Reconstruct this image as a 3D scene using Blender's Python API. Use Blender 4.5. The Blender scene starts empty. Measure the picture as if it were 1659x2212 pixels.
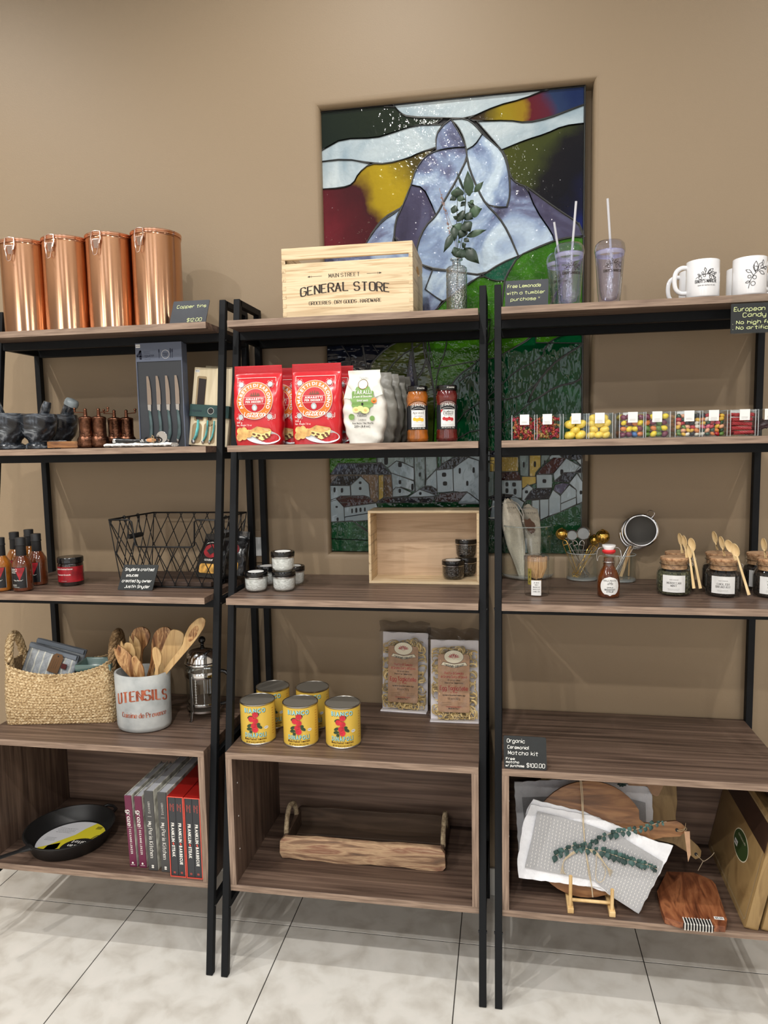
import bpy, bmesh, math, random
from mathutils import Vector, Matrix, Euler
from mathutils.geometry import tessellate_polygon
random.seed(7)
S = bpy.context.scene
PI = math.pi
# ---------------- camera (solved from the photograph, 1659 x 2212) ----------------
FPX = 1517.77
CAM = Vector((0.7791, -2.2153, 1.5034))
YAW, PITCH, ROLL = math.radians(9.7749), math.radians(-5.4916), math.radians(-1.0273)
FWD = Vector((-math.sin(YAW)*math.cos(PITCH), math.cos(YAW)*math.cos(PITCH), math.sin(PITCH)))
_r = Vector((math.cos(YAW), math.sin(YAW), 0)); _u = _r.cross(FWD)
RGT = _r*math.cos(ROLL)+_u*math.sin(ROLL); UPV = _u*math.cos(ROLL)-_r*math.sin(ROLL)
cd = bpy.data.cameras.new('camera'); cam = bpy.data.objects.new('camera', cd); S.collection.objects.link(cam)
cd.sensor_fit = 'HORIZONTAL'; cd.sensor_width = 36; cd.lens = FPX*36/1659; cd.clip_start = 0.05
cam.matrix_world = Matrix((RGT, UPV, -FWD)).transposed().to_4x4(); cam.location = CAM
S.camera = cam
# ---------------- world, lamps, exposure ----------------
w = bpy.data.worlds.new('room_light'); S.world = w; w.use_nodes = True
bg = w.node_tree.nodes['Background']; bg.inputs[0].default_value = (.94, .97, 1.0, 1); bg.inputs[1].default_value = .30
S.view_settings.view_transform = 'Standard'; S.view_settings.look = 'None'
S.view_settings.exposure = .30; S.view_settings.gamma = 1; S.view_settings.use_curve_mapping = False
LAMP_Z = 3.5
def lamp(x, y, power, r=.03, col=(1, .965, .91)):
    l = bpy.data.lights.new('downlight', 'SPOT'); l.energy = power; l.color = col; l.shadow_soft_size = r
    l.spot_size = math.radians(150); l.spot_blend = .6
    o = bpy.data.objects.new('downlight', l); S.collection.objects.link(o); o.location = (x, y, LAMP_Z)
for y_, p_ in ((-.97, 48), (-2.3, 74), (-3.3, 56), (-5.2, 66), (-6.9, 60)):
    for x_ in (-1.5, .35, 2.2):
        lamp(x_ + (.25 if y_ < -3 else 0), y_, p_*(.55 if x_ > 2 else 1.15 if x_ < -1 else 1))
try:
    S.cycles.use_denoising = True
    S.cycles.max_bounces = 9; S.cycles.diffuse_bounces = 3; S.cycles.glossy_bounces = 4
    S.cycles.transparent_max_bounces = 24; S.cycles.transmission_bounces = 6
    S.cycles.caustics_reflective = False; S.cycles.caustics_refractive = False
    S.cycles.sample_clamp_indirect = 4; S.cycles.use_adaptive_sampling = True; S.cycles.adaptive_threshold = .03
except Exception: pass

# ---------------- pixel -> world ----------------
def ray(u, v):
    return FWD + RGT*((u-829.5)/FPX) - UPV*((v-1106)/FPX)
def at(u, v, x=None, y=None, z=None):
    d = ray(u, v)
    t = (x-CAM.x)/d.x if x is not None else (y-CAM.y)/d.y if y is not None else (z-CAM.z)/d.z
    return CAM + d*t
def sz(n, P):      # length that spans n pixels at point P
    return n*((Vector(P)-CAM).dot(FWD))/FPX

# ---------------- materials ----------------
MATS = {}
def s2l(c):
    return tuple(((x/255)/12.92 if x <= 10 else (((x/255)+.055)/1.055)**2.4) for x in c)
def M(name, col=None, rough=.5, metal=0, noise=None, ramp=None, bump=None, stretch=(1, 1, 1), rot=(0, 0, 0), coat=0, spec=.5, emit=0,
      trans=0, wave=None, coord='Object', sheen=0, distort=0, bstretch=None, alpha=1, sss=0):
    if name in MATS: return MATS[name]
    m = bpy.data.materials.new(name); m.use_nodes = True; N = m.node_tree.nodes; L = m.node_tree.links
    b = N['Principled BSDF']; c = s2l(col) if col else (.5, .5, .5)
    b.inputs['Base Color'].default_value = (*c, 1); b.inputs['Roughness'].default_value = rough
    b.inputs['Metallic'].default_value = metal; b.inputs['Specular IOR Level'].default_value = spec
    b.inputs['Coat Weight'].default_value = coat; b.inputs['Coat Roughness'].default_value = .08
    b.inputs['Transmission Weight'].default_value = trans; b.inputs['Alpha'].default_value = alpha
    if sss: b.inputs['Subsurface Weight'].default_value = sss; b.inputs['Subsurface Radius'].default_value = (.004, .003, .002)
    if sheen: b.inputs['Sheen Weight'].default_value = sheen
    if emit: b.inputs['Emission Color'].default_value = (*c, 1); b.inputs['Emission Strength'].default_value = emit
    if noise or ramp or bump or wave:
        tc = N.new('ShaderNodeTexCoord')
        def mapping(sc, ro=(0, 0, 0)):
            mp = N.new('ShaderNodeMapping'); mp.inputs['Scale'].default_value = sc; mp.inputs['Rotation'].default_value = ro
            L.new(tc.outputs[coord], mp.inputs[0]); return mp
        if noise or ramp or wave:
            mp = mapping(stretch, rot)
            if wave:
                t = N.new('ShaderNodeTexWave'); t.inputs['Scale'].default_value = wave[0]; t.inputs['Distortion'].default_value = wave[1]
                t.inputs['Detail'].default_value = 3; t.inputs['Detail Scale'].default_value = wave[2] if len(wave) > 2 else 1
                t.bands_direction = wave[3] if len(wave) > 3 else 'X'
            else:
                t = N.new('ShaderNodeTexNoise'); t.inputs['Scale'].default_value = noise[0]; t.inputs['Detail'].default_value = noise[1] if len(noise) > 1 else 4
                t.inputs['Distortion'].default_value = distort
            L.new(mp.outputs[0], t.inputs['Vector'])
            r = N.new('ShaderNodeValToRGB'); e = r.color_ramp.elements
            if not ramp:
                a = noise[2] if len(noise) > 2 else .15
                ramp = [(.3, tuple(x*(1-a) for x in col)), (.7, tuple(min(255, x*(1+a)) for x in col))]
            e[0].position = ramp[0][0]; e[0].color = (*s2l(ramp[0][1]), 1); e[1].position = ramp[-1][0]; e[1].color = (*s2l(ramp[-1][1]), 1)
            for p, q in ramp[1:-1]: k = e.new(p); k.color = (*s2l(q), 1)
            L.new(t.outputs[1] if wave else t.outputs[0], r.inputs[0]); L.new(r.outputs[0], b.inputs['Base Color'])
        if bump:
            mp2 = mapping(bstretch or stretch, rot)
            if len(bump) > 3 and bump[3] == 'voronoi':
                t2 = N.new('ShaderNodeTexVoronoi'); t2.inputs['Scale'].default_value = bump[0]
            else:
                t2 = N.new('ShaderNodeTexNoise'); t2.inputs['Scale'].default_value = bump[0]; t2.inputs['Detail'].default_value = 2
            L.new(mp2.outputs[0], t2.inputs['Vector'])
            bp = N.new('ShaderNodeBump'); bp.inputs['Strength'].default_value = bump[1]; bp.inputs['Distance'].default_value = bump[2] if len(bump) > 2 else .002
            L.new(t2.outputs[0], bp.inputs['Height']); L.new(bp.outputs[0], b.inputs['Normal'])
    MATS[name] = m; return m
def thin_glass(name, tint=(251, 253, 253), gloss=.9, rough=.02, fmin=.05, bump=None, fr=1.5):
    m = bpy.data.materials.new(name); m.use_nodes = True; N = m.node_tree.nodes; L = m.node_tree.links; N.clear()
    o = N.new('ShaderNodeOutputMaterial'); mx = N.new('ShaderNodeMixShader'); tr = N.new('ShaderNodeBsdfTransparent'); gl = N.new('ShaderNodeBsdfGlossy')
    f = N.new('ShaderNodeLayerWeight'); f.inputs[0].default_value = .5
    pw = N.new('ShaderNodeMath'); pw.operation = 'POWER'; pw.inputs[1].default_value = 3.2; L.new(f.outputs['Facing'], pw.inputs[0])
    mm = N.new('ShaderNodeMath'); mm.operation = 'MULTIPLY_ADD'; mm.inputs[1].default_value = .75; mm.inputs[2].default_value = fmin
    tr.inputs[0].default_value = (*s2l(tint), 1); gl.inputs[0].default_value = (gloss, gloss, gloss, 1); gl.inputs['Roughness'].default_value = rough
    L.new(pw.outputs[0], mm.inputs[0]); L.new(mm.outputs[0], mx.inputs[0]); L.new(tr.outputs[0], mx.inputs[1]); L.new(gl.outputs[0], mx.inputs[2]); L.new(mx.outputs[0], o.inputs[0])
    if bump:
        tc = N.new('ShaderNodeTexCoord'); t = N.new('ShaderNodeTexNoise' if len(bump) < 3 else 'ShaderNodeTexVoronoi'); t.inputs['Scale'].default_value = bump[0]
        bp = N.new('ShaderNodeBump'); bp.inputs['Strength'].default_value = bump[1]; bp.inputs['Distance'].default_value = .002
        L.new(tc.outputs['Object'], t.inputs['Vector']); L.new(t.outputs[0], bp.inputs['Height']); L.new(bp.outputs[0], gl.inputs['Normal']); L.new(bp.outputs[0], f.inputs['Normal'])
    MATS[name] = m; return m

WALN = [(.3, (64, 50, 42)), (.44, (88, 70, 60)), (.54, (102, 83, 71)), (.7, (124, 102, 88))]
M('walnut_x', rough=.42, noise=(3.0, 6), ramp=WALN, stretch=(.7, 26, 26), bump=(8, .08, .001), distort=.6)
M('walnut_back', rough=.5, noise=(3.0, 6), ramp=[(p, tuple(min(255, x*1.22+6) for x in c)) for p, c in WALN], stretch=(.7, 26, 18), distort=.6)
M('walnut_z', rough=.45, noise=(3.0, 6), ramp=WALN, stretch=(22, 22, 1.2), distort=.6)
M('walnut_edge', rough=.5, noise=(6, 4), ramp=[(.35, (122, 101, 86)), (.65, (158, 135, 117))], stretch=(2, 30, 30))
M('walnut_edge_z', rough=.5, noise=(6, 4), ramp=[(.35, (122, 101, 86)), (.65, (158, 135, 117))], stretch=(30, 30, 2))
M('black_metal', (17, 19, 22), rough=.6, spec=.22)
M('wall_paint', (153, 133, 107), rough=.55, noise=(900, 2, .02), bump=(260, .16, .0012))
M('white_trim', (200, 197, 190), rough=.5)
thin_glass('glass_clear', fmin=.055)
thin_glass('glass_wavy', bump=(90, .5), fmin=.08)
thin_glass('glass_cut', tint=(214, 222, 222), bump=(190, 1.0, 'v'), fmin=.3, rough=.06)
thin_glass('plastic_film', tint=(253, 253, 253), bump=(28, .8), fmin=.02, rough=.08)
thin_glass('acrylic', tint=(253, 254, 254), fmin=.012)
thin_glass('tumbler_plastic', tint=(240, 240, 250), fmin=.11, bump=(110, .5))
M('glass_rim', (225, 232, 232), rough=.08, alpha=.42, spec=1)
M('acrylic_edge', (236, 240, 242), rough=.15, alpha=.45)
M('white_print', (236, 234, 228), rough=.5)
M('black_print', (24, 22, 22), rough=.6)
M('paper_white', (232, 232, 230), rough=.55)
M('grey_print', (120, 118, 116), rough=.6)
M('chrome', (215, 215, 215), rough=.12, metal=1)
M('gold', (226, 184, 92), rough=.15, metal=1)
M('clasp_wire', (236, 206, 190), rough=.2, metal=1)
M('copper', (228, 178, 150), rough=.13, metal=1)
M('copper_brushed', (208, 160, 126), rough=.24, metal=1)
_b = MATS['copper_brushed'].node_tree; _t = _b.nodes.new('ShaderNodeTangent'); _t.direction_type = 'RADIAL'; _t.axis = 'Z'
_b.links.new(_t.outputs[0], _b.nodes['Principled BSDF'].inputs['Tangent']); _b.nodes['Principled BSDF'].inputs['Anisotropic'].default_value = .92; _b.nodes['Principled BSDF'].inputs['Anisotropic Rotation'].default_value = .25
M('black_gloss', (14, 14, 15), rough=.18, spec=.6)
M('black_matt', (22, 22, 24), rough=.6)
M('slate', (64, 67, 73), rough=.7, noise=(12, 3, .08))
M('slate_dark', (36, 39, 40), rough=.7, noise=(12, 3, .08))
M('chalk_yellow', (228, 236, 172), rough=.8)
M('chalk_white', (244, 244, 240), rough=.8)

# ---------------- objects ----------------
COL = S.collection.objects
def thing(name, label, cat, loc=(0, 0, 0), rz=0, group=None, rot=None):
    o = bpy.data.objects.new(name, None); o.empty_display_size = .02; COL.link(o); o.location = loc
    o.rotation_euler = rot if rot else (0, 0, rz); o['label'] = label; o['category'] = cat
    if group: o['group'] = group
    return o
def dup(root, loc, label=None, rz=None, rot=None, group=None, scale=None):
    r = root.copy(); COL.link(r); r.location = loc
    if rz is not None: r.rotation_euler = (0, 0, rz)
    if rot is not None: r.rotation_euler = rot
    if scale: r.scale = (scale,)*3 if not hasattr(scale, '__len__') else scale
    if label: r['label'] = label
    if group: r['group'] = group
    for ch in list(root.children):
        c = ch.copy(); COL.link(c); c.parent = r
        for g in list(ch.children):
            d = g.copy(); COL.link(d); d.parent = c
    return r
class G:
    """collects faces in local coordinates; build() links them as one mesh object"""
    def __init__(s, mat='white_print'):
        s.v = []; s.f = []; s.mi = []; s.ml = []; s.m(mat)
    def m(s, name):
        if name not in s.ml: s.ml.append(name)
        s.c = s.ml.index(name); return s
    def add(s, vs, fs):
        b = len(s.v); s.v += [tuple(p) for p in vs]
        for f in fs: s.f.append([b+i for i in f]); s.mi.append(s.c)
        return s
    def box(s, x0, y0, z0, x1, y1, z1, T=None):
        vs = [Vector(p) for p in ((x0, y0, z0), (x1, y0, z0), (x1, y1, z0), (x0, y1, z0), (x0, y0, z1), (x1, y0, z1), (x1, y1, z1), (x0, y1, z1))]
        if T: vs = [T @ p for p in vs]
        return s.add(vs, [(0, 3, 2, 1), (4, 5, 6, 7), (0, 1, 5, 4), (1, 2, 6, 5), (2, 3, 7, 6), (3, 0, 4, 7)])
    def bar(s, a, b, wx, wy, up=(1, 0, 0)):     # rectangular bar from a to b
        a = Vector(a); b = Vector(b); d = (b-a).normalized(); u = Vector(up); u = (u-d*u.dot(d)).normalized(); q = d.cross(u)
        vs = [p+u*i*wx/2+q*j*wy/2 for p in (a, b) for i, j in ((-1, -1), (1, -1), (1, 1), (-1, 1))]
        return s.add(vs, [(0, 3, 2, 1), (4, 5, 6, 7), (0, 1, 5, 4), (1, 2, 6, 5), (2, 3, 7, 6), (3, 0, 4, 7)])
    def lathe(s, prof, n=32, c=(0, 0, 0), sx=1, sy=1, a0=0, a1=2*PI, T=None):
        full = abs(a1-a0-2*PI) < 1e-6; k = n if full else n+1; vs = []
        for r, z in prof:
            for i in range(k):
                a = a0+(a1-a0)*i/n; p = Vector((c[0]+r*sx*math.sin(a), c[1]-r*sy*math.cos(a), c[2]+z)); vs.append(T @ p if T else p)
        fs = [(j*k+i, j*k+(i+1) % k, (j+1)*k+(i+1) % k, (j+1)*k+i) for j in range(len(prof)-1) for i in range(n)]
        if full:
            if prof[0][0] > 1e-6: fs.append([i for i in range(k)][::-1]) if s.capb else None
            if prof[-1][0] > 1e-6: fs.append([(len(prof)-1)*k+i for i in range(k)]) if s.capt else None
        return s.add(vs, fs)
    capb = True; capt = True
    def caps(s, b, t): s.capb = b; s.capt = t; return s
    def tube(s, pts, r, n=6, closed=False, flat=1):
        pts = [Vector(p) for p in pts]; N_ = len(pts); rs = r if hasattr(r, '__len__') else [r]*N_; vs = []; pn = None
        for i, p in enumerate(pts):
            a = pts[(i-1) % N_] if (closed or i) else p; b = pts[(i+1) % N_] if (closed or i < N_-1) else p
            d = (b-a).normalized() if (b-a).length > 1e-9 else Vector((0, 0, 1))
            if pn is None: pn = Vector((0, 0, 1)) if abs(d.z) < .9 else Vector((0, 1, 0))
            u = (pn-d*pn.dot(d)); u = u.normalized() if u.length > 1e-6 else d.orthogonal().normalized(); pn = u; q = d.cross(u)
            vs += [p+(u*math.cos(2*PI*j/n)*flat+q*math.sin(2*PI*j/n))*rs[i] for j in range(n)]
        K = N_ if closed else N_-1
        fs = [(i*n+j, i*n+(j+1) % n, ((i+1) % N_)*n+(j+1) % n, ((i+1) % N_)*n+j) for i in range(K) for j in range(n)]
        if not closed: fs += [list(range(n))[::-1], [(N_-1)*n+j for j in range(n)]]
        return s.add(vs, fs)
    def grid(s, fn, nu, nv, cu=False, cv=False):
        ku = nu if cu else nu+1; kv = nv if cv else nv+1
        vs = [fn(i/nu, j/nv) for j in range(kv) for i in range(ku)]
        fs = [(j*ku+i, j*ku+(i+1) % ku, ((j+1) % kv)*ku+(i+1) % ku, ((j+1) % kv)*ku+i) for j in range(nv) for i in range(nu)]
        return s.add(vs, fs)
    def ell(s, c, r, n=12, k=8, T=None):
        rx, ry, rz = r if hasattr(r, '__len__') else (r, r, r); c = Vector(c); vs = []
        for j in range(k+1):
            t = PI*j/k
            for i in range(n):
                a = 2*PI*i/n; p = Vector((rx*math.sin(t)*math.sin(a), -ry*math.sin(t)*math.cos(a), -rz*math.cos(t)))
                if T: p = T @ p
                vs.append(c+p)
        return s.add(vs, [(j*n+i, j*n+(i+1) % n, (j+1)*n+(i+1) % n, (j+1)*n+i) for j in range(k) for i in range(n)])
    def poly(s, pts, fr, d0=0, d1=None):         # 2-D outline through frame fr(u,v,h); flat (d1 None) or extruded d0..d1
        tri = tessellate_polygon([[Vector((p[0], p[1], 0)) for p in pts]]); n = len(pts)
        ar = sum(pts[i][0]*pts[(i+1) % n][1]-pts[(i+1) % n][0]*pts[i][1] for i in range(n)); fl = ar < 0
        def ori(t):
            a, b, c = (pts[i] for i in t); w_ = (b[0]-a[0])*(c[1]-a[1])-(b[1]-a[1])*(c[0]-a[0]); return t if w_ > 0 else t[::-1]
        tri = [ori(list(t)) for t in tri]
        if d1 is None: return s.add([fr(p[0], p[1], d0) for p in pts], tri)
        vs = [fr(p[0], p[1], d0) for p in pts]+[fr(p[0], p[1], d1) for p in pts]
        fs = [t[::-1] for t in tri]+[[i+n for i in t] for t in tri]
        for i in range(n):
            j = (i+1) % n; q = [i, j, j+n, i+n]; fs.append(q[::-1] if fl else q)
        return s.add(vs, fs)
    def strokes(s, lines, fr, w=.001, h=.0003, contrast=False):      # ribbons
        parts = []
        for ln in lines:      # break at sharp corners so that every limb keeps its own width
            ln = [Vector((p[0], p[1])) for p in ln]; cur = [ln[0]]
            for i in range(1, len(ln)):
                cur.append(ln[i])
                if 0 < i < len(ln)-1:
                    a, b = ln[i]-ln[i-1], ln[i+1]-ln[i]
                    if a.length > 1e-7 and b.length > 1e-7 and a.angle(b) > .9: parts.append(cur); cur = [ln[i]]
            parts.append(cur)
        for ln in parts:
            if len(ln) == 1 or (ln[0]-ln[-1]).length < 1e-7 and len(ln) == 2:
                c = ln[0]; s.poly([(c.x+w*.6*math.cos(k*PI/3), c.y+w*.6*math.sin(k*PI/3)) for k in range(6)], fr, h); continue
            L_, R_ = [], []
            for i, p in enumerate(ln):
                a = ln[max(i-1, 0)]; b = ln[min(i+1, len(ln)-1)]; d = (b-a)
                if d.length < 1e-9: d = Vector((1, 0))
                d.normalize(); ww = w*(.48+.72*abs(d.y-.12*d.x)**1.3) if contrast else w
                nn = Vector((-d.y, d.x))*ww/2; L_.append(p+nn); R_.append(p-nn)
            vs = [fr(p.x, p.y, h) for p in L_]+[fr(p.x, p.y, h) for p in R_]; n = len(ln)
            s.add(vs, [(i+n, i+1+n, i+1, i) for i in range(n-1)])
        return s
    def build(s, name, parent=None, bevel=0, smooth=35, T=None, kind=None, seg=1):
        me = bpy.data.meshes.new(name)
        me.from_pydata([tuple(T @ Vector(p)) for p in s.v] if T else s.v, [], s.f)
        for k in s.ml: me.materials.append(MATS[k])
        me.polygons.foreach_set('material_index', s.mi); me.update()
        if bevel or smooth:
            bm = bmesh.new(); bm.from_mesh(me)
            if bevel:
                es = [e for e in bm.edges if len(e.link_faces) == 2 and e.calc_face_angle(0) > .6]
                bmesh.ops.bevel(bm, geom=es, offset=bevel, segments=seg, affect='EDGES', profile=.6, clamp_overlap=True)
            bm.to_mesh(me); bm.free()
        if smooth:
            me.shade_smooth(); me.set_sharp_from_angle(angle=math.radians(smooth))
        o = bpy.data.objects.new(name, me); COL.link(o)
        if parent: o.parent = parent
        if kind: o['kind'] = kind
        return o
def share(o, parent, loc=(0, 0, 0), rot=(0, 0, 0), name=None, scale=None):      # another part with the same mesh
    c = o.copy(); COL.link(c); c.parent = parent; c.location = loc; c.rotation_euler = rot
    if scale: c.scale = scale
    return c
def tag(o, label=None, cat=None, group=None, kind=None):
    for k, v in (('label', label), ('category', cat), ('group', group), ('kind', kind)):
        if v: o[k] = v
    return o
# frames: (u, v, h) -> local 3-D point
def front(x=0, y=0, z=0, lean=0):      # plate facing -y, leaning back by lean
    c_, s_ = math.cos(lean), math.sin(lean)
    return lambda u, v, h=0: Vector((x+u, y+v*s_-h*c_, z+v*c_+h*s_))
def top(x=0, y=0, z=0): return lambda u, v, h=0: Vector((x+u, y+v, z+h))
def cyl(r, z=0, a0=0, cx=0, cy=0, sy=1):
    return lambda u, v, h=0: Vector((cx+(r+h)*math.sin(u/r+a0), cy-(r+h)*sy*math.cos(u/r+a0), z+v))
def frm(O, U, V, Nn):
    O, U, V, Nn = map(Vector, (O, U, V, Nn)); return lambda u, v, h=0: O+U*u+V*v+Nn*h

# ---------------- lettering ----------------
GL = {'a': '46 26 05 03 22 43;46 42', 'b': '08 02;04 16 36 44 43 32 12 03', 'c': '45 36 16 04 03 12 32 43', 'd': '45 36 16 04 03 12 32 43;48 42',
 'e': '04 44 45 36 16 04 03 12 32 43', 'f': '38 28 17 12;05 35', 'g': '45 36 16 04 03 12 32 43;46 41 30 10 01', 'h': '08 02;04 16 36 45 42', 'i': '26 22;28',
 'j': '36 31 20 10;38', 'k': '08 02;46 04;14 42', 'l': '18 13 22', 'm': '06 02;04 16 24 22;24 36 44 42', 'n': '06 02;04 16 36 45 42', 'o': '16 04 03 12 32 43 44 36 16',
 'p': '06 00;05 16 36 44 43 32 12 03', 'q': '46 40;45 36 16 04 03 12 32 43', 'r': '06 02;04 16 36', 's': '45 36 16 05 14 34 43 32 12 03', 't': '28 22 32;06 46',
 'u': '06 03 12 32 43;46 42', 'v': '06 22 46', 'w': '06 12 25 32 46', 'x': '06 42;46 02', 'y': '06 03 12 32 43;46 41 30 10', 'z': '06 46 02 42',
 'A': '02 28 42;14 34', 'B': '02 08 38 47 46 35 05;35 44 43 32 02', 'C': '47 38 18 07 03 12 32 43', 'D': '02 08 28 47 43 22 02', 'E': '48 08 02 42;05 35', 'F': '48 08 02;05 35',
 'G': '47 38 18 07 03 12 32 43 45 25', 'H': '08 02;48 42;05 45', 'I': '28 22', 'J': '48 43 32 12 03', 'K': '08 02;48 05 42', 'L': '08 02 42', 'M': '02 08 23 48 42', ')': '25 36 45;27;47',
 'N': '02 08 42 48', 'O': '18 07 03 12 32 43 47 38 18', 'P': '02 08 38 47 46 35 05', 'Q': '18 07 03 12 32 43 47 38 18;24 42', 'R': '02 08 38 47 46 35 05;25 42',
 'S': '47 38 18 07 06 15 35 44 43 32 12 03', 'T': '08 48;28 22', 'U': '08 03 12 32 43 48', 'V': '08 22 48', 'W': '08 12 26 32 48', 'X': '08 42;48 02', 'Y': '08 25 48;25 22',
 'Z': '08 48 02 42', '0': '18 07 03 12 32 43 47 38 18', '1': '16 28 22', '2': '07 18 38 47 46 02 42', '3': '07 18 38 47 46 25 44 43 32 12 03', '4': '38 04 44;38 32',
 '5': '48 08 05 35 44 43 32 12 03', '6': '38 05 03 12 32 43 44 35 05', '7': '08 48 12', '8': '15 07 18 38 47 35 15 04 03 12 32 43 44 35', '9': '45 15 07 18 38 47 45 32',
 '$': '47 38 18 07 06 15 35 44 43 32 12 03;29 21', '.': '22', ',': '22 11', "'": '28 27', '-': '15 35', ':': '25;22', '/': '02 48', '&': '42 07 18 27 04 12 34', '*': '25', '!': '28 24;22'}
ITAL = set('ilI.,\'!:')
def smooth_line(pts, k=3):
    if len(pts) < 3: return pts
    P = [Vector(p) for p in pts]; o = []; cl = (P[0]-P[-1]).length < 1e-6
    for i in range(len(P)-1):
        p0 = P[i-1] if i else (P[-2] if cl else P[0]); p1, p2 = P[i], P[i+1]; p3 = P[i+2] if i+2 < len(P) else (P[1] if cl else P[-1])
        for j in range(k):
            t = j/k; o.append(.5*((2*p1)+(p2-p0)*t+(2*p0-5*p1+4*p2-p3)*t*t+(3*p1-p0-3*p2+p3)*t**3))
    o.append(P[-1]); return o
SOFT = set('abcdefghijklmnopqrstuyBCDGJOPQRSU0235689$&')
_ch = {}
def sans(ch, bold):
    if (ch, bold) not in _ch:
        c = bpy.data.curves.new('t', 'FONT'); c.body = ch; c.size = 1; c.resolution_u = 2; c.offset = bold; o = bpy.data.objects.new('t', c)
        me = o.to_mesh(); vs = [(v.co.x, v.co.y) for v in me.vertices]; fs = [list(p.vertices) for p in me.polygons]
        o.to_mesh_clear(); bpy.data.objects.remove(o); bpy.data.curves.remove(c)
        xs = [v[0] for v in vs] or [0]; x0 = min(xs); _ch[(ch, bold)] = ([(a-x0, b) for a, b in vs], fs, max(xs)-x0)
    return _ch[(ch, bold)]
def text(g, s_, size, fr, pos=(0, 0), style='sans', w=None, bold=.02, align='c', track=0, warp=None, jit=0, slant=0, narrow=1, h=.0004, maxw=None, fit=None):
    """cap height = size; warp maps (u,v)->(u,v) before the frame"""
    F = (lambda u, v, hh=0: fr(*(warp(u+pos[0], v+pos[1])), hh)) if warp else (lambda u, v, hh=0: fr(u+pos[0], v+pos[1], hh))
    def layout(k):
        x = 0; o = []
        for ch in s_:
            if ch == ' ': x += size*.42*k; continue
            off = 0
            if style == 'sans': W_ = sans(ch, bold)[2]*size*1.42*k
            else:
                xs = [int(p[0]) for st in GL.get(ch, '02 42').split(';') for p in st.split()]; q = .58/4*size*k*(1.12 if style == 'serif' and not ch.islower() else 1)
                pad = .09*size*k if style == 'serif' and ch in 'IiljLTrf1' else 0; off = -min(xs)*q+pad; W_ = (max(xs)-min(xs))*q+pad*2
            o.append((ch, x+off)); x += W_+(size*(.17 if style == 'sans' else .24)+track)*k
        return o, x-(size*(.17 if style == 'sans' else .24)+track)*k
    k = narrow; lay, tot = layout(k)
    if fit: k *= fit/tot; lay, tot = layout(k)
    if maxw and tot > maxw: k *= maxw/tot; lay, tot = layout(k)
    x0 = -tot/2 if align == 'c' else 0 if align == 'l' else -tot
    for ch, x in lay:
        if style == 'sans':
            vs, fs, _ = sans(ch, bold); q = size*1.42
            g.add([F(x0+x+a*q*k+b*q*slant, b*q, h) for a, b in vs], fs)
        else:
            ls = []
            jx, jy = (random.uniform(-jit, jit)*size for _ in '12')
            for st in GL.get(ch, '02 42').split(';'):
                pts = [((int(p[0])/4*.58, (int(p[1])-2)/6)) for p in st.split()]
                if ch in SOFT and len(pts) > 2: pts = smooth_line(pts)
                ln = [(x0+x+px*size*k*(1 if ch.islower() or style == 'hand' else 1.12)+py*size*slant+jx, py*size+jy) for px, py in pts]
                if style == 'serif' and len(pts) > 1:
                    for e, q in ((pts[0], pts[1]), (pts[-1], pts[-2])):
                        if (abs(e[1]-1) < .01 or abs(e[1]) < .01 or abs(e[1]-.667) < .01) and abs(q[1]-e[1]) > .12 and (pts[0] != pts[-1]):
                            ex, ey = x0+x+e[0]*size*k*(1 if ch.islower() else 1.12)+e[1]*size*slant+jx, e[1]*size+jy; ls.append([(ex-size*.13, ey), (ex+size*.13, ey)])
                ls.append(ln)
            ww = w or size*.13
            g.strokes(ls, F, ww, h, contrast=(style == 'serif'))
    return tot
def rule_lines(g, fr, x0, x1, y, dy, n, w=.0005, h=.0004):     # rows of print too small to read
    for i in range(n):
        x = x0+random.uniform(0, .1)*(x1-x0); e = x1-random.uniform(0, .15)*(x1-x0); ls = []
        while x < e:
            d = random.uniform(.05, .12)*(x1-x0); ls.append([(x, y-i*dy), (min(x+d, e), y-i*dy)]); x += d+.03*(x1-x0)
        g.strokes(ls, fr, w, h)
def rrect(x0, y0, x1, y1, r, k=4):
    o = []
    for cx, cy, a in ((x1-r, y1-r, 0), (x0+r, y1-r, 1), (x0+r, y0+r, 2), (x1-r, y0+r, 3)):
        o += [(cx+r*math.cos((a+i/k)*PI/2), cy+r*math.sin((a+i/k)*PI/2)) for i in range(k+1)]
    return o
def disc(cx, cy, rx, ry=None, n=24, a=0): 
    ry = ry or rx; return [(cx+rx*math.cos(2*PI*i/n)*math.cos(a)-ry*math.sin(2*PI*i/n)*math.sin(a), cy+rx*math.cos(2*PI*i/n)*math.sin(a)+ry*math.sin(2*PI*i/n)*math.cos(a)) for i in range(n)]
# ================= the room =================
WY = .03
NX0, NX1, NZ0, NZ1 = .1885, 1.061, 1.1285, 2.5777    # opening of the niche on the wall face
g = G('wall_paint')
for x0, z0, x1, z1 in ((-3.2, 0, NX0, 3.5), (NX1, 0, 3.6, 3.5), (NX0, NZ1, NX1, 3.5), (NX0, 0, NX1, NZ0)):
    g.add([(x0, WY, z0), (x1, WY, z0), (x1, WY, z1), (x0, WY, z1)], [(0, 1, 2, 3)])
rings = []
for i in range(7):
    a = i/6*PI/2; rings.append((.02*(1-math.cos(a)) if False else .02*math.sin(a) if False else .02*(1-math.cos(a)), WY+.02*math.sin(a)))
rings = [(.02*math.sin(i/6*PI/2), WY+.02*(1-math.cos(i/6*PI/2))) for i in range(7)]+[(.02, .1)]
vs = []
for ins, y in rings: vs += [(NX0+ins, y, NZ0+ins), (NX1-ins, y, NZ0+ins), (NX1-ins, y, NZ1-ins), (NX0+ins, y, NZ1-ins)]
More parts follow.
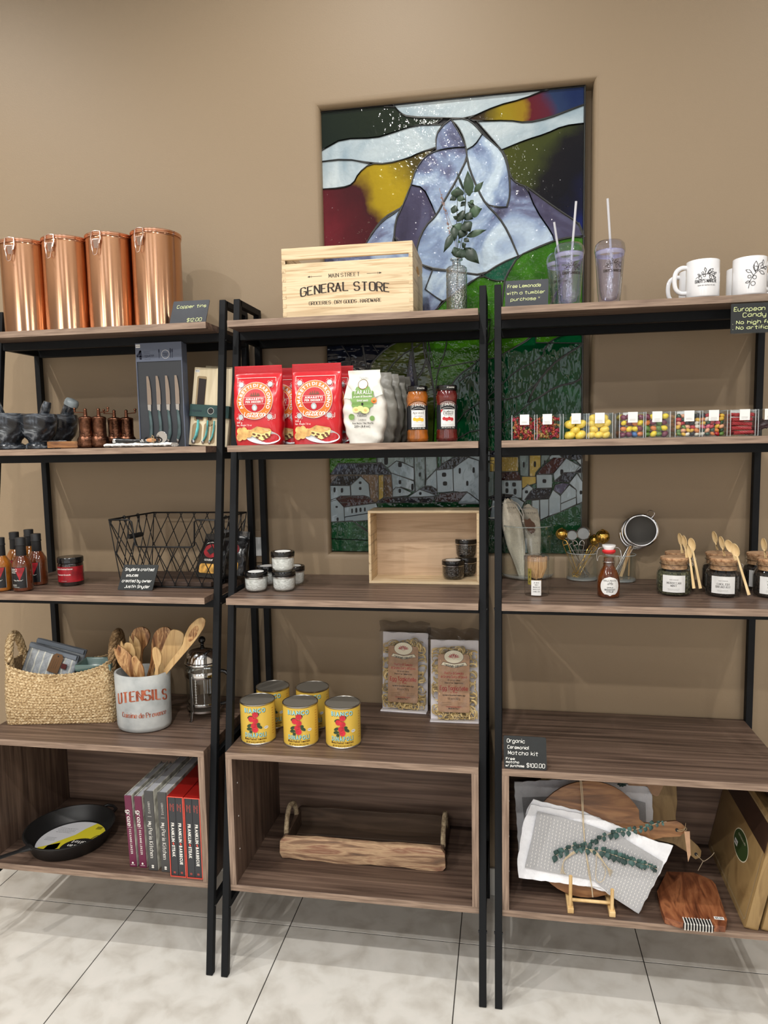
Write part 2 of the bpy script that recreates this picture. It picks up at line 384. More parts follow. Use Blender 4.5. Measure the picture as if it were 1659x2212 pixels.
g.add(vs, [(k*4+i, (k+1)*4+i, (k+1)*4+(i+1) % 4, k*4+(i+1) % 4) for k in range(len(rings)-1) for i in range(4)])
g.add([(NX0, .1, NZ0), (NX1, .1, NZ0), (NX1, .1, NZ1), (NX0, .1, NZ1)], [(0, 1, 2, 3)])
tag(g.build('wall_back', smooth=50), kind='structure')
# floor: one slab of grout with the tiles laid on it
M('grout', (54, 50, 46), rough=.9)
M('tile_stone', rough=.3, spec=.5, noise=(13, 14), distort=.35, ramp=[(.3, (198, 193, 184)), (.45, (213, 209, 201)), (.55, (221, 218, 211)), (.7, (226, 222, 215))], coord='Object', bump=(6, .05, .001))
fl = tag(G('grout').box(-3.2, -7.2, -.03, 3.6, .1, -.0007).build('floor', smooth=0), kind='structure')
TS = .5315; tiles = {}
for i in range(-7, 7):
    for j in range(-13, 1):
        x0 = .113+i*TS; y0 = -.2195+j*TS; x1 = x0+TS; y1 = min(y0+TS, WY)
        if y0 >= WY: continue
        key = round(y1-y0, 3)
        if key not in tiles:
            t = G('tile_stone').box(0, 0, -.0035, TS-.0026, y1-y0-.0026, 0).build('floor_tile', fl, bevel=.0008); t.location = (x0, y0, 0); tiles[key] = t
        else: share(tiles[key], fl, (x0, y0, 0))
# extra colour variation comes from the object's place
nt = MATS['tile_stone'].node_tree; oi = nt.nodes.new('ShaderNodeObjectInfo'); ad = nt.nodes.new('ShaderNodeVectorMath'); ad.operation = 'ADD'
mp = [n for n in nt.nodes if n.type == 'MAPPING'][0]
for l in list(nt.links):
    if l.from_node == mp and l.to_node.type == 'TEX_NOISE' and l.to_socket.name == 'Vector': tgt = l.to_socket; nt.links.remove(l); nt.links.new(mp.outputs[0], ad.inputs[0]); nt.links.new(ad.outputs[0], tgt); break
nt.links.new(oi.outputs['Location'], ad.inputs[1])
for x0, x1 in ((-3.2, 3.6),):
    tag(G('white_trim').box(x0, WY-.012, 0, x1, WY, .095).build('baseboard_back', bevel=.002), kind='structure')
# the rest of the shop, seen only as reflections: far wall and side walls; glowing windows are added for frontal fill and reflections
M('far_wall', (200, 190, 178), rough=.8)
M('window_glow', (215, 220, 228), emit=1.5)
M('far_dark', (34, 30, 28), rough=.7)
f = tag(G('far_wall').box(-3.2, -7.3, 0, 3.6, -7.2, 3.5).build('wall_front', smooth=0), kind='structure')
for i, (x0, x1) in enumerate(((-2.9, -1.6), (-.6, .5), (1.7, 3.2))):
    wn = tag(G('far_dark').box(x0-.06, -7.2, .3, x1+.06, -7.16, 2.9).build('window_%d' % (i+1), smooth=0), kind='structure')
    G('window_glow').box(x0, -7.16, .36, (x0+x1)/2-.02, -7.15, 2.84).build('pane', wn, smooth=0); G('window_glow').box((x0+x1)/2+.02, -7.16, .36, x1, -7.15, 2.84).build('pane', wn, smooth=0)
tag(G('far_wall').box(-3.3, -7.3, 0, -3.2, .1, 3.5).build('wall_left', smooth=0), kind='structure')
tag(G('far_wall').box(3.6, -7.3, 0, 3.7, .1, 3.5).build('wall_right', smooth=0), kind='structure')

# wall outlet with white cover behind the left shelves
P = at(546, 1180, y=WY)
t = thing('wall_outlet', 'white cover plate in a beige frame on the wall behind the black frames', 'outlet', P)
M('beige_plate', (150, 128, 104), rough=.5)
G('beige_plate').box(-.038, -.006, -.055, .038, 0, .055).build('frame', t, bevel=.002)
G('paper_white').box(-.032, -.010, -.032, .034, -.006, .032).build('cover_plate', t, bevel=.0015)
a = G('chrome').lathe([(0, -.002), (.003, -.002), (.003, .002), (0, .002)], 8, T=Matrix.Translation((0, -.007, .046)) @ Matrix.Rotation(PI/2, 4, 'X')).build('screw', t)
share(a, t, (0, 0, -.092))

# ================= ladder shelves =================
ZS = (1.8632, 1.508, 1.077, .6452, .2508)           # top faces
YS = (-.2725, -.3078, -.3605, -.4095, -.4096)        # front edges
TH = .0185; LG = .0195
def leg_y(z): return -.1561+(-.4488+.1561)*(1.9431-z)/1.9431
def ladder_shelf(X0, W_, label):
    t = thing('ladder_shelf', label, 'shelf unit', (X0, 0, 0), group='walnut ladder shelves with black metal frames along the wall')
    for s_, nm in ((-LG/2, 0), (W_+LG/2, 1)):
        G('black_metal').bar((s_, -.4488, 0), (s_, -.1561, 1.9431), LG, LG).build('front_leg', t, bevel=.0012)
        G('black_metal').box(s_-LG/2, 0, 0, s_+LG/2, .02, 1.9431).build('rear_leg', t, bevel=.0012)
        G('black_metal').box(s_-LG/2, -.1561, 1.9431-LG, s_+LG/2, .001, 1.9431).build('top_bar', t, bevel=.0012)
        for z in ZS[:3]+(ZS[3]-.01,):
            G('black_metal').box(s_-LG/2+.002, leg_y(z), z-TH-.02, s_+LG/2-.002, .0, z-TH).build('side_rail', t, bevel=.001)
        G('black_metal').box(s_-LG/2+.002, leg_y(.2)+.01, .2-.02, s_+LG/2-.002, .0, .2).build('side_rail', t, bevel=.001)
        # bolts, on the inner and outer faces
        for z in (ZS[0]-.04, ZS[2]-.03, .19):
            for q in (-1, 1):
                T = Matrix.Translation((s_+q*LG/2, leg_y(z)+.0, z)) @ Matrix.Rotation(PI/2, 4, 'Y')
                G('black_gloss').lathe([(0, -.0022), (.0035, -.002), (.004, 0), (.0035, .002), (0, .0022)], 8, T=T).build('bolt', t)
    for i in range(3):
        z = ZS[i]
        sh = G('walnut_x').box(0, YS[i]+.001, z-TH, W_, .02, z).build('shelf_board', t, bevel=.0006)
        G('walnut_edge').box(0.0002, YS[i], z-TH+.0002, W_-.0002, YS[i]+.0011, z-.0002).build('edge_band', sh)
        ly = leg_y(z)
        G('black_metal').box(0, ly-LG/2, z-TH-.024, W_, ly+LG/2, z-TH).build('front_rail', t, bevel=.001)
        G('black_metal').box(0, 0, z-TH-.024, W_, .02, z-TH).build('rear_rail', t, bevel=.001)
    # cabinet
    z1, z0, y = ZS[3], ZS[4], YS[3]
    sh = G('walnut_x').box(0, y+.001, z1-TH, W_, .02, z1).build('shelf_board', t, bevel=.0006)
    G('walnut_edge').box(0.0002, y, z1-TH+.0002, W_-.0002, y+.0011, z1-.0002).build('edge_band', sh)
    bo = G('walnut_x').box(0, y+.001, z0-TH, W_, .0, z0).build('bottom_panel', t, bevel=.0006)
    G('walnut_edge').box(.0002, y, z0-TH+.0002, W_-.0002, y+.0011, z0-.0002).build('edge_band', bo)
    for x in (0, W_-TH):
        sp = G('walnut_z').box(x, y+.001, z0, x+TH, .0, z1-TH).build('side_panel', t, bevel=.0005)
        G('walnut_edge_z').box(x+.0002, y, z0, x+TH-.0002, y+.0011, z1-TH).build('edge_band', sp)
        xi = x+TH if x == 0 else x
        cm = G('paper_white')
        for zz in (.34, .44, .54):
            T = Matrix.Translation((xi, y+.035, zz)) @ Matrix.Rotation(PI/2, 4, 'Y'); cm.lathe([(0, -.0008), (.0022, -.0006), (.0022, .0006), (0, .0008)], 8, T=T)
        cm.build('cam_covers', sp, kind='stuff')
    G('walnut_back').box(TH, -.0095, z0, W_-TH, -.0005, z1-TH).build('back_panel', t)
    return t
UL, UM, UR = -.7927, 0, .7715; WL, WM, WR = .728, .71, .728
ladder_shelf(UL, WL, 'left ladder shelf unit, copper tins standing on its top')
ladder_shelf(UM, WM, 'middle ladder shelf unit, pine store crate standing on its top')
ladder_shelf(UR, WR, 'right ladder shelf unit, white mugs and clear tumblers on its top')
# ================= stained glass panel in the niche =================
PY = .06
def crop(ox, oy, s, pts): return [(ox+a*s, oy+b*s) for a, b in pts]
def A(*p): return crop(660, 120, .39783, p)
def C(*p): return crop(700, 970, .15672, p)
def D(*p): return crop(940, 970, .21097, p)
def E_(*p): return crop(700, 700, .217, p)
def F_(*p): return crop(1030, 690, .15672, p)
def B_(*p): return crop(680, 620, .38577, p)
def glassmat(name, ramp, scale=5, bump=.5, bscale=38, rough=.03, dist=1.5, bstretch=(1, 1, 1), stretch=(1, 1, 1)):
    return M(name, rough=rough, noise=(scale, 4), ramp=ramp, distort=dist, bump=(bscale, bump, .006), spec=.35, bstretch=bstretch, stretch=stretch)
glassmat('sg_cloud', [(.3, (150, 170, 182)), (.55, (188, 202, 208)), (.75, (214, 224, 226))], bump=.35, bscale=70)
glassmat('sg_darkgreen', [(.3, (22, 34, 26)), (.6, (38, 52, 38)), (.75, (30, 48, 78))], bump=.3)
glassmat('sg_slope', [(.34, (72, 70, 92)), (.45, (112, 118, 148)), (.53, (146, 164, 194)), (.66, (190, 208, 226))], scale=6, bump=.55, bscale=45)
glassmat('sg_purple', [(.3, (58, 54, 72)), (.5, (78, 74, 98)), (.72, (112, 116, 146))], scale=4, bump=.4, bscale=45)
glassmat('sg_pale', [(.35, (98, 110, 146)), (.47, (150, 170, 200)), (.6, (200, 218, 232))], scale=6, bump=.6, bscale=45)
glassmat('sg_green', [(.3, (38, 84, 14)), (.55, (62, 120, 22)), (.75, (88, 146, 34))], bump=.7, bscale=50)
glassmat('sg_teal', [(.3, (18, 70, 50)), (.7, (36, 104, 76))], bump=.7, bscale=60)
glassmat('sg_navy', [(.3, (14, 18, 34)), (.55, (30, 34, 48)), (.72, (58, 60, 66))], bump=.6, bscale=26, bstretch=(.6, 1, 1.6))
glassmat('sg_olive', [(.3, (48, 62, 22)), (.55, (78, 92, 36)), (.72, (104, 116, 50))], bump=.6, bscale=26, bstretch=(.6, 1, 1.5))
glassmat('sg_wavy', [(.3, (4, 58, 30)), (.6, (10, 82, 44)), (.75, (22, 104, 56))], bump=.6, bscale=26, bstretch=(1.3, 1, .8))
glassmat('sg_lawn', [(.3, (16, 58, 34)), (.6, (26, 78, 46)), (.75, (40, 96, 58))], bump=.5, bscale=40, stretch=(3, 1, .8))
glassmat('sg_house', [(.3, (142, 160, 170)), (.7, (176, 192, 200))], bump=.15, bscale=40)
glassmat('sg_grey', [(.3, (104, 122, 124)), (.7, (140, 158, 158))], bump=.3, bscale=40, stretch=(4, 1, 1))
glassmat('sg_black', [(.3, (14, 14, 18)), (.7, (38, 40, 50))], bump=.4)
glassmat('sg_maroon', [(.3, (36, 14, 16)), (.7, (74, 28, 28))], bump=.4)
glassmat('sg_bluebl', [(.3, (16, 18, 28)), (.5, (30, 38, 60)), (.7, (92, 106, 140))], bump=.5)
glassmat('sg_brown', [(.3, (84, 66, 48)), (.7, (128, 108, 88))], bump=.4, stretch=(5, 1, 1))
glassmat('sg_yellow', [(.3, (150, 126, 52)), (.7, (196, 172, 92))], bump=.4)
def multi(name, stops, axis, span):      # streaky glass whose colour drifts along one direction of the sheet
    m = M(name, (90, 60, 40), rough=.04, bump=(60, .5, .003), spec=.5); N = m.node_tree.nodes; L = m.node_tree.links
    tc = N.new('ShaderNodeTexCoord'); sp = N.new('ShaderNodeVectorMath'); sp.operation = 'DOT_PRODUCT'; sp.inputs[1].default_value = axis
    nz = N.new('ShaderNodeTexNoise'); nz.inputs['Scale'].default_value = 7; nz.inputs['Detail'].default_value = 5
    L.new(tc.outputs['Object'], sp.inputs[0]); L.new(tc.outputs['Object'], nz.inputs['Vector'])
    mr = N.new('ShaderNodeMapRange'); mr.inputs[1].default_value = span[0]; mr.inputs[2].default_value = span[1]
    a = N.new('ShaderNodeMath'); a.operation = 'MULTIPLY_ADD'; a.inputs[1].default_value = .45; L.new(sp.outputs['Value'], mr.inputs[0])
    L.new(nz.outputs[0], a.inputs[0]); b = N.new('ShaderNodeMath'); b.operation = 'SUBTRACT'; b.inputs[1].default_value = .225
    L.new(mr.outputs[0], a.inputs[2]); L.new(a.outputs[0], b.inputs[0])
    r = N.new('ShaderNodeValToRGB'); e = r.color_ramp.elements; e[0].position = stops[0][0]; e[0].color = (*s2l(stops[0][1]), 1); e[1].position = stops[-1][0]; e[1].color = (*s2l(stops[-1][1]), 1)
    for p, c in stops[1:-1]: k = e.new(p); k.color = (*s2l(c), 1)
    L.new(b.outputs[0], r.inputs[0]); L.new(r.outputs[0], N['Principled BSDF'].inputs['Base Color'])
multi('sg_m0', [(0, (20, 52, 110)), (.25, (22, 38, 54)), (.45, (20, 30, 22)), (1, (34, 42, 28))], (.8, 0, .6), (.64, 1.0))
multi('sg_m2', [(0, (44, 22, 22)), (.25, (60, 48, 24)), (.42, (150, 130, 22)), (.52, (150, 120, 24)), (.58, (96, 26, 34)), (.72, (90, 30, 46)), (.82, (40, 56, 90)), (1, (16, 34, 80))], (1, 0, .2), (.74, 1.1))
multi('sg_m5', [(0, (120, 34, 44)), (.3, (88, 26, 32)), (.5, (66, 24, 28)), (.62, (168, 142, 24)), (.8, (176, 150, 28)), (1, (80, 70, 30))], (.9, 0, .35), (.34, .74))
multi('sg_m7', [(0, (72, 76, 22)), (.3, (60, 66, 26)), (.45, (22, 18, 20)), (.62, (14, 11, 18)), (.78, (16, 20, 62)), (1, (18, 36, 120))], (.75, 0, -.66), (-.38, .02))
O0 = at(692, 1191, y=PY)
panel = thing('stained_glass_panel', 'stained glass picture of a mountain above a village, set in the wall niche', 'stained glass', (O0.x, PY, O0.z))
def w2(p):
    q = at(p[0], p[1], y=PY); return (q.x-O0.x, q.z-O0.z)
PW, PH = .8305, 1.4057
def clampp(p): return (min(max(p[0], .001), PW+.0215), min(max(p[1], .001), PH))
pf = lambda u, v, h=0: Vector((u, -h, v))
G('black_matt').box(.0, .0, 0, PW+.022, .02, PH+.004).build('backing', panel)
G('chrome').m('lead') if False else None
M('lead', (70, 70, 68), rough=.38, metal=.75, bump=(60, .3, .002))
leads = []
def inside_edge(a, b):
    for k, lim in ((0, .004), (0, PW+.018), (1, .004), (1, PH-.004)):
        if (a[k] <= lim and b[k] <= lim) if lim < .1 else (a[k] >= lim and b[k] >= lim): return False
    return True
SM = 1
def pane(mat, pts, lvl, sm=True, lead=.0036, nolead=False):
    q = [clampp(w2(p)) for p in pts]
    if sm:
        o = []
        n = len(q)
        for i in range(n):      # soften the drawn outline
            a, b, c = Vector(q[i-1]), Vector(q[i]), Vector(q[(i+1) % n])
            ang = (b-a).angle(c-b, 0) if (b-a).length > 1e-6 and (c-b).length > 1e-6 else 0
            if ang > 1.1 or min((b-a).length, (c-b).length) < 1e-5: o.append(tuple(b))
            else: o += [tuple(b+(a-b)*.25), tuple(b*.75+a*.125+c*.125), tuple(b+(c-b)*.25)]
        q = o
    G(mat).poly(q, pf, .0, .003+.00035*lvl+.00002*len(panel.children)).build('glass_pane', panel, smooth=0)
    if not nolead:
        n = len(q); run = []
        for i in range(n+1):
            a, b = q[i % n], q[(i+1) % n]
            if i < n and inside_edge(a, b):
                if not run: run = [a]
                run.append(b)
            else:
                if len(run) > 1: leads.append((run, .0035+.00035*lvl, lead))
                run = []
def leadline(pts, lvl=6, r=.0034): leads.append((smooth_line([clampp(w2(p)) for p in pts], 3), .004+.00035*lvl, r))
pane('sg_wavy', [(690, 690), (1300, 690), (1300, 1000), (690, 1000)], -3, sm=False, nolead=True)
pane('sg_lawn', [(690, 985), (1300, 985), (1300, 1210), (690, 1210)], -3, sm=False, nolead=True)
# sky
pane('sg_m0', A((60, 290), (475, 262), (520, 320), (560, 340), (745, 345), (700, 380), (600, 380), (450, 430), (380, 450), (200, 455), (120, 500), (60, 535)), 0)
pane('sg_cloud', A((475, 262), (1310, 170), (1310, 188), (1180, 240), (1040, 275), (885, 345), (760, 342), (560, 335), (515, 315)), 0)
pane('sg_m2', A((1310, 170), (1580, 150), (1580, 260), (1440, 295), (1320, 340), (1200, 368), (1100, 355), (930, 360), (885, 345), (1040, 275), (1180, 240)), 0)
pane('sg_cloud', A((60, 535), (120, 500), (200, 455), (380, 450), (450, 430), (600, 380), (745, 378), (710, 430), (710, 500), (620, 530), (560, 560), (440, 590), (360, 585), (220, 565), (60, 582)), 0)
pane('sg_cloud', A((60, 582), (220, 562), (350, 590), (290, 640), (260, 700), (200, 720), (60, 730)), 0)
pane('sg_m5', A((350, 590), (440, 592), (560, 560), (620, 530), (710, 505), (640, 560), (600, 620), (575, 700), (540, 800), (500, 850), (420, 900), (360, 970), (320, 1040), (60, 1060), (60, 730), (200, 722), (260, 700), (290, 640)), 0)
pane('sg_cloud', A((930, 360), (1100, 355), (1200, 370), (1320, 345), (1440, 298), (1580, 262), (1580, 365), (1400, 385), (1300, 430), (1200, 460), (1065, 515), (1000, 440)), 0)
pane('sg_m7', A((1065, 515), (1200, 460), (1300, 430), (1400, 385), (1580, 365), (1580, 985), (1480, 910), (1400, 860), (1300, 790), (1210, 720), (1150, 700), (1110, 660), (1090, 560)), 0)
# mountain
pane('sg_slope', A((790, 350), (840, 430), (870, 500), (790, 505), (710, 520), (708, 440), (740, 390)), 2)
pane('sg_cloud', A((790, 350), (870, 345), (920, 380), (960, 430), (920, 490), (875, 515), (860, 450), (830, 390)), 2)
pane('sg_slope', A((710, 520), (790, 505), (868, 500), (878, 560), (820, 680), (760, 780), (710, 870), (680, 800), (640, 720), (575, 705), (600, 620), (650, 550)), 2)
pane('sg_pale', A((875, 515), (920, 490), (960, 430), (1010, 470), (1060, 515), (1090, 580), (1105, 660), (1110, 760), (1090, 825), (1040, 825), (980, 810), (940, 740), (890, 620), (878, 560)), 2)
pane('sg_purple', A((575, 705), (640, 720), (680, 800), (710, 870), (650, 930), (610, 1020), (600, 1100), (480, 1010), (490, 900), (525, 830), (550, 760)), 2)
pane('sg_slope', A((520, 830), (490, 900), (480, 1010), (460, 1060), (320, 1040), (380, 940), (430, 880)), 2)
pane('sg_pale', A((878, 560), (890, 620), (940, 740), (980, 810), (1050, 880), (1100, 960), (1155, 1090), (1060, 1130), (960, 1195), (850, 1180), (640, 1150), (600, 1100), (610, 1020), (650, 930), (710, 872), (760, 780), (820, 680)), 2)
pane('sg_slope', A((1110, 660), (1150, 700), (1200, 715), (1250, 840), (1340, 970), (1350, 1010), (1250, 1050), (1155, 1090), (1100, 960), (1050, 880), (980, 810), (1040, 828), (1095, 825), (1112, 760)), 2)
pane('sg_purple', A((1200, 715), (1300, 790), (1400, 860), (1480, 910), (1550, 975), (1440, 990), (1350, 1010), (1340, 970), (1250, 840)), 2)
pane('sg_cloud', A((1480, 910), (1580, 985), (1580, 1000), (1540, 985)), 2, sm=False)
pane('sg_slope', A((320, 1040), (460, 1060), (480, 1010), (600, 1100), (640, 1150), (690, 1170), (650, 1270), (740, 1335), (705, 1390), (660, 1400), (60, 1500), (60, 1040)), 1)
pane('sg_pale', A((690, 1165), (850, 1180), (955, 1195), (760, 1330), (740, 1335), (650, 1270)), 2)
# foothills behind the top boards
pane('sg_teal', A((960, 1195), (1060, 1130), (1155, 1090), (1100, 1180), (1080, 1225), (1020, 1225)), 3)
pane('sg_green', A((1155, 1090), (1250, 1045), (1350, 1005), (1440, 985), (1580, 985), (1580, 1080), (1480, 1140), (1380, 1250), (1300, 1420), (1250, 1520), (1040, 1640), (1060, 1400), (1080, 1225), (1100, 1180)), 1)
pane('sg_green', A((1580, 1080), (1580, 1560), (1250, 1560), (1250, 1520), (1300, 1420), (1380, 1250), (1480, 1140)), 1)
pane('sg_green', A((955, 1195), (1020, 1225), (1080, 1225), (1060, 1400), (1040, 1640), (700, 1700), (640, 1420), (705, 1390), (760, 1330), (880, 1240)), 1)
pane('sg_navy', A((60, 1490), (640, 1410), (700, 1480), (640, 1560), (500, 1640), (420, 1760), (400, 2110), (60, 2110)), 0)
# hills seen under the top boards
pane('sg_olive', [(893, 700), (885, 728), (850, 742), (820, 765), (795, 795), (780, 980), (895, 985), (905, 850), (890, 760)], 1)
pane('sg_purple', [(888, 760), (898, 830), (898, 850), (880, 850), (878, 830)], 2)
pane('sg_olive', [(893, 700), (925, 720), (930, 800), (940, 860), (935, 985), (895, 985), (905, 850), (890, 760)], 1)
pane('sg_green', [(925, 700), (965, 700), (965, 755), (945, 800), (940, 860), (930, 800), (918, 740)], 2)
pane('sg_green', [(965, 700), (1060, 690), (1055, 740), (1030, 785), (990, 810), (965, 850), (955, 985), (935, 985), (940, 860), (945, 800), (965, 755)], 1)
pane('sg_wavy', [(1055, 740), (1100, 710), (1290, 690), (1290, 725), (1240, 715), (1200, 730), (1180, 745), (1170, 775), (1115, 800), (1080, 835), (1050, 860), (990, 900), (955, 985), (965, 850), (990, 810), (1030, 785)], 0)
pane('sg_wavy', [(1290, 725), (1290, 742), (1220, 768), (1190, 790), (1155, 835), (1110, 862), (1050, 862), (1080, 835), (1115, 800), (1170, 775), (1180, 745), (1200, 730), (1240, 715)], 1)
pane('sg_wavy', [(1290, 742), (1290, 803), (1250, 825), (1200, 835), (1160, 862), (1140, 870), (1155, 835), (1190, 790), (1220, 768)], 1)
pane('sg_wavy', [(1290, 803), (1290, 975), (1120, 975), (1080, 985), (955, 985), (1000, 935), (1060, 925), (1110, 900), (1145, 870), (1160, 862), (1200, 835), (1250, 825)], 1)
leadline(E_((140, 180), (200, 240), (265, 350), (270, 440)), 3); leadline(E_((380, 140), (395, 260), (425, 440)), 3); leadline(E_((470, 180), (540, 290)), 3)
leadline(E_((990, 180), (1010, 340), (1060, 480), (1100, 700)), 3); leadline(E_((1020, 350), (980, 470), (930, 540)), 3)
leadline(E_((1550, 480), (1450, 500), (1340, 580)), 3)
# village
def house(mat, pts, lvl=4): pane(mat, pts, lvl, sm=False, lead=.0026)
pane('sg_green', C((60, 60), (740, 60), (740, 200), (200, 200), (100, 340), (60, 340)), 1, sm=False)
house('sg_grey', C((730, 60), (1110, 60), (1110, 200), (1000, 165), (880, 260), (790, 185), (730, 185)), 2)
house('sg_grey', C((1100, 60), (1240, 60), (1240, 250), (1110, 200)), 2); house('sg_grey', C((1240, 60), (1395, 60), (1395, 560), (1260, 580)), 2)
house('sg_grey', C((1395, 60), (1560, 60), (1560, 260), (1410, 410)), 2); house('sg_wavy', C((1550, 60), (1620, 60), (1620, 230), (1560, 260)), 3)
house('sg_cloud', C((1410, 430), (1550, 290), (1560, 560), (1480, 510), (1400, 520)), 2)
house('sg_bluebl', C((100, 350), (200, 205), (790, 190), (930, 350)), 3)
house('sg_brown', C((60, 350), (930, 350), (950, 660), (750, 735), (60, 735)), 1)
house('sg_yellow', C((750, 360), (825, 355), (825, 660), (755, 720)), 2)
house('sg_black', C((95, 480), (190, 370), (510, 370), (370, 500), (100, 500)), 3)
house('sg_house', C((60, 500), (360, 505), (370, 650), (60, 730)), 3); house('sg_house', C((370, 500), (510, 375), (620, 480), (640, 680), (380, 660)), 4)
house('sg_maroon', C((170, 680), (230, 645), (560, 640), (620, 660), (710, 745), (280, 800)), 5)
house('sg_house', C((60, 720), (165, 675), (280, 800), (290, 995), (60, 1005)), 6)
house('sg_house', C((280, 800), (720, 740), (760, 860), (290, 935)), 6); house('sg_house', C((290, 935), (760, 860), (760, 970), (400, 995), (290, 995)), 6)
house('sg_lawn', C((60, 1005), (400, 985), (480, 1050), (620, 1150), (760, 1200), (760, 1260), (60, 1230)), 5)
house('sg_lawn', C((400, 995), (900, 960), (900, 1200), (620, 1130), (480, 1040)), 4); house('sg_lawn', C((60, 1230), (760, 1260), (1700, 1300), (1700, 1480), (60, 1480)), 5)
house('sg_house', C((880, 260), (1000, 165), (1080, 180), (1240, 260), (1240, 430), (930, 330)), 3)
house('sg_house', C((930, 330), (1240, 440), (1250, 580), (1060, 520), (950, 560)), 4); house('sg_house', C((950, 570), (990, 525), (1060, 530), (1210, 600), (1160, 640), (950, 660)), 5)
house('sg_house', C((1160, 660), (1320, 555), (1540, 640), (1300, 665)), 6); house('sg_black', C((1320, 555), (1400, 510), (1480, 510), (1560, 560), (1560, 640)), 5)
house('sg_black', C((740, 720), (820, 670), (1540, 650), (1480, 735), (720, 740)), 3); house('sg_maroon', C((800, 680), (960, 665), (900, 740), (850, 730)), 4)
# right half of the village
house('sg_grey', D((60, 20), (300, 20), (300, 75), (60, 150)), 2); house('sg_cloud', D((335, 20), (600, 20), (600, 120), (450, 120), (335, 75)), 2)
house('sg_black', D((20, 205), (110, 130), (200, 80), (340, 80), (185, 200), (25, 215)), 4)
house('sg_house', D((15, 215), (180, 200), (190, 430), (25, 445)), 5); house('sg_house', D((185, 195), (340, 85), (460, 125), (460, 530), (350, 450), (190, 430)), 5)
house('sg_maroon', D((0, 500), (60, 450), (330, 435), (240, 535), (0, 540)), 6); house('sg_house', D((240, 540), (330, 440), (450, 530), (450, 560), (240, 560)), 7)
house('sg_grey', D((450, 120), (600, 150), (600, 470), (450, 520)), 4)
house('sg_yellow', D((560, 80), (850, 80), (850, 230), (560, 230)), 4); house('sg_black', D((560, 20), (860, 20), (850, 80), (560, 80)), 3)
house('sg_grey', D((860, 0), (960, 0), (955, 280), (870, 270)), 4); house('sg_yellow', D((965, 0), (1080, 0), (1080, 180), (1030, 240), (1020, 280), (965, 275)), 4)
house('sg_grey', D((1085, 0), (1170, 0), (1170, 80), (1080, 180)), 4); house('sg_yellow', D((885, 280), (1030, 280), (1030, 350), (960, 370), (890, 400)), 5)
house('sg_maroon', D((640, 320), (660, 235), (850, 230), (885, 320)), 5); house('sg_house', D((640, 320), (885, 320), (885, 500), (640, 480)), 6)
house('sg_black', D((540, 500), (660, 455), (800, 465), (700, 560)), 6); house('sg_house', D((700, 560), (800, 470), (910, 545), (860, 640)), 6)
house('sg_house', D((590, 500), (660, 540), (720, 700), (560, 720)), 4)
house('sg_house', D((890, 520), (890, 420), (950, 360), (1000, 400), (980, 450), (920, 540)), 5)
house('sg_maroon', D((1040, 260), (1090, 190), (1210, 90), (1340, 90), (1210, 250)), 5); house('sg_house', D((1170, 110), (1170, 80), (1230, 25), (1300, 90), (1210, 95)), 4)
house('sg_black', D((1230, 20), (1600, 20), (1600, 90), (1440, 115), (1310, 90)), 3); house('sg_house', D((1210, 250), (1340, 95), (1500, 185), (1430, 235), (1320, 240), (1220, 330)), 5)
house('sg_cloud', D((1440, 115), (1600, 95), (1600, 140), (1500, 175)), 4); house('sg_black', D((1430, 235), (1600, 140), (1600, 240), (1470, 240)), 4)
house('sg_house', D((1035, 262), (1195, 260), (1195, 395), (1040, 400)), 6); house('sg_black', D((1215, 330), (1320, 240), (1440, 240), (1370, 340)), 6)
house('sg_house', D((1370, 350), (1450, 250), (1540, 330), (1530, 540), (1450, 560), (1440, 410)), 7); house('sg_grey', D((1460, 240), (1600, 240), (1600, 540), (1540, 545), (1540, 330)), 5)
house('sg_purple', D((1215, 420), (1230, 370), (1290, 350), (1370, 355), (1290, 460)), 7); house('sg_black', D((915, 520), (980, 425), (1050, 400), (1195, 405), (1160, 510)), 6)
house('sg_house', D((990, 525), (1065, 520), (1065, 720), (990, 640)), 6); house('sg_house', D((1070, 515), (1160, 512), (1160, 680), (1075, 720)), 7)
house('sg_house', D((1165, 510), (1205, 420), (1280, 480), (1280, 640), (1165, 680)), 8); house('sg_house', D((1285, 470), (1370, 370), (1445, 420), (1440, 490), (1285, 555)), 8)
house('sg_house', D((1285, 560), (1440, 495), (1440, 565), (1285, 635)), 8)
house('sg_lawn', D((1060, 740), (1165, 690), (1285, 640), (1450, 570), (1540, 545), (1600, 540), (1600, 1090), (1000, 1090), (940, 800)), 5)
house('sg_lawn', D((560, 720), (960, 760), (1010, 1090), (400, 1090), (400, 800)), 4)
g = G('lead')
for run, h, r in leads:
    g.tube([(p[0], -h, p[1]) for p in run], r, n=6, flat=.6)
g.tube([(.002, -.004, .002), (PW+.019, -.004, .002), (PW+.019, -.004, PH-.002), (.002, -.004, PH-.002)], .0035, closed=True)
g.build('lead_came', panel, smooth=60, kind='stuff')
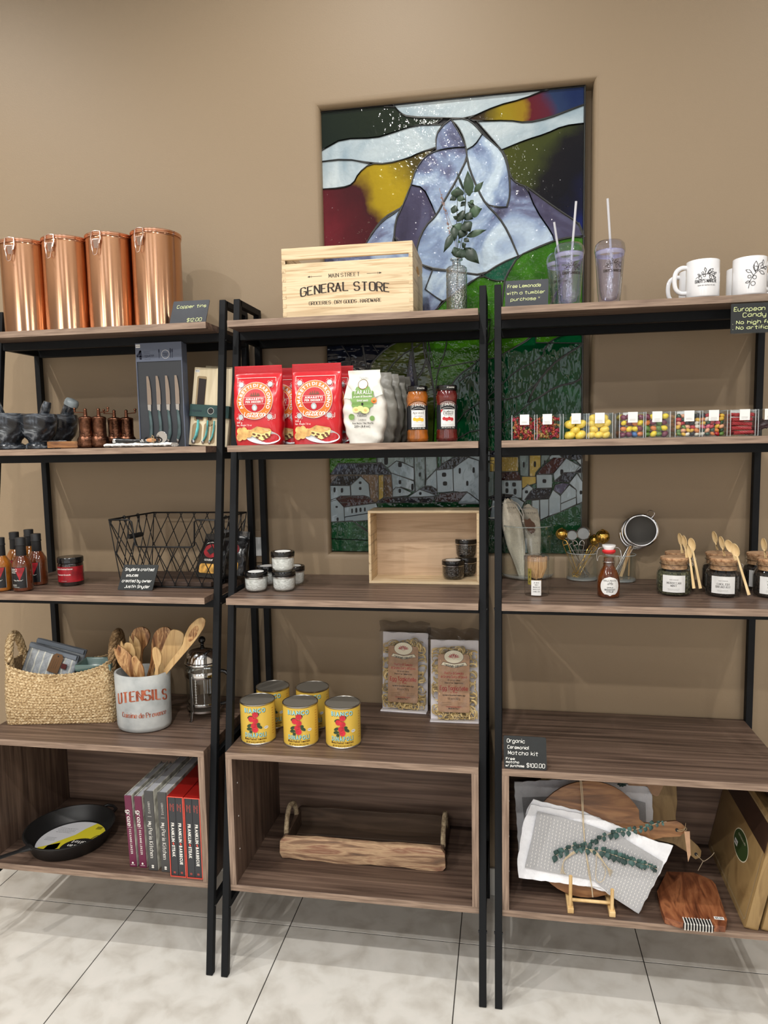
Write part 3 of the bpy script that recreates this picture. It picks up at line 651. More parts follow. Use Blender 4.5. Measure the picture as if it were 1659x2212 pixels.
for fn, L_ in ((C, [(150, 560, 13, 35), (252, 568, 15, 32), (503, 463, 18, 18), (503, 543, 17, 20), (180, 795, 16, 13), (193, 965, 14, 25), (392, 850, 10, 33), (450, 842, 14, 34), (508, 835, 14, 30), (567, 830, 11, 28), (858, 165, 26, 55), (1050, 215, 26, 34), (1050, 455, 18, 28), (1048, 575, 17, 28), (1222, 520, 17, 45), (1322, 352, 13, 28), (1330, 610, 18, 20)]),
               (D, [(93, 262, 22, 22), (103, 352, 22, 22), (253, 222, 11, 30), (395, 215, 12, 30), (330, 350, 12, 26), (547, 310, 10, 28), (735, 360, 15, 22), (808, 362, 20, 22), (735, 425, 15, 25), (818, 435, 15, 32), (935, 437, 16, 16), (907, 160, 9, 30), (1020, 155, 11, 30), (1122, 140, 9, 24), (905, 38, 8, 14), (1117, 327, 20, 20), (1295, 235, 16, 28), (1215, 530, 20, 26), (1363, 457, 18, 18), (1490, 443, 14, 20), (565, 610, 14, 20)])):
    for cx, cy, rx, ry in L_:
        pts = fn(*[(cx+rx*math.copysign(abs(math.cos(a))**.6, math.cos(a)), cy+ry*math.copysign(abs(math.sin(a))**.6, math.sin(a))) for a in [i*PI/5+.2 for i in range(10)]])
        G('black_matt').poly([clampp(w2(p)) for p in pts][::-1], pf, 0, .0075).build('painted_window', panel, smooth=0)
# ================= on the top boards =================
Z1, Z2, Z3, Z4, Z5 = ZS
# ---- copper tins
TY = -.15; TX = [at(u, 600, y=TY).x for u in (58, 149, 243, 341)]; TR = .0735; THT = at(336, 500, y=TY).z-Z1
def tin(x, label, a):
    t = thing('copper_tin', label, 'tin', (x, TY, Z1), group='tall copper tins in a row')
    H = THT-.022
    G('copper_brushed').lathe([(TR-.002, 0), (TR, .002), (TR, .006), (TR-.001, .008), (TR-.001, H-.006), (TR+.0005, H-.004), (TR-.001, H-.002), (TR-.001, H)], 64).build('body', t, smooth=50)
    b = G('copper').lathe([(TR-.004, H), (TR+.0012, H+.001), (TR+.002, H+.004), (TR, H+.006), (TR+.002, H+.008), (TR+.002, H+.011), (TR-.003, H+.0135), (TR-.02, H+.018), (.02, H+.021), (0, H+.0215)], 64).build('lid', t, smooth=50)
    R = Matrix.Rotation(a, 4, 'Z'); r = TR+.0035
    q = lambda u, z, h=0: R @ Vector((u, -(r+h-u*u*6), z))
    for s_, nm in ((1, 'clasp'),):
        g = G('clasp_wire').tube([q(-.014, H+.011), q(-.016, H-.01, .003), q(-.014, H-.026, .006)], .0018); g.tube([q(.014, H+.011), q(.016, H-.01, .003), q(.014, H-.026, .006)], .0018)
        g.tube([q(-.014, H+.011), q(0, H+.0125, .001), q(.014, H+.011)], .0013)
        g.tube([q(-.011, H-.012, .002), q(-.012, H-.026, .006), q(-.006, H-.057, .008), q(0, H-.060, .010), q(.006, H-.057, .008), q(.012, H-.026, .006), q(.011, H-.012, .002)], .0019)
        g.tube([q(-.011, H-.012, .002), q(.011, H-.012, .002)], .0013)
        g.box(-.011, -r-.001, H-.038, .011, -r+.004, H-.012, T=R)
        g.build('clasp', t, smooth=60)
    return t
for i, (x, lb, a) in enumerate(zip(TX, ('copper tin with wire clasp, far left end of the row on the top board', 'second copper tin from the left end of the row', 'third copper tin, its clasp hanging open lower than the others', 'copper tin nearest the copper tins price sign'), (.05, -.1, -.04, -.2))):
    tin(x, lb, a)
# ---- chalk signs
def chalk_sign(P, w_, h_, lean, lines, label, name='chalk_sign', mat='slate', rz=0, rc=.003, foot=True, ink='chalk_yellow', side=0, lw=.0011, skew=0):
    t = thing(name, label, 'sign', P, rz)
    f = front(0, 0, 0, lean); fr = (lambda u, v, h=0: f(u+v*skew, v, h))
    G(mat).poly(rrect(-w_/2, 0, w_/2, h_, rc), fr, 0, .0025).build('board', t, smooth=30)
    if foot: G(mat).poly([(0, 0), (.03, 0), (.0, .03)], lambda u, v, h=0: Vector((h, u+v*math.sin(lean)+.001, v)), -.012, .012).build('easel_foot', t, smooth=30)
    g = G(ink)
    for tx, u, v, s_, fw in lines: text(g, tx, s_*.95, fr, ((u-.5)*w_, v*h_), 'hand', w=lw*(.8+.2*s_/.009), align='l', jit=.045, h=.0029, slant=.06, fit=fw*w_)
    g.build('lettering', t, smooth=0)
    return t
def px_sign(u0, v0, u1, v1, vt, y, z): # bottom-left, bottom-right, top row -> base point, width, height
    a = at(u0, v0, y=y); b = at(u1, v1, y=y); P = Vector(((a.x+b.x)/2, y, z)); h = at((u0+u1)/2, vt, y=y).z-z
    return P, b.x-a.x, h
P, w_, h_ = px_sign(366, 697, 444, 693, 646, -.235, Z1)
chalk_sign(P, w_, h_, .25, [('Copper tins', .13, .70, .0095, .8), ('$12.00', .47, .12, .0105, .4)], 'slate sign reading Copper tins $12.00, beside the tins', skew=.12)
P, w_, h_ = px_sign(1091, 656, 1184, 652, 605, -.24, Z1)
chalk_sign(P, w_, h_+.002, .12, [('Free Lemonade', .05, .74, .009, .77), ('with a tumbler', .04, .49, .009, .88), ('purchase )', .13, .26, .009, .67)], 'slate sign reading Free Lemonade with a tumbler purchase', skew=.02)
# hanging candy bar sign in front of the top rail
a = at(1577, 722, y=-.276); b = at(1577, 657, y=-.276)
P = Vector((a.x+.0825, -.277, a.z)); hh = b.z-a.z
t = chalk_sign(P, .165, hh, .02, [('European', .04, .75, .0105, .44), ('Candy Bar', .17, .55, .0105, .56), ('. No high fructose', .03, .32, .0085, .9), ('. No artificial dyes', .03, .14, .0085, .88)],
    'dark hanging sign reading European Candy Bar, under the mug shelf', name='hanging_sign', mat='slate_dark', foot=False, lw=.0012)
G('acrylic').box(-.0905, -.012, -.002, .0825, .0, 0).build('ledge', t); G('acrylic').box(-.08, .001, 0, .08, .003, hh+.02).build('hanger', t)

# ---- pine crate
M('pine', rough=.6, noise=(2.5, 5), ramp=[(.3, (186, 156, 118)), (.45, (222, 198, 160)), (.55, (232, 210, 174)), (.62, (200, 168, 126)), (.72, (228, 206, 170))], stretch=(1.0, 14, 26), distort=1.2)
M('pine_y', rough=.6, noise=(2.5, 5), ramp=[(.3, (170, 142, 108)), (.5, (222, 198, 160)), (.7, (205, 178, 138))], stretch=(20, 1.2, 26), distort=1)
CY = -.25
bl, br, tr, tl = at(612, 688, y=CY), at(893, 684, y=CY), at(888, 519, y=CY), at(606, 535, y=CY)
P = Vector(((bl.x+br.x)/2, CY, Z1)); cw = br.x-bl.x; chh = tr.z-Z1; cdp = .245
t = thing('wooden_crate', 'pale pine crate with dark printed store lettering on the middle top board', 'crate', P, .005)
bd = .011
zs = chh-.034
fb = G('pine').box(-cw/2, 0, 0, cw/2, bd, zs-.009).build('front_board', t, bevel=.001)
G('pine').box(-cw/2, 0, zs+.002, cw/2, bd, chh).build('front_slat', t, bevel=.001)
G('pine').box(-cw/2, cdp-bd, 0, cw/2, cdp, zs-.009).build('back_board', t, bevel=.001); G('pine').box(-cw/2, cdp-bd, zs+.002, cw/2, cdp, chh).build('back_slat', t, bevel=.001)
for sx in (-1, 1):
    x = sx*(cw/2-bd/2)
    f = lambda u, v, h=0, x=x: Vector((x+h, u, v))
    hc = disc(cdp/2, chh-.055, .042, .012, 16)
    outer = [(bd, 0), (cdp-bd, 0), (cdp-bd, chh), (bd, chh)]
    hole = [(cdp/2+.04*math.cos(a)*1, chh-.055+.012*math.sin(a)) for a in [2*PI*i/16 for i in range(16)]]
    g = G('pine_y'); tri = tessellate_polygon([[Vector((p[0], p[1], 0)) for p in outer], [Vector((p[0], p[1], 0)) for p in hole]]); al = outer+hole
    for d in (-bd/2, bd/2): g.add([f(p[0], p[1], d) for p in al], [list(q) for q in tri])
    n = len(hole); g.add([f(p[0], p[1], -bd/2) for p in hole]+[f(p[0], p[1], bd/2) for p in hole], [(i, (i+1) % n, (i+1) % n+n, i+n) for i in range(n)])
    g.box(x-bd/2, bd, chh-.0005, x+bd/2, cdp-bd, chh)
    g.build('side_board', t, smooth=0)
    g = G('pine_y')
    for k in range(7):
        z = .006+k*.024
        if z+.012 < chh: g.box(sx*cw/2-(bd if sx > 0 else 0), -.0008, z, sx*cw/2+(0 if sx > 0 else bd), .001, z+.011)
    g.build('finger_joint', t, smooth=0, kind='stuff')
G('pine').box(-cw/2+bd, bd, 0, cw/2-bd, cdp-bd, .008).build('bottom_board', t)
M('ink_brown', (48, 38, 32), rough=.7)
g = G('ink_brown'); f = front(0, 0, 0); H = .0006
cc = -.006
text(g, 'MAIN STREET', .0098, f, (cc, zs*.675), 'serif', w=.0013, h=H, maxw=.115)
text(g, 'GENERAL STORE', .0225, f, (cc, zs*.41), 'serif', w=.0040, h=H, warp=lambda u, v: (u, v-.62*(u-cc)**2+.004), maxw=.278)
text(g, 'GROCERIES . DRY GOODS . HARDWARE', .0088, f, (cc, zs*.22), 'serif', w=.0014, h=H, maxw=.206)
for s_ in (-1, 1):
    g.strokes([[(s_*.064+cc, zs*.705), (s_*.100+cc, zs*.705)], [(s_*.095+cc, zs*.705+.003), (s_*.095+cc, zs*.705-.003)]], f, .0008, H)
    g.poly([(s_*.099+cc, zs*.705-.0025), (s_*.106+cc, zs*.705), (s_*.099+cc, zs*.705+.0025)][::s_], f, H)
g.build('lettering', fb, smooth=0)

# ---- cut glass vase with eucalyptus
VY = -.17; P = at(987, 668, y=VY); P.z = Z1
vr = sz(22.5, P); vh = at(987, 577, y=VY).z-Z1
t = thing('glass_vase', 'faceted clear glass vase with a narrow neck, holding green leaves', 'vase', P)
g = G('glass_cut')
n, m_ = 18, 12; vs = []
g.grid(lambda u, v: Vector(((vr-.0012*((int(u*n*2)+int(v*m_*1)) % 2))*math.sin(2*PI*u), -(vr-.0012*((int(u*n*2)+int(v*m_)) % 2))*math.cos(2*PI*u), .002+v*(vh-.006))), n*2, m_, cu=True)
nh = at(987, 560, y=VY).z-Z1
g.lathe([(0, .001), (vr-.004, 0), (vr-.001, .002)], 32).caps(False, False).lathe([(vr-.001, vh-.005), (vr-.004, vh), (.0125, vh+.002), (.0115, nh-.006), (.0175, nh-.003), (.018, nh), (.012, nh+.001)], 32)
g.build('body', t, smooth=20)
thin_glass('water', tint=(226, 232, 230), fmin=.05)
M('leaf_dark', (36, 52, 38), rough=.42, noise=(20, 3, .3)); M('leaf_mid', (62, 84, 62), rough=.45, noise=(20, 3, .25)); M('stem_green', (58, 66, 48), rough=.6); M('dried', (150, 122, 112), rough=.8)
sprig = thing('eucalyptus_sprig', 'dark green leafy eucalyptus sprigs standing in the faceted glass vase', 'plant', P)
def vp(x, y, dy=0):      # crop of the vase picture -> local
    q = at(930+x*.1537, 340+y*.1537, y=VY+dy); return q-P
stems = [[(375, 1500), (370, 1250), (365, 1000), (375, 700), (375, 560), (352, 380)], [(378, 1500), (430, 1200), (480, 900), (490, 560), (545, 520)], [(372, 1400), (400, 1100), (470, 800), (495, 560), (430, 370), (365, 200)], [(545, 530), (600, 480), (640, 480)], [(378, 1400), (430, 1300), (470, 1240)]]
for st in stems:
    G('stem_green').tube(smooth_line([vp(x, y, .004*i) for i, (x, y) in enumerate(st)]), .0009, 5).build('stem', sprig)
for k in (0, 1):
    G('stem_green').tube([vp(375+10*k, 1420), Vector((.004-.01*k, .002, .01))], .0012, 5).build('stem', sprig)
def leaf(base, tip, wd, mat='leaf_dark', dy=0, bend=.3, parent=None, name='leaf', cf=vp):
    a = cf(*base, dy); b = cf(*tip, dy-.008); d = b-a; L_ = d.length; side = d.cross(Vector((0, 1, 0))).normalized()*wd; g = G(mat); nn = Vector((0, -1, 0))
    vs = []
    for i in range(7):
        s_ = i/6; w2_ = math.sin(PI*min(1, s_**.8*.96+.04))**1.15*.5
        if i == 6: w2_ = 0
        c = a+d*s_+nn*(bend*L_*.25*math.sin(PI*s_))
        vs += [c-side*w2_-nn*wd*.15, c+nn*wd*.05, c+side*w2_-nn*wd*.15]
    for off in (0, .0004): g.add([v_+Vector((0, off, 0)) for v_ in vs], [(i*3+j, i*3+j+1, i*3+j+4, i*3+j+3) for i in range(6) for j in (0, 1)])
    return g.build(name, parent or sprig, smooth=60)
U = .0233/100
for b_, tp, wd, mt in [((545, 540), (520, 180), .020, 'leaf_mid'), ((615, 485), (745, 335), .012, 'leaf_mid'), ((375, 560), (380, 405), .026, 'leaf_mid'), ((365, 545), (268, 600), .012, 'leaf_dark'), ((372, 560), (490, 590), .013, 'leaf_mid'),
        ((490, 620), (420, 690), .010, 'leaf_dark'), ((540, 780), (722, 715), .024, 'leaf_mid'), ((600, 640), (540, 700), .020, 'leaf_dark'), ((285, 720), (395, 740), .016, 'leaf_dark'), ((375, 800), (490, 850), .024, 'leaf_dark'),
        ((480, 800), (600, 860), .018, 'leaf_dark'), ((470, 900), (560, 1040), .024, 'leaf_dark'), ((480, 1000), (300, 960), .018, 'leaf_mid'), ((480, 980), (400, 1140), .022, 'leaf_dark'), ((330, 1050), (182, 1335), .015, 'leaf_dark'),
        ((505, 1110), (785, 1015), .013, 'leaf_mid'), ((470, 1140), (545, 1185), .010, 'leaf_dark'), ((440, 1250), (500, 1210), .012, 'leaf_dark'), ((470, 1270), (685, 1490), .024, 'leaf_dark'), ((490, 1290), (400, 1420), .020, 'leaf_dark'), ((400, 1300), (290, 1340), .018, 'leaf_dark'),
        ((350, 1270), (400, 1420), .020, 'leaf_dark'), ((330, 950), (340, 1180), .016, 'leaf_dark'), ((470, 470), (362, 190), .005, 'leaf_dark'), ((380, 860), (315, 830), .008, 'leaf_dark'), ((420, 1180), (380, 1190), .006, 'leaf_mid'), ((560, 600), (600, 650), .009, 'leaf_mid')]:
    leaf(b_, tp, wd*1.45, mt, random.uniform(-.006, .006))
g = G('dried')
pts = [(372, 1400), (340, 1150), (270, 1050), (240, 900), (190, 700), (150, 540), (125, 430)]
for i in range(60):
    k = random.random()*5.2; a = pts[int(k)+0 if int(k) < 6 else 5]; b = pts[int(k)+1]; q = k-int(k)
    if k < 1: continue
    g.ell(vp(a[0]+(b[0]-a[0])*q+random.uniform(-22, 22), a[1]+(b[1]-a[1])*q, random.uniform(-.004, .004)), (.0016, .0016, .0024), 5, 4)
g.tube([vp(*p) for p in pts], .0006, 4); g.tube([vp(300, 1100), vp(290, 940), vp(230, 780)], .0005, 4)
g.build('dried_flower_spike', sprig, kind='stuff')

# ---- tumblers
def tumbler(P, label, h=None, straw=((.0, 0), (0, .1))):
    t = thing('clear_tumbler', label, 'tumbler', P, group='clear plastic tumblers with lids and straws')
    R0, R1, H = .0275, .0385, .138
    G('tumbler_plastic').caps(True, False).lathe([(R0-.003, 0), (R0, .003), (R0+.003, .03), (R1-.001, H-.01), (R1, H)], 40).build('outer_wall', t, smooth=50)
    G('tumbler_plastic').caps(True, False).lathe([(.004, .008), (R0-.008, .014), (R0-.003, .03), (R1-.005, H-.006), (R1-.002, H)], 40).build('inner_wall', t, smooth=50)
    M('lilac_ring', (205, 205, 226), rough=.2, alpha=.75)
    G('lilac_ring').caps(False, False).lathe([(R1-.0025, H-.012), (R1-.001, H-.009), (R1-.001, H-.004), (R1-.0025, H-.001)], 40).build('seal_ring', t, smooth=50)
    l = G('tumbler_plastic').caps(False, False).lathe([(R1+.0008, H-.004), (R1+.0012, H+.004), (R1+.0005, H+.006)], 40)
    l.lathe([(R1+.0005, H+.006), (R1-.001, H+.016), (R1-.008, H+.024), (R1-.02, H+.027), (0, H+.028)], 40); l.build('lid', t, smooth=50)
    M('straw_plastic', (226, 226, 232), rough=.2, alpha=.7)
    G('straw_plastic').tube([straw[0], straw[1]], .0032, 10).build('straw', t, smooth=60)
    g = G('ink_brown'); f = cyl(R1-.003, 0, -.25+.45)
    text(g, "BABY'S MARCHE", .0062, lambda u, v, h=0: cyl(.0345, 0, .15)(u, v, h), (0, H*.565), 'serif', w=.0013, h=.0006, maxw=.05)
    sprig_print(g, cyl(.0352, 0, .15), 0, H*.70, .044)
    g.build('printed_logo', t, smooth=0)
    return t
def sprig_print(g, f, cx, cy, s_, rot=0, h=.0007, w=None):
    c_, n_ = math.cos(rot), math.sin(rot); w = w or s_*.022
    q = lambda pts: [(cx+(a*c_-b*n_)*s_, cy+(a*n_+b*c_)*s_) for a, b in pts]
    L_ = [q(smooth_line([(-.5, -.12), (-.25, .02), (0, .05), (.25, .0), (.48, -.12)])), q([(.1, .05), (.3, .16), (.42, .1)]), q([(.25, 0), (.38, -.18)]), q([(-.1, .05), (-.05, .2)]), q([(0, .05), (.18, .28)])]
    for x, y, r in ((-.3, -.12, .07), (-.12, -.02, .06), (.12, .14, .075), (-.2, .12, .05), (.3, .02, .055)): L_.append(q(disc(x, y, r, n=10)+[disc(x, y, r, n=10)[0]]))
    for (x0, y0), (x1, y1) in (((.02, .08), (.3, .3)), ((-.06, .16), (-.1, .36)), ((.36, .04), (.5, .14)), ((.3, -.06), (.46, -.16)), ((.12, .0), (.2, -.22)), ((-.3, .0), (-.42, .08))):
        mx, my = (x0+x1)/2, (y0+y1)/2; dx, dy = (y1-y0)*.22, -(x1-x0)*.22; L_.append(q(smooth_line([(x0, y0), (mx+dx, my+dy), (x1, y1)]))); L_.append(q(smooth_line([(x0, y0), (mx-dx, my-dy), (x1, y1)])))
    g.strokes(L_, f, w, h)
y = -.225
P1 = at(1229, 655, y=y); P1.z = Z1; P2 = at(1316, 650, y=y); P2.z = Z1; P3 = at(1210, 655, y=-.13); P3.z = Z1
st = lambda P, a, b, dy=0: (at(*a, y=P.y+dy)-P, at(*b, y=P.y+dy-.005)-P)
tumbler(P1, 'clear tumbler with straw, standing right beside the Free Lemonade sign', straw=st(P1, (1231, 600), (1244.5, 435)))
tumbler(P2, 'clear tumbler with straw, the one further right beside the bare wall', straw=st(P2, (1323, 600), (1312.5, 429)))
tumbler(P3, 'clear tumbler half hidden behind another one, short straw showing', straw=st(P3, (1215, 600), (1197, 480)))

# ---- mugs
M('mug_white', (236, 236, 238), rough=.12, coat=.5)
def mug(P, label, side, kind):
    t = thing('white_mug', label, 'mug', P, group='white printed mugs')
    R = .0405; H = .096
    G('mug_white').caps(True, False).lathe([(R-.004, 0), (R-.001, .002), (R, .005), (R, H-.001), (R-.001, H), (R-.003, H), (R-.004, H-.002), (R-.004, .008), (.001, .006)], 48).build('cup', t, smooth=50)
    pts = smooth_line([Vector((side*(R-.002+a), 0, b)) for a, b in ((0, .083), (.014, .083), (.027, .073), (.031, .052), (.027, .030), (.015, .019), (0, .018))], 4)
    G('mug_white').tube(pts, .0048, 10, flat=1.2).build('handle', t, smooth=70)
    g = G('black_print')
    if kind == 0:
        f = cyl(R, 0, -.0); text(g, "BABY'S MARCHE", .0078, f, (0, .036), 'serif', w=.0012, maxw=.055); text(g, 'open air market & cafe', .0034, f, (0, .028), 'sans', maxw=.043, bold=.01)
        sprig_print(g, f, 0, .054, .052)
    else: sprig_print(g, cyl(R, 0, .1), 0, .05, .075, rot=.85, w=.0012)
    g.build('printed_logo', t, smooth=0)
    return t
y = -.228
for u, yy, lb, sd, kd, ddx in ((1517, y, 'white mug with an olive sprig above lettering, front left', -1, 0, 0), (1618, y, 'white mug with a slanting olive sprig, front right', 1, 1, 0), (1500, -.115, 'white mug mostly hidden behind the lettered mug, only handle and edge showing', -1, 0, 0), (1603, -.115, 'white mug in the back between the two front mugs', 1, 1, 0)):
    P = at(u, 632, y=yy); P.z = Z1; mug(P, lb, sd, kd)
# ================= second boards =================
# ---- marble mortars and pestles
M('dark_marble', rough=.22, noise=(16, 8), distort=2.2, ramp=[(.35, (22, 24, 28)), (.48, (44, 48, 54)), (.56, (76, 82, 90)), (.64, (142, 148, 154))], stretch=(1, 1, 1.6), coat=.3)
M('marble_tip', (150, 160, 164), rough=.35, noise=(30, 4, .2))
def mortar(P, label, s_=1):
    t = thing('stone_mortar', label, 'mortar', P, group='dark marble mortars')
    pr = [(.036, 0), (.041, .002), (.042, .008), (.040, .012), (.030, .018), (.032, .024), (.044, .036), (.0515, .054), (.0535, .072), (.053, .088), (.0525, .092), (.049, .0935), (.0465, .092), (.046, .075), (.040, .050), (.022, .032), (.001, .028)]
    G('dark_marble').lathe([(r*s_*1.07, z*s_*1.19) for r, z in pr], 40).build('bowl', t, smooth=50)
    return t
def pestle(P, b_, a_, label, r0=.013, r1=.019, tip=None):
    t = thing('stone_pestle', label, 'pestle', P, group='dark marble pestles')
    d = Vector(a_)-Vector(b_); n = 8; g = G('dark_marble'); pts = [Vector(b_)+d*i/n for i in range(n+1)]; rs = [r0*.6, r0*.95]+[r0+(r1-r0)*i/(n-2) for i in range(n-2)]+[r1*.75]
    g.tube(pts, rs, 14); g.build('shaft', t, smooth=60)
    if tip: G(tip).tube([Vector(b_)+d*.86, Vector(b_)+d*.95, Vector(b_)+d*1.01, Vector(b_)+d*1.03], [r1*1.03, r1*1.05, r1*.9, r1*.45], 14).build('pale_tip', t, smooth=60)
    return t
Pm = [at(22, 960, y=-.235), at(86, 960, y=-.205), at(131, 960, y=-.10)]
for p in Pm: p.z = Z2
mortar(Pm[0], 'dark marble mortar at the left end of the second board', 1.0); mortar(Pm[1], 'dark marble mortar, middle one of the three', .98); mortar(Pm[2], 'dark marble mortar behind, beside the pepper mills', 1.0)
def loc(P, u, v, y): return at(u, v, y=y)-P
pestle(Pm[0], (.008, 0, .036), loc(Pm[0], -28, 840, -.24), 'dark pestle leaning left out of the leftmost mortar')
pestle(Pm[1], (-.008, 0, .036), loc(Pm[1], 103, 868, -.2), 'slim dark pestle with a rounded end, leaning right from the middle mortar', .012, .0145)
pestle(Pm[2], (-.014, 0, .036), loc(Pm[2], 157, 865, -.10), 'thick dark pestle with a pale grey end, leaning right from the back mortar', .016, .0215, tip='marble_tip')
# ---- wooden piece with a small metal tool
M('olive_wood', rough=.4, noise=(3.5, 6), distort=2.2, ramp=[(.3, (128, 88, 50)), (.42, (178, 134, 86)), (.52, (206, 168, 116)), (.6, (150, 104, 62)), (.72, (196, 152, 98))], stretch=(6, 6, 1.3))
M('olive_wood_x', rough=.45, noise=(3.5, 6), distort=2, ramp=[(.3, (112, 70, 40)), (.5, (168, 116, 70)), (.7, (196, 148, 96))], stretch=(1.2, 8, 8))
P = at(134, 965, y=-.245); P.z = Z2
t = thing('wooden_spoon_rest', 'orange brown wooden spoon rest lying between the mortars and the mills', 'spoon rest', P, .1)
G('olive_wood_x').poly(smooth_line([(-.043, -.006), (-.036, -.016), (0, -.014), (.055, -.012), (.062, .006), (.03, .014), (-.03, .012), (-.043, -.006)], 3)[:-1], top(0, .004, .003), 0, .019).build('dish', t, bevel=.003)
G('olive_wood_x').box(.0, -.006, 0, .05, .012, .003).build('foot', t)
P = at(131, 945, y=-.2); t = thing('metal_opener', 'small dark metal bottle opener lying on the wooden spoon rest', 'opener', (P.x, -.235, Z2+.022), .1)
G('black_gloss').tube([Vector((-.03+.012*math.cos(a), .006*math.sin(a), .0015)) for a in [i*PI/5 for i in range(10)]], .0016, 6, closed=True).build('ring', t, smooth=60)
G('black_gloss').tube([(-.018, 0, .0012), (.012, 0, .0012), (.04, .002, .0012)], .002, 6).build('handle', t, smooth=60)
# ---- pepper mills
M('bronze', rough=.33, metal=1, noise=(60, 4), ramp=[(.35, (58, 38, 30)), (.65, (128, 88, 68))], bump=(120, .9, .0018))
M('bronze_plain', (120, 80, 62), rough=.28, metal=1)
def mill(P, label, side):
    t = thing('pepper_mill', label, 'pepper mill', P, group='engraved bronze pepper mills')
    k = 1.0
    G('bronze').lathe([(.0215, 0), (.0262, .004), (.0272, .013), (.026, .017), (.0272, .020), (.0262, .028), (.0225, .034), (.0205, .036)], 32).build('base', t, smooth=50)
    G('bronze').lathe([(.0205, .036), (.0208, .039), (.020, .041), (.0197, .060), (.0206, .087), (.0214, .089), (.0200, .0925), (.012, .0955), (.004, .097)], 32).build('body', t, smooth=50)
    G('bronze_plain').lathe([(.007, .096), (.0048, .099), (.006, .102), (.0045, .105), (.0055, .108), (.004, .111), (.0055, .115), (.003, .119), (0, .1195)], 16).build('finial', t, smooth=60)
    c = G('bronze_plain').tube([(0, 0, .106), (side*.012, 0, .1075), (side*.033, -.003, .1085)], .0014, 6).build('crank', t, smooth=60)
    G('bronze_plain').lathe([(.002, .1085), (.0034, .112), (.002, .114), (.0042, .118), (.0042, .1205), (.001, .1225)], 12, c=(side*.033, -.003, 0)).build('knob', c, smooth=60)
    return t
for u, yy, lb, sd in ((188, -.265, 'bronze pepper mill with its crank to the left, next to the spoon rest', -1), (216.5, -.255, 'bronze pepper mill with its crank to the right, front pair', 1), (250, -.155, 'bronze pepper mill in the back pair, crank to the left', -1), (276, -.14, 'bronze pepper mill in the back pair, nearest the knife box', 1)):
    P = at(u, 960, y=yy); P.z = Z2; mill(P, lb, sd)
# ---- towel with bar tools
M('crochet', (232, 230, 224), rough=.95, noise=(120, 3, .12), bump=(160, 1, .003))
P = at(304, 965, y=-.265); P.z = Z2
t = thing('woven_towel', 'white knotted cotton cloth folded flat at the board edge', 'cloth', P)
import random as _r
def tw(u, v):
    a = 2*PI*v; x = (u-.5)*.215; ww = .024+.003*math.sin(u*40); return Vector((x, ww*math.cos(a)*(1+.1*math.sin(u*57+v*9)), .0062+.0062*math.sin(a)*(1+.35*math.sin(u*47)*math.sin(a*3+u*20))))
G('crochet').grid(tw, 70, 14, cv=True).add([tw(0, j/14) for j in range(14)], [list(range(14))]).add([tw(1, j/14) for j in range(14)], [list(range(13, -1, -1))]).build('cloth', t, smooth=70)
zt = Z2+.0125
P = Vector((at(252, 950, y=-.265).x, -.265, zt))
t = thing('pizza_wheel', 'black handled pizza wheel with twisted metal shaft lying on the white cloth', 'pizza cutter', P)
G('chrome').ell((-.006, 0, .0085), (.009, .0085, .0085), 14, 8).build('end_cap', t, smooth=60)
G('black_gloss').tube([(-.0, 0, .009), (.02, 0, .008), (.055, 0, .007), (.078, 0, .007)], [.0085, .0065, .005, .0045], 12).build('handle', t, smooth=60)
g = G('chrome')
for k in (0, 1): g.tube([Vector((.078+.045*i/24, .0042*math.cos(i*.9+k*PI), .0075+.0042*math.sin(i*.9+k*PI))) for i in range(25)], .0024, 6)
g.build('twisted_shaft', t, smooth=60)
T = Matrix.Translation((.145, 0, .017)) @ Matrix.Rotation(PI/2, 4, 'X')
G('chrome').lathe([(0, -.0008), (.0165, -.0006), (.0172, 0), (.0165, .0006), (0, .0008)], 28, T=T).build('wheel', t, smooth=30)
t = thing('bottle_opener', 'black wire bottle opener with an orange disc and twine, on the cloth beside the wheel', 'bottle opener', P+Vector((.118, -.014, -.001)))
G('black_gloss').tube([Vector((.021*math.cos(a), 0, .009+.009*math.sin(a))) for a in [i*2*PI/16 for i in range(16)]], .0022, 6, closed=True).build('loop', t, smooth=60)
M('tan_leather', (206, 148, 102), rough=.6)
G('tan_leather').ell((0, .001, .009), (.016, .002, .0065), 14, 8).build('disc', t, smooth=60)
M('twine', (172, 150, 116), rough=.95)
g = G('twine'); 
for k in range(5): g.tube([Vector((.008+.004*math.sin(k*2+i), -.004, .012+.012*i/4-.003*k)) for i in range(5)], .0009, 5)
g.build('twine', t, smooth=60)
# ---- knife set box
M('box_blue', (92, 100, 118), rough=.5); M('box_dark', (52, 55, 60), rough=.5); M('navy_print', (20, 28, 52), rough=.6); M('handle_teal', (66, 86, 88), rough=.25, coat=.4, noise=(40, 4, .25)); M('steel', (176, 160, 146), rough=.3, metal=1)
ky = -.19; bl, br, tr, tl = at(303, 958, y=ky), at(401, 957, y=ky), at(393, 738, y=ky), at(290, 742, y=ky)
P = Vector(((bl.x+br.x)/2, ky, Z2)); kw = br.x-bl.x; kh = tr.z-Z2
t = thing('knife_set_box', 'tall dark window box holding four steak knives under a blue header', 'knife box', P, group=None)
kd = .034
G('box_dark').box(-kw/2, .002, 0, kw/2, kd, kh).build('box', t, bevel=.001)
g = G('box_blue'); hz = kh*.825
g.box(-kw/2-.0005, -.0006, hz, kw/2+.0005, kd+.0006, kh+.0006)
g.box(-kw/2-.0005, -.0006, 0, -kw/2+.0025, kd, hz); g.box(kw/2-.0025, -.0006, 0, kw/2+.0005, kd, hz); g.build('sleeve', t, smooth=0)
f = front(0, -.0008, 0); g = G('navy_print'); text(g, '4', .024, f, (-kw/2+.012, hz+.008), 'serif', w=.006)
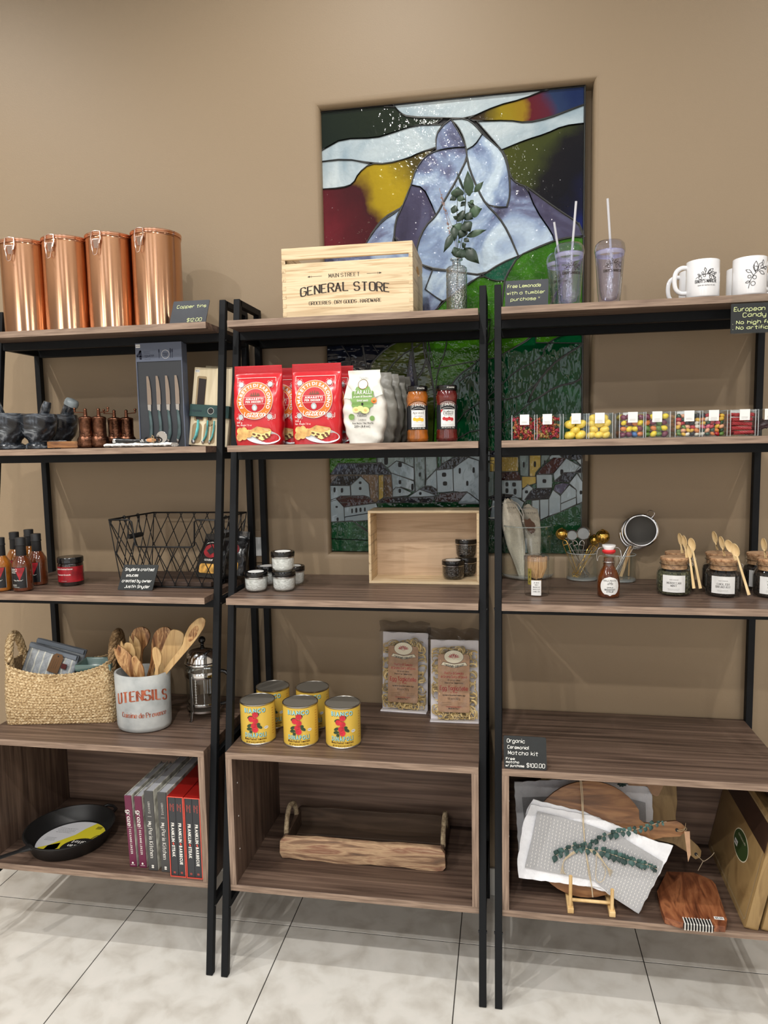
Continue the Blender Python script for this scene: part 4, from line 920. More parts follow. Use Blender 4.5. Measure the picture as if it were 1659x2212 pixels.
text(g, 'Laguiole', .007, f, (-kw/2+.040, hz+.0145), 'hand', w=.0008, slant=.3); rule_lines(g, f, -kw/2+.026, -kw/2+.05, hz+.029, .005, 2, .0008)
rule_lines(g, f, -kw/2+.026, -kw/2+.05, hz+.007, .005, 1, .0006)
for x, tk in ((.006, 'fork'), (.043, 'knife'), (.049, 'spoon')):
    g.strokes([[(x-.004, hz+.008), (x-.004, hz+.03)]], f, .0014); g.poly(disc(x-.004, hz+.030, .0022, .006 if tk != 'knife' else .008, 10), f, .0004)
c = disc(.0225, hz+.02, .0125, n=24); text(g, 'FRENCH', .0028, f, (.0225, hz+.021), 'sans', maxw=.016); text(g, 'HOME', .0028, f, (.0225, hz+.016), 'sans')
g.m('white_print').strokes([c+[c[0]]], f, .0007); g.m('paper_white').poly([(-kw/2+.0015, kh-.013), (-kw/2+.016, kh-.013), (-kw/2+.016, kh-.003), (-kw/2+.0015, kh-.003)], f, .0005); g.m('black_print'); text(g, '$79.50', .0036, f, (-kw/2+.009, kh-.010), 'sans', maxw=.011, h=.0009)
g.build('header_print', t, smooth=0)
for k in range(4):
    x = -kw/2+kw*(.255+.205*k); kt = thing('steak_knife', 'grey green handled steak knife, %s in the window box' % ('leftmost', 'second from left', 'third from left', 'rightmost')[k], 'knife', P+Vector((x, -.001, .012)), group='steak knives in the window box'); kt.scale = (1, 1, 1.34)
    f2 = front(0, 0, 0)
    G('steel').poly([(-.0065, .088), (.0065, .088), (.0065, .118), (.0035, .14), (.0, .152), (-.0065, .152)], f2, -.001, .0008).build('blade', kt, smooth=0)
    G('chrome').poly([(-.0055, .075), (.0045, .072), (.0055, .088), (-.0062, .088)], f2, -.002, .0025).ell((-.0055, 0, .006), (.0045, .003, .006), 10, 6).build('bolster', kt, bevel=.0008)
    G('handle_teal').tube([(-.004, -.0005, .008), (.0015, -.0005, .022), (.0025, -.0005, .045), (-.001, -.0005, .076)], [.0045, .0058, .0055, .0042], 10, flat=.5).build('handle', kt, smooth=60)
# ---- cheese knife boxes
M('box_pine', rough=.6, noise=(2.5, 4), distort=1.5, ramp=[(.3, (214, 196, 160)), (.7, (236, 222, 192))], stretch=(12, 12, 1.2))
M('band_green', (34, 70, 68), rough=.55); M('resin_teal', (96, 178, 180), rough=.15, coat=.6, noise=(26, 4, .3)); M('blade_dark', (58, 50, 48), rough=.3, metal=.6); M('recess', (160, 138, 104), rough=.7)
def cheese_box(P, wd, ht, roll, label, full=True):
    t = thing('cheese_knife_box', label, 'knife box', P, rot=(-.10, roll, 0), group='open wooden boxes of cheese knives')
    f = front(0, 0, 0)
    G('box_pine').box(-wd/2, 0, 0, wd/2, .016, ht).build('tray', t, bevel=.0015)
    if not full: return t
    g = G('recess'); g.poly(rrect(-wd/2+.012, .075, -wd/2+.043, ht-.027, .005), f, .0003); g.poly(rrect(-wd/2+.052, .06, -wd/2+.074, .125, .009), f, .0003)
    g.poly(rrect(-wd/2+.008, .006, -wd/2+.04, .07, .014), f, .0003); g.poly(rrect(-wd/2+.046, .008, -wd/2+.064, .07, .008), f, .0003); g.poly(rrect(-wd/2+.068, .008, -wd/2+.084, .07, .008), f, .0003); g.build('recess', t, smooth=0)
    G('blade_dark').poly([(-wd/2+.018, .08), (-wd/2+.040, .08), (-wd/2+.042, ht-.036), (-wd/2+.018, ht-.034)], f, .0004, .0016).build('wide_blade', t, smooth=0)
    G('blade_dark').tube([(-wd/2+.063, -.001, .08), (-wd/2+.063, -.001, .118)], [.006, .007], 8, flat=.4).build('narrow_blade', t)
    for x, r in ((-wd/2+.024, .0072), (-wd/2+.055, .0052), (-wd/2+.076, .0046)):
        h = G('resin_teal').tube([(x-.006, -.003, .016), (x+.001, -.003, .03), (x+.004, -.003, .055), (x+.003, -.003, .078)], [r*.9, r*1.1, r, r*.8], 12, flat=.55).build('knife_handle', t, smooth=60)
        G('chrome').ell((x-.008, -.003, .012), (r*.95, .003, r*1.1), 10, 6).build('end_cap', h, smooth=60)
    b = G('band_green').box(-wd/2-.0008, -.0085, .088, wd/2+.0008, .0168, .125).build('paper_band', t, bevel=.0006)
    f3 = front(0, -.0085, 0); g = G('navy_print'); text(g, 'Laguiole', .0065, f3, (-wd/2+.02, .103), 'hand', w=.0008, slant=.3); g.m('black_matt').poly(disc(.005, .107, .009), f3, .0003)
    for x in (-.009, .020, .024): g.m('navy_print').strokes([[(x, .098), (x, .116)]], f3, .0012)
    c = disc(.005, .107, .0095); g.m('white_print').strokes([c+[c[0]]], f3, .0008); g.build('band_print', b, smooth=0)
    g = G('paper_white').poly(rrect(-wd/2+.004, ht-.016, -wd/2+.018, ht-.008, .001), f, .0006); g.m('black_print'); text(g, '$55.00', .0034, f, (-wd/2+.011, ht-.0135), 'sans', h=.0009, maxw=.011); g.build('price_sticker', t, smooth=0)
    return t
P = at(448, 957, y=-.17); P.z = Z2
bw_ = sz(88, P)
cheese_box(P, bw_, .178*1.35, .085, 'open pine box of cheese knives with teal handles and a dark green band')
cheese_box(P+Vector((.012, .045, 0)), bw_, .178*1.35+.008, .10, 'plain pine box leaning behind the teal cheese knives', full=False)
# ---- amaretti bags
M('foil_red', (200, 28, 38), rough=.24, coat=.3, bump=(22, .45, .006), noise=(6, 2, .05)); M('orange_print', (232, 122, 40), rough=.35); M('red_print', (190, 26, 36), rough=.35); M('cookie', (214, 168, 104), rough=.7, noise=(60, 4, .2)); M('cream', (240, 224, 150), rough=.6); M('choc', (110, 70, 48), rough=.6); M('plate_white', (226, 228, 232), rough=.5)
M('silver_print', (186, 196, 200), rough=.4)
def bag_shape(w0, w1, h, d, seal=.024, puff=1):
    def fn(u, v):      # u round the bag, v up
        z = v*h; a = 2*PI*u
        k = min(1, max(0, (h-seal-z)/(h*.45))); k = math.sin(k*PI/2)**.9 if z < h-seal else 0
        wd = w1+(w0-w1)*min(1, v*1.2) if v < .83 else w0
        wd *= 1+.03*math.sin(v*PI)
        lo = min(1, z/.012); wd *= .96+.04*lo
        cx, cy = math.cos(a), math.sin(a); e = .38
        x = wd/2*math.copysign(abs(cx)**e, cx); y_ = (d/2*k+.0012)*math.copysign(abs(cy)**.6, cy)
        if z < h-seal: y_ += .0012*math.sin(x*130+z*90)*k*puff; x += .0008*math.sin(z*140)*k
        return Vector((x, y_+d/2*.9-.0*(1-k), z))
    return fn
def fy(fn, x, z, h):      # y of the front surface at x, z
    v = z/h; best = None; lo, hi = .5, 1.0
    for _ in range(14):
        m_ = (lo+hi)/2
        if fn(m_, v).x < x: lo = m_
        else: hi = m_
    return fn((lo+hi)/2, v).y
def amaretti(P, label, rz=0):
    w0, w1, h, d = .1415, .138, at(557, 787, y=-.29).z-Z2, .062
    t = thing('amaretti_bag', label, 'bag of biscuits', P, rz, group='red bags of amaretti biscuits'); fn = bag_shape(w0, w1, h, d)
    g = G('foil_red'); g.grid(fn, 56, 44, cu=True); g.add([fn(i/56, 0) for i in range(56)], [list(range(55, -1, -1))]); g.add([fn(i/56, 1) for i in range(56)], [list(range(56))])
    bd_ = g.build('pouch', t, smooth=70)
    s = G('red_print')
    for k in range(7): s.box(-w0/2+.001, fn(.75, .99).y-.0006, h-.022+k*.003, w0/2-.001, fn(.75, .99).y+.003, h-.0205+k*.003)
    s.build('crimped_seal', bd_, smooth=0, kind='stuff')
    yy = [fy(fn, 0, z_*h/40, h) for z_ in range(41)]
    def fr(u, v, hh=0):
        q = max(0, min(39.99, v/h*40)); i = int(q); y0 = yy[i]*(1-(q-i))+yy[i+1]*(q-i); y0 += (abs(u)/(w0/2))**5*.014*min(1, (h-v)/h*2)
        return Vector((u, y0-.0032-hh, v))
    cx, cz, R = -.002, h*.555, .053
    g = G('white_print'); a = rrect(-.058, h*.33, .056, h*.845, .001); g.strokes([a+[a[0]]], fr, .0011)
    ring = lambda r0, r1, n=64: [(k, (k+1) % n, (k+1) % n+n, k+n) for k in range(n)]
    g.m('silver_print')
    for sx in (-1, 1):
        for sz_ in (-1, 1):
            bx, bz = cx+sx*.043, cz+sz_*.046
            g.poly(disc(bx, bz, .0075, n=10), fr, .0002); g.m('white_print')
            for q in range(6):
                aa = q*1.1; c2 = disc(bx+.009*math.cos(aa), bz+.009*math.sin(aa), .0026, n=8); g.strokes([c2+[c2[0]]], fr, .0006, .0006)
            g.m('silver_print')
    g.m('orange_print'); n = 48
    g.add([fr(cx+r*math.cos(2*PI*i/n), cz+r*math.sin(2*PI*i/n), .0004) for r in (R*.64, R) for i in range(n)], [(i, (i+1) % n, (i+1) % n+n, i+n)[::-1] for i in range(n)])
    g.m('red_print').poly(disc(cx, cz, R*.64, n=32), fr, .0006)
    g.m('white_print')
    for r in (R, R*.64): c2 = disc(cx, cz, r, n=40); g.strokes([c2+[c2[0]]], fr, .0009, .0008)
    def arc(u, v, r=R*.73): a_ = PI/2-u/(r*1.06); return (cx+(r+v)*math.cos(a_), cz+(r+v)*math.sin(a_))
    text(g, 'AMARETTI DI SARONNO', .0095, fr, (0, 0), 'sans', warp=arc, bold=.035, h=.0009, maxw=.176)
    g.strokes([[(cx-.034, cz+.009), (cx+.034, cz+.009)], [(cx-.034, cz-.010), (cx+.034, cz-.010)]], fr, .0006, .0009)
    text(g, 'AMARETTI', .0055, fr, (cx, cz+.0015), 'sans', bold=.04, h=.0009, narrow=1.15); text(g, 'PER DESSERT', .0055, fr, (cx, cz-.0065), 'sans', bold=.04, h=.0009, maxw=.052)
    g.m('choc').poly([(cx-.016, cz+.015), (cx+.018, cz+.015), (cx+.013, cz+.012), (cx-.011, cz+.012)], fr, .0009)
    for q in (-.010, -.004, .002, .008, .012): g.poly([(cx+q-.002, cz+.015), (cx+q+.002, cz+.015), (cx+q+.001, cz+.024-abs(q)*.3), (cx+q-.001, cz+.024-abs(q)*.3)], fr, .0009)
    g.m('silver_print').poly(disc(cx, cz-.020, .008, .009, 12), fr, .0009).m('white_print'); g.poly(disc(cx, cz-.021, .004, .006, 10), fr, .0012)
    text(g, 'Lazzaroni', .0125, fr, (cx-.001, cz-.0445), 'hand', w=.0021, slant=.25, h=.0014, maxw=.062)
    g.strokes([smooth_line([(cx-.031, cz-.046), (cx, cz-.053), (cx+.030, cz-.042)])], fr, .001, .001)
    text(g, 'ITALIA', .0058, fr, (cx-.002, h*.343), 'sans', bold=.03, h=.0009)
    text(g, '200 g', .005, fr, (-.058, h*.275), 'sans', align='l', bold=.01); text(g, 'Net. Weight 7.0 oz', .005, fr, (-.058, h*.24), 'sans', align='l', bold=.01, maxw=.046)
    g.m('plate_white').poly(disc(.016, h*.105, .052, .021, 32, -.12), fr, .0005)
    g.m('cream').poly([(-.018, h*.175), (.006, h*.215), (.045, h*.175), (.040, h*.10), (.018, h*.055), (-.012, h*.115)], fr, .001)
    g.m('cookie').poly([(-.02, h*.178), (.004, h*.232), (.042, h*.200), (.046, h*.178), (.018, h*.142)], fr, .0012)
    g.m('choc')
    for a_, b_ in ((-.006, .135), (.008, .12), (.003, .095), (.022, .11), (.032, .13), (.026, .085), (.036, .105)): g.poly(disc(a_, h*b_, .0052, .0028, 10, -.3), fr, .0014)
    g.m('cookie')
    for k, (a_, b_, r) in enumerate(((-.048, .175, .0105), (-.035, .185, .0095), (-.051, .10, .0105), (-.036, .11, .010), (-.022, .145, .0115))): g.poly(disc(a_, h*b_, r, n=16), fr, .001+.0002*k)
    g.build('front_print', bd_, smooth=0)
    return t
y = -.285
for u, yy, lb, rz in ((556, y, 'red bag of amaretti biscuits, front left one', .0), (683, y, 'red bag of amaretti biscuits, front one beside the white bag', .02), (606, y+.085, 'red amaretti bag behind, showing between the two front bags', .03), (711, y+.085, 'red amaretti bag behind, showing next to the white bag', -.02)):
    P = at(u, 960, y=yy); P.z = Z2; amaretti(P, lb, rz)
# ---- taralli bags
M('foil_white', (226, 224, 216), rough=.35, bump=(26, .6, .006), coat=.15); M('label_green', (120, 158, 84), rough=.5); M('pale_green', (206, 218, 206), rough=.4); M('foil_grey', (138, 136, 128), rough=.35, bump=(26, .6, .006))
def taralli(P, label, mat='foil_white', rz=0, full=True, s_=1):
    w0, w1, h, d = .092, .094, (at(800, 797, y=-.285).z-Z2)*s_, .052
    t = thing('taralli_bag', label, 'bag of taralli', P, rz, group='white bags of taralli')
    base = bag_shape(w0, w1, h, d, seal=.012)
    def fn(u, v):
        p = base(u, v); k = 1+.30*math.sin(min(1, v/.85)*PI)**1.3; p.x = p.x*k+.0015*math.sin(v*37); p.y += .0016*math.sin(v*31+p.x*60); return p
    g = G(mat); g.grid(fn, 48, 40, cu=True); g.add([fn(i/48, 0) for i in range(48)], [list(range(47, -1, -1))]); g.add([fn(i/48, 1) for i in range(48)], [list(range(48))]); b = g.build('pouch', t, smooth=70)
    yy = [min(fn(u_/40, i/40).y for u_ in range(20, 41)) for i in range(41)]
    def fr(u, v, hh=0):
        q = max(0, min(39.99, v/h*40)); i = int(q); y0 = yy[i]*(1-(q-i))+yy[i+1]*(q-i); y0 += (abs(u)/(.062))**4*.010; return Vector((u, y0-.0028-hh, v))
    if not full: return t
    g = G('label_green')
    g.poly([(.033*math.cos(a)*(1+.07*math.cos(12*a)), h*.60+.037*math.sin(a)*(1+.06*math.cos(12*a))) for a in [i*2*PI/72 for i in range(72)]], fr, .0003)
    g.m('plate_white').poly(disc(0, h*.80, .0125), fr, .0009); c = disc(0, h*.80, .0135); g.m('gold').strokes([c+[c[0]]], fr, .0016, .001)
    g.m('white_print'); text(g, 'TARALLI', .011, fr, (0, h*.665), 'sans', bold=.02, h=.0009, maxw=.050); text(g, 'ai semi di finocchio', .0062, fr, (0, h*.62), 'sans', slant=.2, bold=.02, h=.0009, maxw=.052); text(g, 'fennel seeds', .0058, fr, (0, h*.565), 'hand', w=.0007, slant=.2, h=.0009, maxw=.032)
    g.m('grey_print'); text(g, 'Tesori', .006, fr, (0, h*.875), 'hand', w=.0006, maxw=.03); g.m('black_print'); g.poly(disc(0, h*.53, .003, .004, 8), fr, .001)
    g.m('orange_print').poly(disc(.033, h*.575, .008), fr, .0008).m('gold').poly(disc(.033, h*.575, .004), fr, .0012)
    g.m('cream'); 
    for a_, b_, r in ((-.018, .455, .0105), (-.006, .47, .0095), (.008, .445, .0115)): g.poly(disc(a_, h*b_, r, r*.8, 14), fr, .001)
    g.m('cookie'); 
    for a_, b_, r in ((-.018, .455, .005), (.009, .445, .005)): g.poly(disc(a_, h*b_, r, r*.7, 10), fr, .0014)
    g.m('label_green').poly(disc(-.032, h*.36, .0085), fr, .0004).poly(disc(.027, h*.335, .007), fr, .0004)
    g.m('black_print'); text(g, 'TRADITIONAL', .0042, fr, (-.002, h*.385), 'sans', bold=.03, maxw=.024); text(g, 'TARALLI', .0042, fr, (-.002, h*.36), 'sans', bold=.03); text(g, 'Calabria', .005, fr, (-.002, h*.305), 'hand', w=.0005, slant=.2, maxw=.022)
    text(g, 'Peso Netto / Net Weight', .005, fr, (0, h*.26), 'sans', bold=.03, maxw=.060); text(g, '250g (8.8 oz)', .006, fr, (-.002, h*.215), 'sans', bold=.03, maxw=.045)
    g.m('pale_green').poly([(-.055, h*.62), (-.030, h*.60), (-.031, h*.72), (-.047, h*.80)], fr, .0001).poly([(.036, h*.62), (.056, h*.66), (.046, h*.80), (.027, h*.76)], fr, .0001)
    g.build('front_print', b, smooth=0)
    return t
P = at(786, 960, y=-.282); P.z = Z2; taralli(P, 'white bag of taralli with a green label, at the front', rz=-.05)
for k, (u, yy) in enumerate(((814, -.205), (830, -.15), (844, -.10), (856, -.055))):
    P = at(u, 960, y=yy); P.z = Z2; tt = taralli(P, 'pale taralli bag %s behind the front one' % ('directly', 'second', 'third', 'last in line')[k], 'foil_grey', rz=.12, full=False)
# ---- jam jars
M('jam_orange', (150, 84, 20), rough=.12, coat=1, noise=(30, 4, .3)); M('jam_red', (88, 22, 20), rough=.12, coat=1, noise=(30, 4, .3)); M('label_black', (20, 24, 30), rough=.45); M('apricot', (240, 186, 50), rough=.6); M('berry', (190, 40, 46), rough=.6)
def jam(P, label, jam_, kind):
    t = thing('jam_jar', label, 'jam jar', P, group='tall jam jars'); R = .0283
    G(jam_).lathe([(.024, 0), (.0285, .003), (R+.0012, .012), (R-.0006, .026), (R, .030), (R-.001, .034), (R-.001, .112), (R+.0006, .118), (R+.001, .126), (.0262, .137), (.025, .1395)], 40).build('glass_body', t, smooth=60)
    G('black_gloss').lathe([(.0272, .1395), (.0282, .141), (.0282, .152), (.0268, .1535), (0, .1538)], 40).build('lid', t, smooth=40)
    r = R+.0002; f = cyl(r); g = G('label_black')
    g.caps(False, False).lathe([(r, .0345), (r, .100)], 40, a0=-1.35, a1=1.35)
    top_ = [(u, .100) for u in [-r*1.2+i*r*2.4/12 for i in range(13)]]; g.poly([(-r*1.2, .098)]+[(u, .098+.014*math.cos(u/r*1.1)) for u in [-r*1.2+i*r*2.4/16 for i in range(17)]]+[(r*1.2, .098)], lambda u, v, h=0: cyl(r, cx=0)(u, v, h), .0)
    g.m('paper_white'); n = 8; g.add([f(-.0205+.041*i/n, z_, .0003) for z_ in (.041, .087) for i in range(n+1)], [(i, i+1, i+n+2, i+n+1) for i in range(n)])
    g.m('white_print'); wp = lambda u, v: (u, v-u*u*14)
    text(g, 'ST DALFOUR', .0072, f, (0, .0985), 'sans', bold=.03, warp=wp, h=.0005, maxw=.036)
    for dz in (.0925, .1085): g.strokes([[(u, dz-u*u*14) for u in [-.021+.042*i/10 for i in range(11)]]], f, .0006, .0005)
    g.strokes([[(s_*.021, .0925-.0062), (s_*.021, .1085-.0062)] for s_ in (-1, 1)], f, .0006, .0005)
    text(g, 'ST DALFOUR', .0038, cyl(.0283), (.008, .1445), 'sans', bold=.02, h=.0004, maxw=.022)
    text(g, 'NET WT. 10 OZ - 284g', .0026, f, (0, .0368), 'sans', h=.0005, maxw=.036)
    g.m('grey_print')
    if kind == 0: text(g, 'Apricot', .006, f, (0, .077), 'serif', w=.0008, h=.0007)
    else: text(g, 'Strawberry', .0052, f, (0, .0795), 'serif', w=.0008, h=.0007, maxw=.028); text(g, '& Rhubarb', .0052, f, (0, .0735), 'serif', w=.0008, h=.0007, maxw=.026)
    text(g, 'FRUIT SPREAD', .0026, f, (0, .0695), 'sans', bold=0, h=.0007, maxw=.022); rule_lines(g, f, -.012, .012, .053, .005, 1, .0005, .0007); rule_lines(g, f, -.017, .017, .0475, .003, 2, .0005, .0007)
    g.m('apricot' if kind == 0 else 'berry')
    for a_ in (-.011, -.004, .003, .010): g.poly(disc(a_, .0615+.001*math.sin(a_*400), .0048, n=12), f, .0008)
    if kind: g.poly([(-.0205, .087), (-.0135, .087), (-.0205, .078)], f, .0008)
    g.build('label_print', t, smooth=0)
    return t
for u, yy, j, k, lb in ((903, -.26, 'jam_orange', 0, 'tall jar of apricot spread with black lid'), (966, -.26, 'jam_red', 1, 'tall jar of strawberry and rhubarb spread with black lid'), (900, -.165, 'jam_orange', 0, 'second apricot jar, standing behind the apricot spread'), (964, -.165, 'jam_red', 1, 'second red jar, standing behind the strawberry and rhubarb spread')):
    P = at(u, 955, y=yy); P.z = Z2; jam(P, lb, j, k).rotation_euler = (0, 0, .2)
# ---- candy boxes
CB = .0655
def candy_box(P, label, s_lines):
    t = thing('candy_box', label, 'candy box', P, group='clear cube boxes of candy'); c = CB/2; w_ = .0016
    g = G('acrylic'); g.box(-c, 0, 0, c, w_, CB); g.box(-c, CB-w_, 0, c, CB, CB); g.box(-c, w_, 0, -c+w_, CB-w_, CB); g.box(c-w_, w_, 0, c, CB-w_, CB); g.box(-c, 0, -.0008, c, CB, 0)
    g.build('cube', t, smooth=0); ge = G('acrylic_edge'); [ge.bar(a_, b_, .0013, .0013) for a_, b_ in [((x, y, 0), (x, y, CB)) for x in (-c, c) for y in (0, CB)]+[((-c, y, z), (c, y, z)) for y in (0, CB) for z in (.0006, CB)]+[((x, 0, z), (x, CB, z)) for x in (-c, c) for z in (.0006, CB)]]; ge.build('edges', t, smooth=0, kind='stuff'); G('acrylic').box(-c-.001, -.001, CB-.0045, c+.001, CB+.001, CB+.0005).build('lid', t, smooth=0)
    g = G('paper_white').box(-.012, -.0022, CB-.026, .012, -.0012, CB+.001); g.box(-.012, -.0012, CB+.0006, .012, .02, CB+.0012)
    g.m('grey_print'); rule_lines(g, front(0, -.0022, CB-.018), -.008, .008, 0, .003, s_lines, .0006); g.build('paper_label', t, smooth=0)
    return t
candy = {}
def candy_mesh(name, mat, kind):
    if (name, mat) in candy: return candy[(name, mat)]
    g = G(mat)
    if kind == 'egg': g.ell((0, 0, 0), (.0112, .0088, .0085), 14, 9)
    elif kind == 'bean': g.ell((0, 0, 0), (.0072, .0048, .005), 10, 7)
    elif kind == 'bear': g.ell((0, 0, -.002), (.0045, .0038, .0062), 8, 6).ell((0, -.0005, .006), (.0036, .0032, .0036), 8, 5).ell((.003, -.002, .009), .0014, 5, 4).ell((-.003, -.002, .009), .0014, 5, 4).ell((.004, -.003, -.005), (.002, .0025, .002), 5, 4).ell((-.004, -.003, -.005), (.002, .0025, .002), 5, 4)
    o = g.build(name, None, smooth=70); candy[(name, mat)] = o; o['_proto'] = 1; return o
for nm, c in (('y', (244, 212, 84)), ('y2', (236, 208, 40)), ('blue', (58, 108, 170)), ('mar', (110, 36, 62)), ('org', (214, 124, 58)), ('grn', (94, 128, 54)), ('red', (176, 24, 32)), ('blk', (26, 22, 24)), ('wht', (230, 222, 206)), ('pnk', (206, 90, 112)), ('pch', (226, 162, 124)), ('dgn', (26, 66, 40)), ('ylw', (222, 176, 60))):
    M('candy_'+nm, c, rough=.22, coat=.4, noise=(200, 2, .04))
for nm, c in (('red', (186, 24, 42)), ('grn', (58, 66, 34)), ('org', (214, 92, 44)), ('yel', (206, 160, 82)), ('pink', (206, 44, 84))): M('gummy_'+nm, tuple(x*.8 for x in c), rough=.2, coat=.3)
M('lic_red', (178, 56, 62), rough=.35); M('lic_dark', (54, 26, 34), rough=.3, coat=.3)
def fill(P, name, kind, mats, nx, nz, rows, label, group, size, dy=.013, lo=.009, cat='sweet', jx=.0015):
    k = 0
    for r in range(rows):
        for j in range(nz):
            n = nx-(j % 2 if nx < 4 else 0) if kind == 'egg' else nx
            for i in range(n):
                mt = random.choice(mats); o = candy_mesh(name, mt, kind)
                x = (i+.5+(.0 if n == nx else 0))/n*(CB-.010)-(CB-.010)/2+random.uniform(-jx, jx); z = lo+j*(CB-.012-lo)/max(1, nz-1)+random.uniform(-jx, jx)*.6; yv = .0105+r*dy+random.uniform(0, .002)
                if o.get('_proto'): del o['_proto']; q = o
                else: q = o.copy(); COL.link(q)
                q.location = P+Vector((x, yv, z)); q.rotation_euler = (random.uniform(-.3, .3), random.uniform(-.8, .8), random.uniform(-.5, .5)) if kind != 'bear' else (random.uniform(-1, 1), random.uniform(0, 6), random.uniform(-1, 1))
                q.scale = (size*random.uniform(.9, 1.1),)*3
                tag(q, label, cat, group)
CX = [(1133, 'gummies', 'cube box of red and green gummy bears with white label, nearest the post'), (1182, 'gummies', 'cube box of gummy bears with orange pieces, next to the yellow eggs'),
      (1244, 'yellow', 'cube box of large yellow eggs, left of the two'), (1295, 'yellow', 'cube box of yellow eggs standing in front of the panel edge, right of the two'), (1366, 'multi', 'cube box of coloured chocolate eggs with many yellow ones'), (1418.5, 'multi', 'cube box of coloured chocolate eggs with a blue one at top left'),
      (1487.5, 'beans', 'cube box of jelly beans with red and orange ones'), (1540.5, 'beans', 'cube box of jelly beans with black and yellow ones'), (1607, 'red licorice', 'cube box of red twisted licorice'), (1661, 'dark licorice', 'cube box of dark licorice at the picture edge')]
bx = []
CFY = -.300
for i, (u, k, lb) in enumerate(CX):
    P = at(u, 945, y=CFY); P.z = Z2+.0008; candy_box(P, lb, 3 if i % 2 else 2); bx.append(P)
for i in (0, 1): fill(bx[i], 'gummy_bear', 'bear', ['gummy_red', 'gummy_red', 'gummy_pink', 'gummy_grn', 'gummy_org', 'gummy_yel'] if i == 0 else ['gummy_red', 'gummy_org', 'gummy_org', 'gummy_grn', 'gummy_yel', 'gummy_pink'], 7, 7, 1, ('gummy bear in the box nearest the post', 'gummy bear in the box beside the yellow eggs')[i], 'gummy bears in clear box %s' % ('one', 'two')[i], 1.02, lo=.008)
fill(bx[2], 'yellow_egg', 'egg', ['candy_y'], 2, 4, 2, 'yellow candy egg in the left box of yellow eggs', 'yellow eggs, left box', 1.3, dy=.018, jx=.0012); fill(bx[3], 'yellow_egg', 'egg', ['candy_y'], 3, 4, 2, 'yellow candy egg in the right box of yellow eggs', 'yellow eggs, right box', 1.1, dy=.018, jx=.0012)
mm = ['candy_y2', 'candy_blue', 'candy_mar', 'candy_org', 'candy_grn', 'candy_mar', 'candy_y2']
fill(bx[4], 'chocolate_egg', 'egg', mm, 4, 4, 2, 'coloured chocolate egg in the box with many yellow ones', 'coloured eggs, left box', .80, dy=.016); fill(bx[5], 'chocolate_egg', 'egg', mm, 4, 4, 2, 'coloured chocolate egg in the box with a blue one on top', 'coloured eggs, right box', .82, dy=.016)
bm_ = ['candy_red', 'candy_org', 'candy_wht', 'candy_dgn', 'candy_pnk', 'candy_ylw', 'candy_blk', 'candy_pch', 'candy_grn']
fill(bx[6], 'jelly_bean', 'bean', bm_, 5, 6, 2, 'jelly bean in the box with red and orange ones', 'jelly beans, left box', 1.0, dy=.011, lo=.007); fill(bx[7], 'jelly_bean', 'bean', bm_+['candy_blk', 'candy_ylw'], 5, 6, 2, 'jelly bean in the box with black and yellow ones', 'jelly beans, right box', 1.0, dy=.011, lo=.007)
def licorice(P, mat, label, grp, diag):
    g = G(mat); L_ = .046
    for k in range(5): g.tube([Vector((-L_/2+L_*i/16, .0032*math.cos(i*.55+k*2*PI/5), .0032*math.sin(i*.55+k*2*PI/5))) for i in range(17)], .0019, 5)
    o = g.build('licorice_twist', None, smooth=60); first = True
    for r in (0, 1):
        for j in range(5):
            q = o if first else o.copy()
            if not first: COL.link(q)
            first = False; q.location = P+Vector((random.uniform(-.003, .003), .011+r*.02, .0085+j*.0112)); q.rotation_euler = (0, (-.75 if diag else random.uniform(-.06, .06)), 0)
            if diag: q.location.x += (j-2)*.008; q.location.z = P.z+.031+(2-j)*-.002; q.scale = (.8, 1, 1)
            tag(q, label, 'sweet', grp)
licorice(bx[8], 'lic_red', 'red licorice twist in the clear box', 'red licorice twists', False); licorice(bx[9], 'lic_dark', 'dark licorice twist in the clear box', 'dark licorice twists', True)
# second row of boxes, seen past the edges of the front row
for k, (i, lb) in enumerate(((4, 'cube box standing behind the coloured eggs'), (6, 'cube box standing behind the red and orange jelly beans'), (8, 'cube box standing behind the red licorice'))):
    P = bx[i]+Vector((0, CB+.012, 0)); candy_box(P, lb, 1)
    if k == 2: licorice(P, 'lic_red', 'red licorice twist in the rear clear box', 'red licorice twists, rear box', False)
    elif k == 0: fill(P, 'chocolate_egg', 'egg', mm, 3, 3, 1, 'coloured chocolate egg in the rear box', 'coloured eggs, rear box', .95)
    else: fill(P, 'jelly_bean', 'bean', bm_, 5, 5, 1, 'jelly bean in the rear box', 'jelly beans, rear box', 1.1)
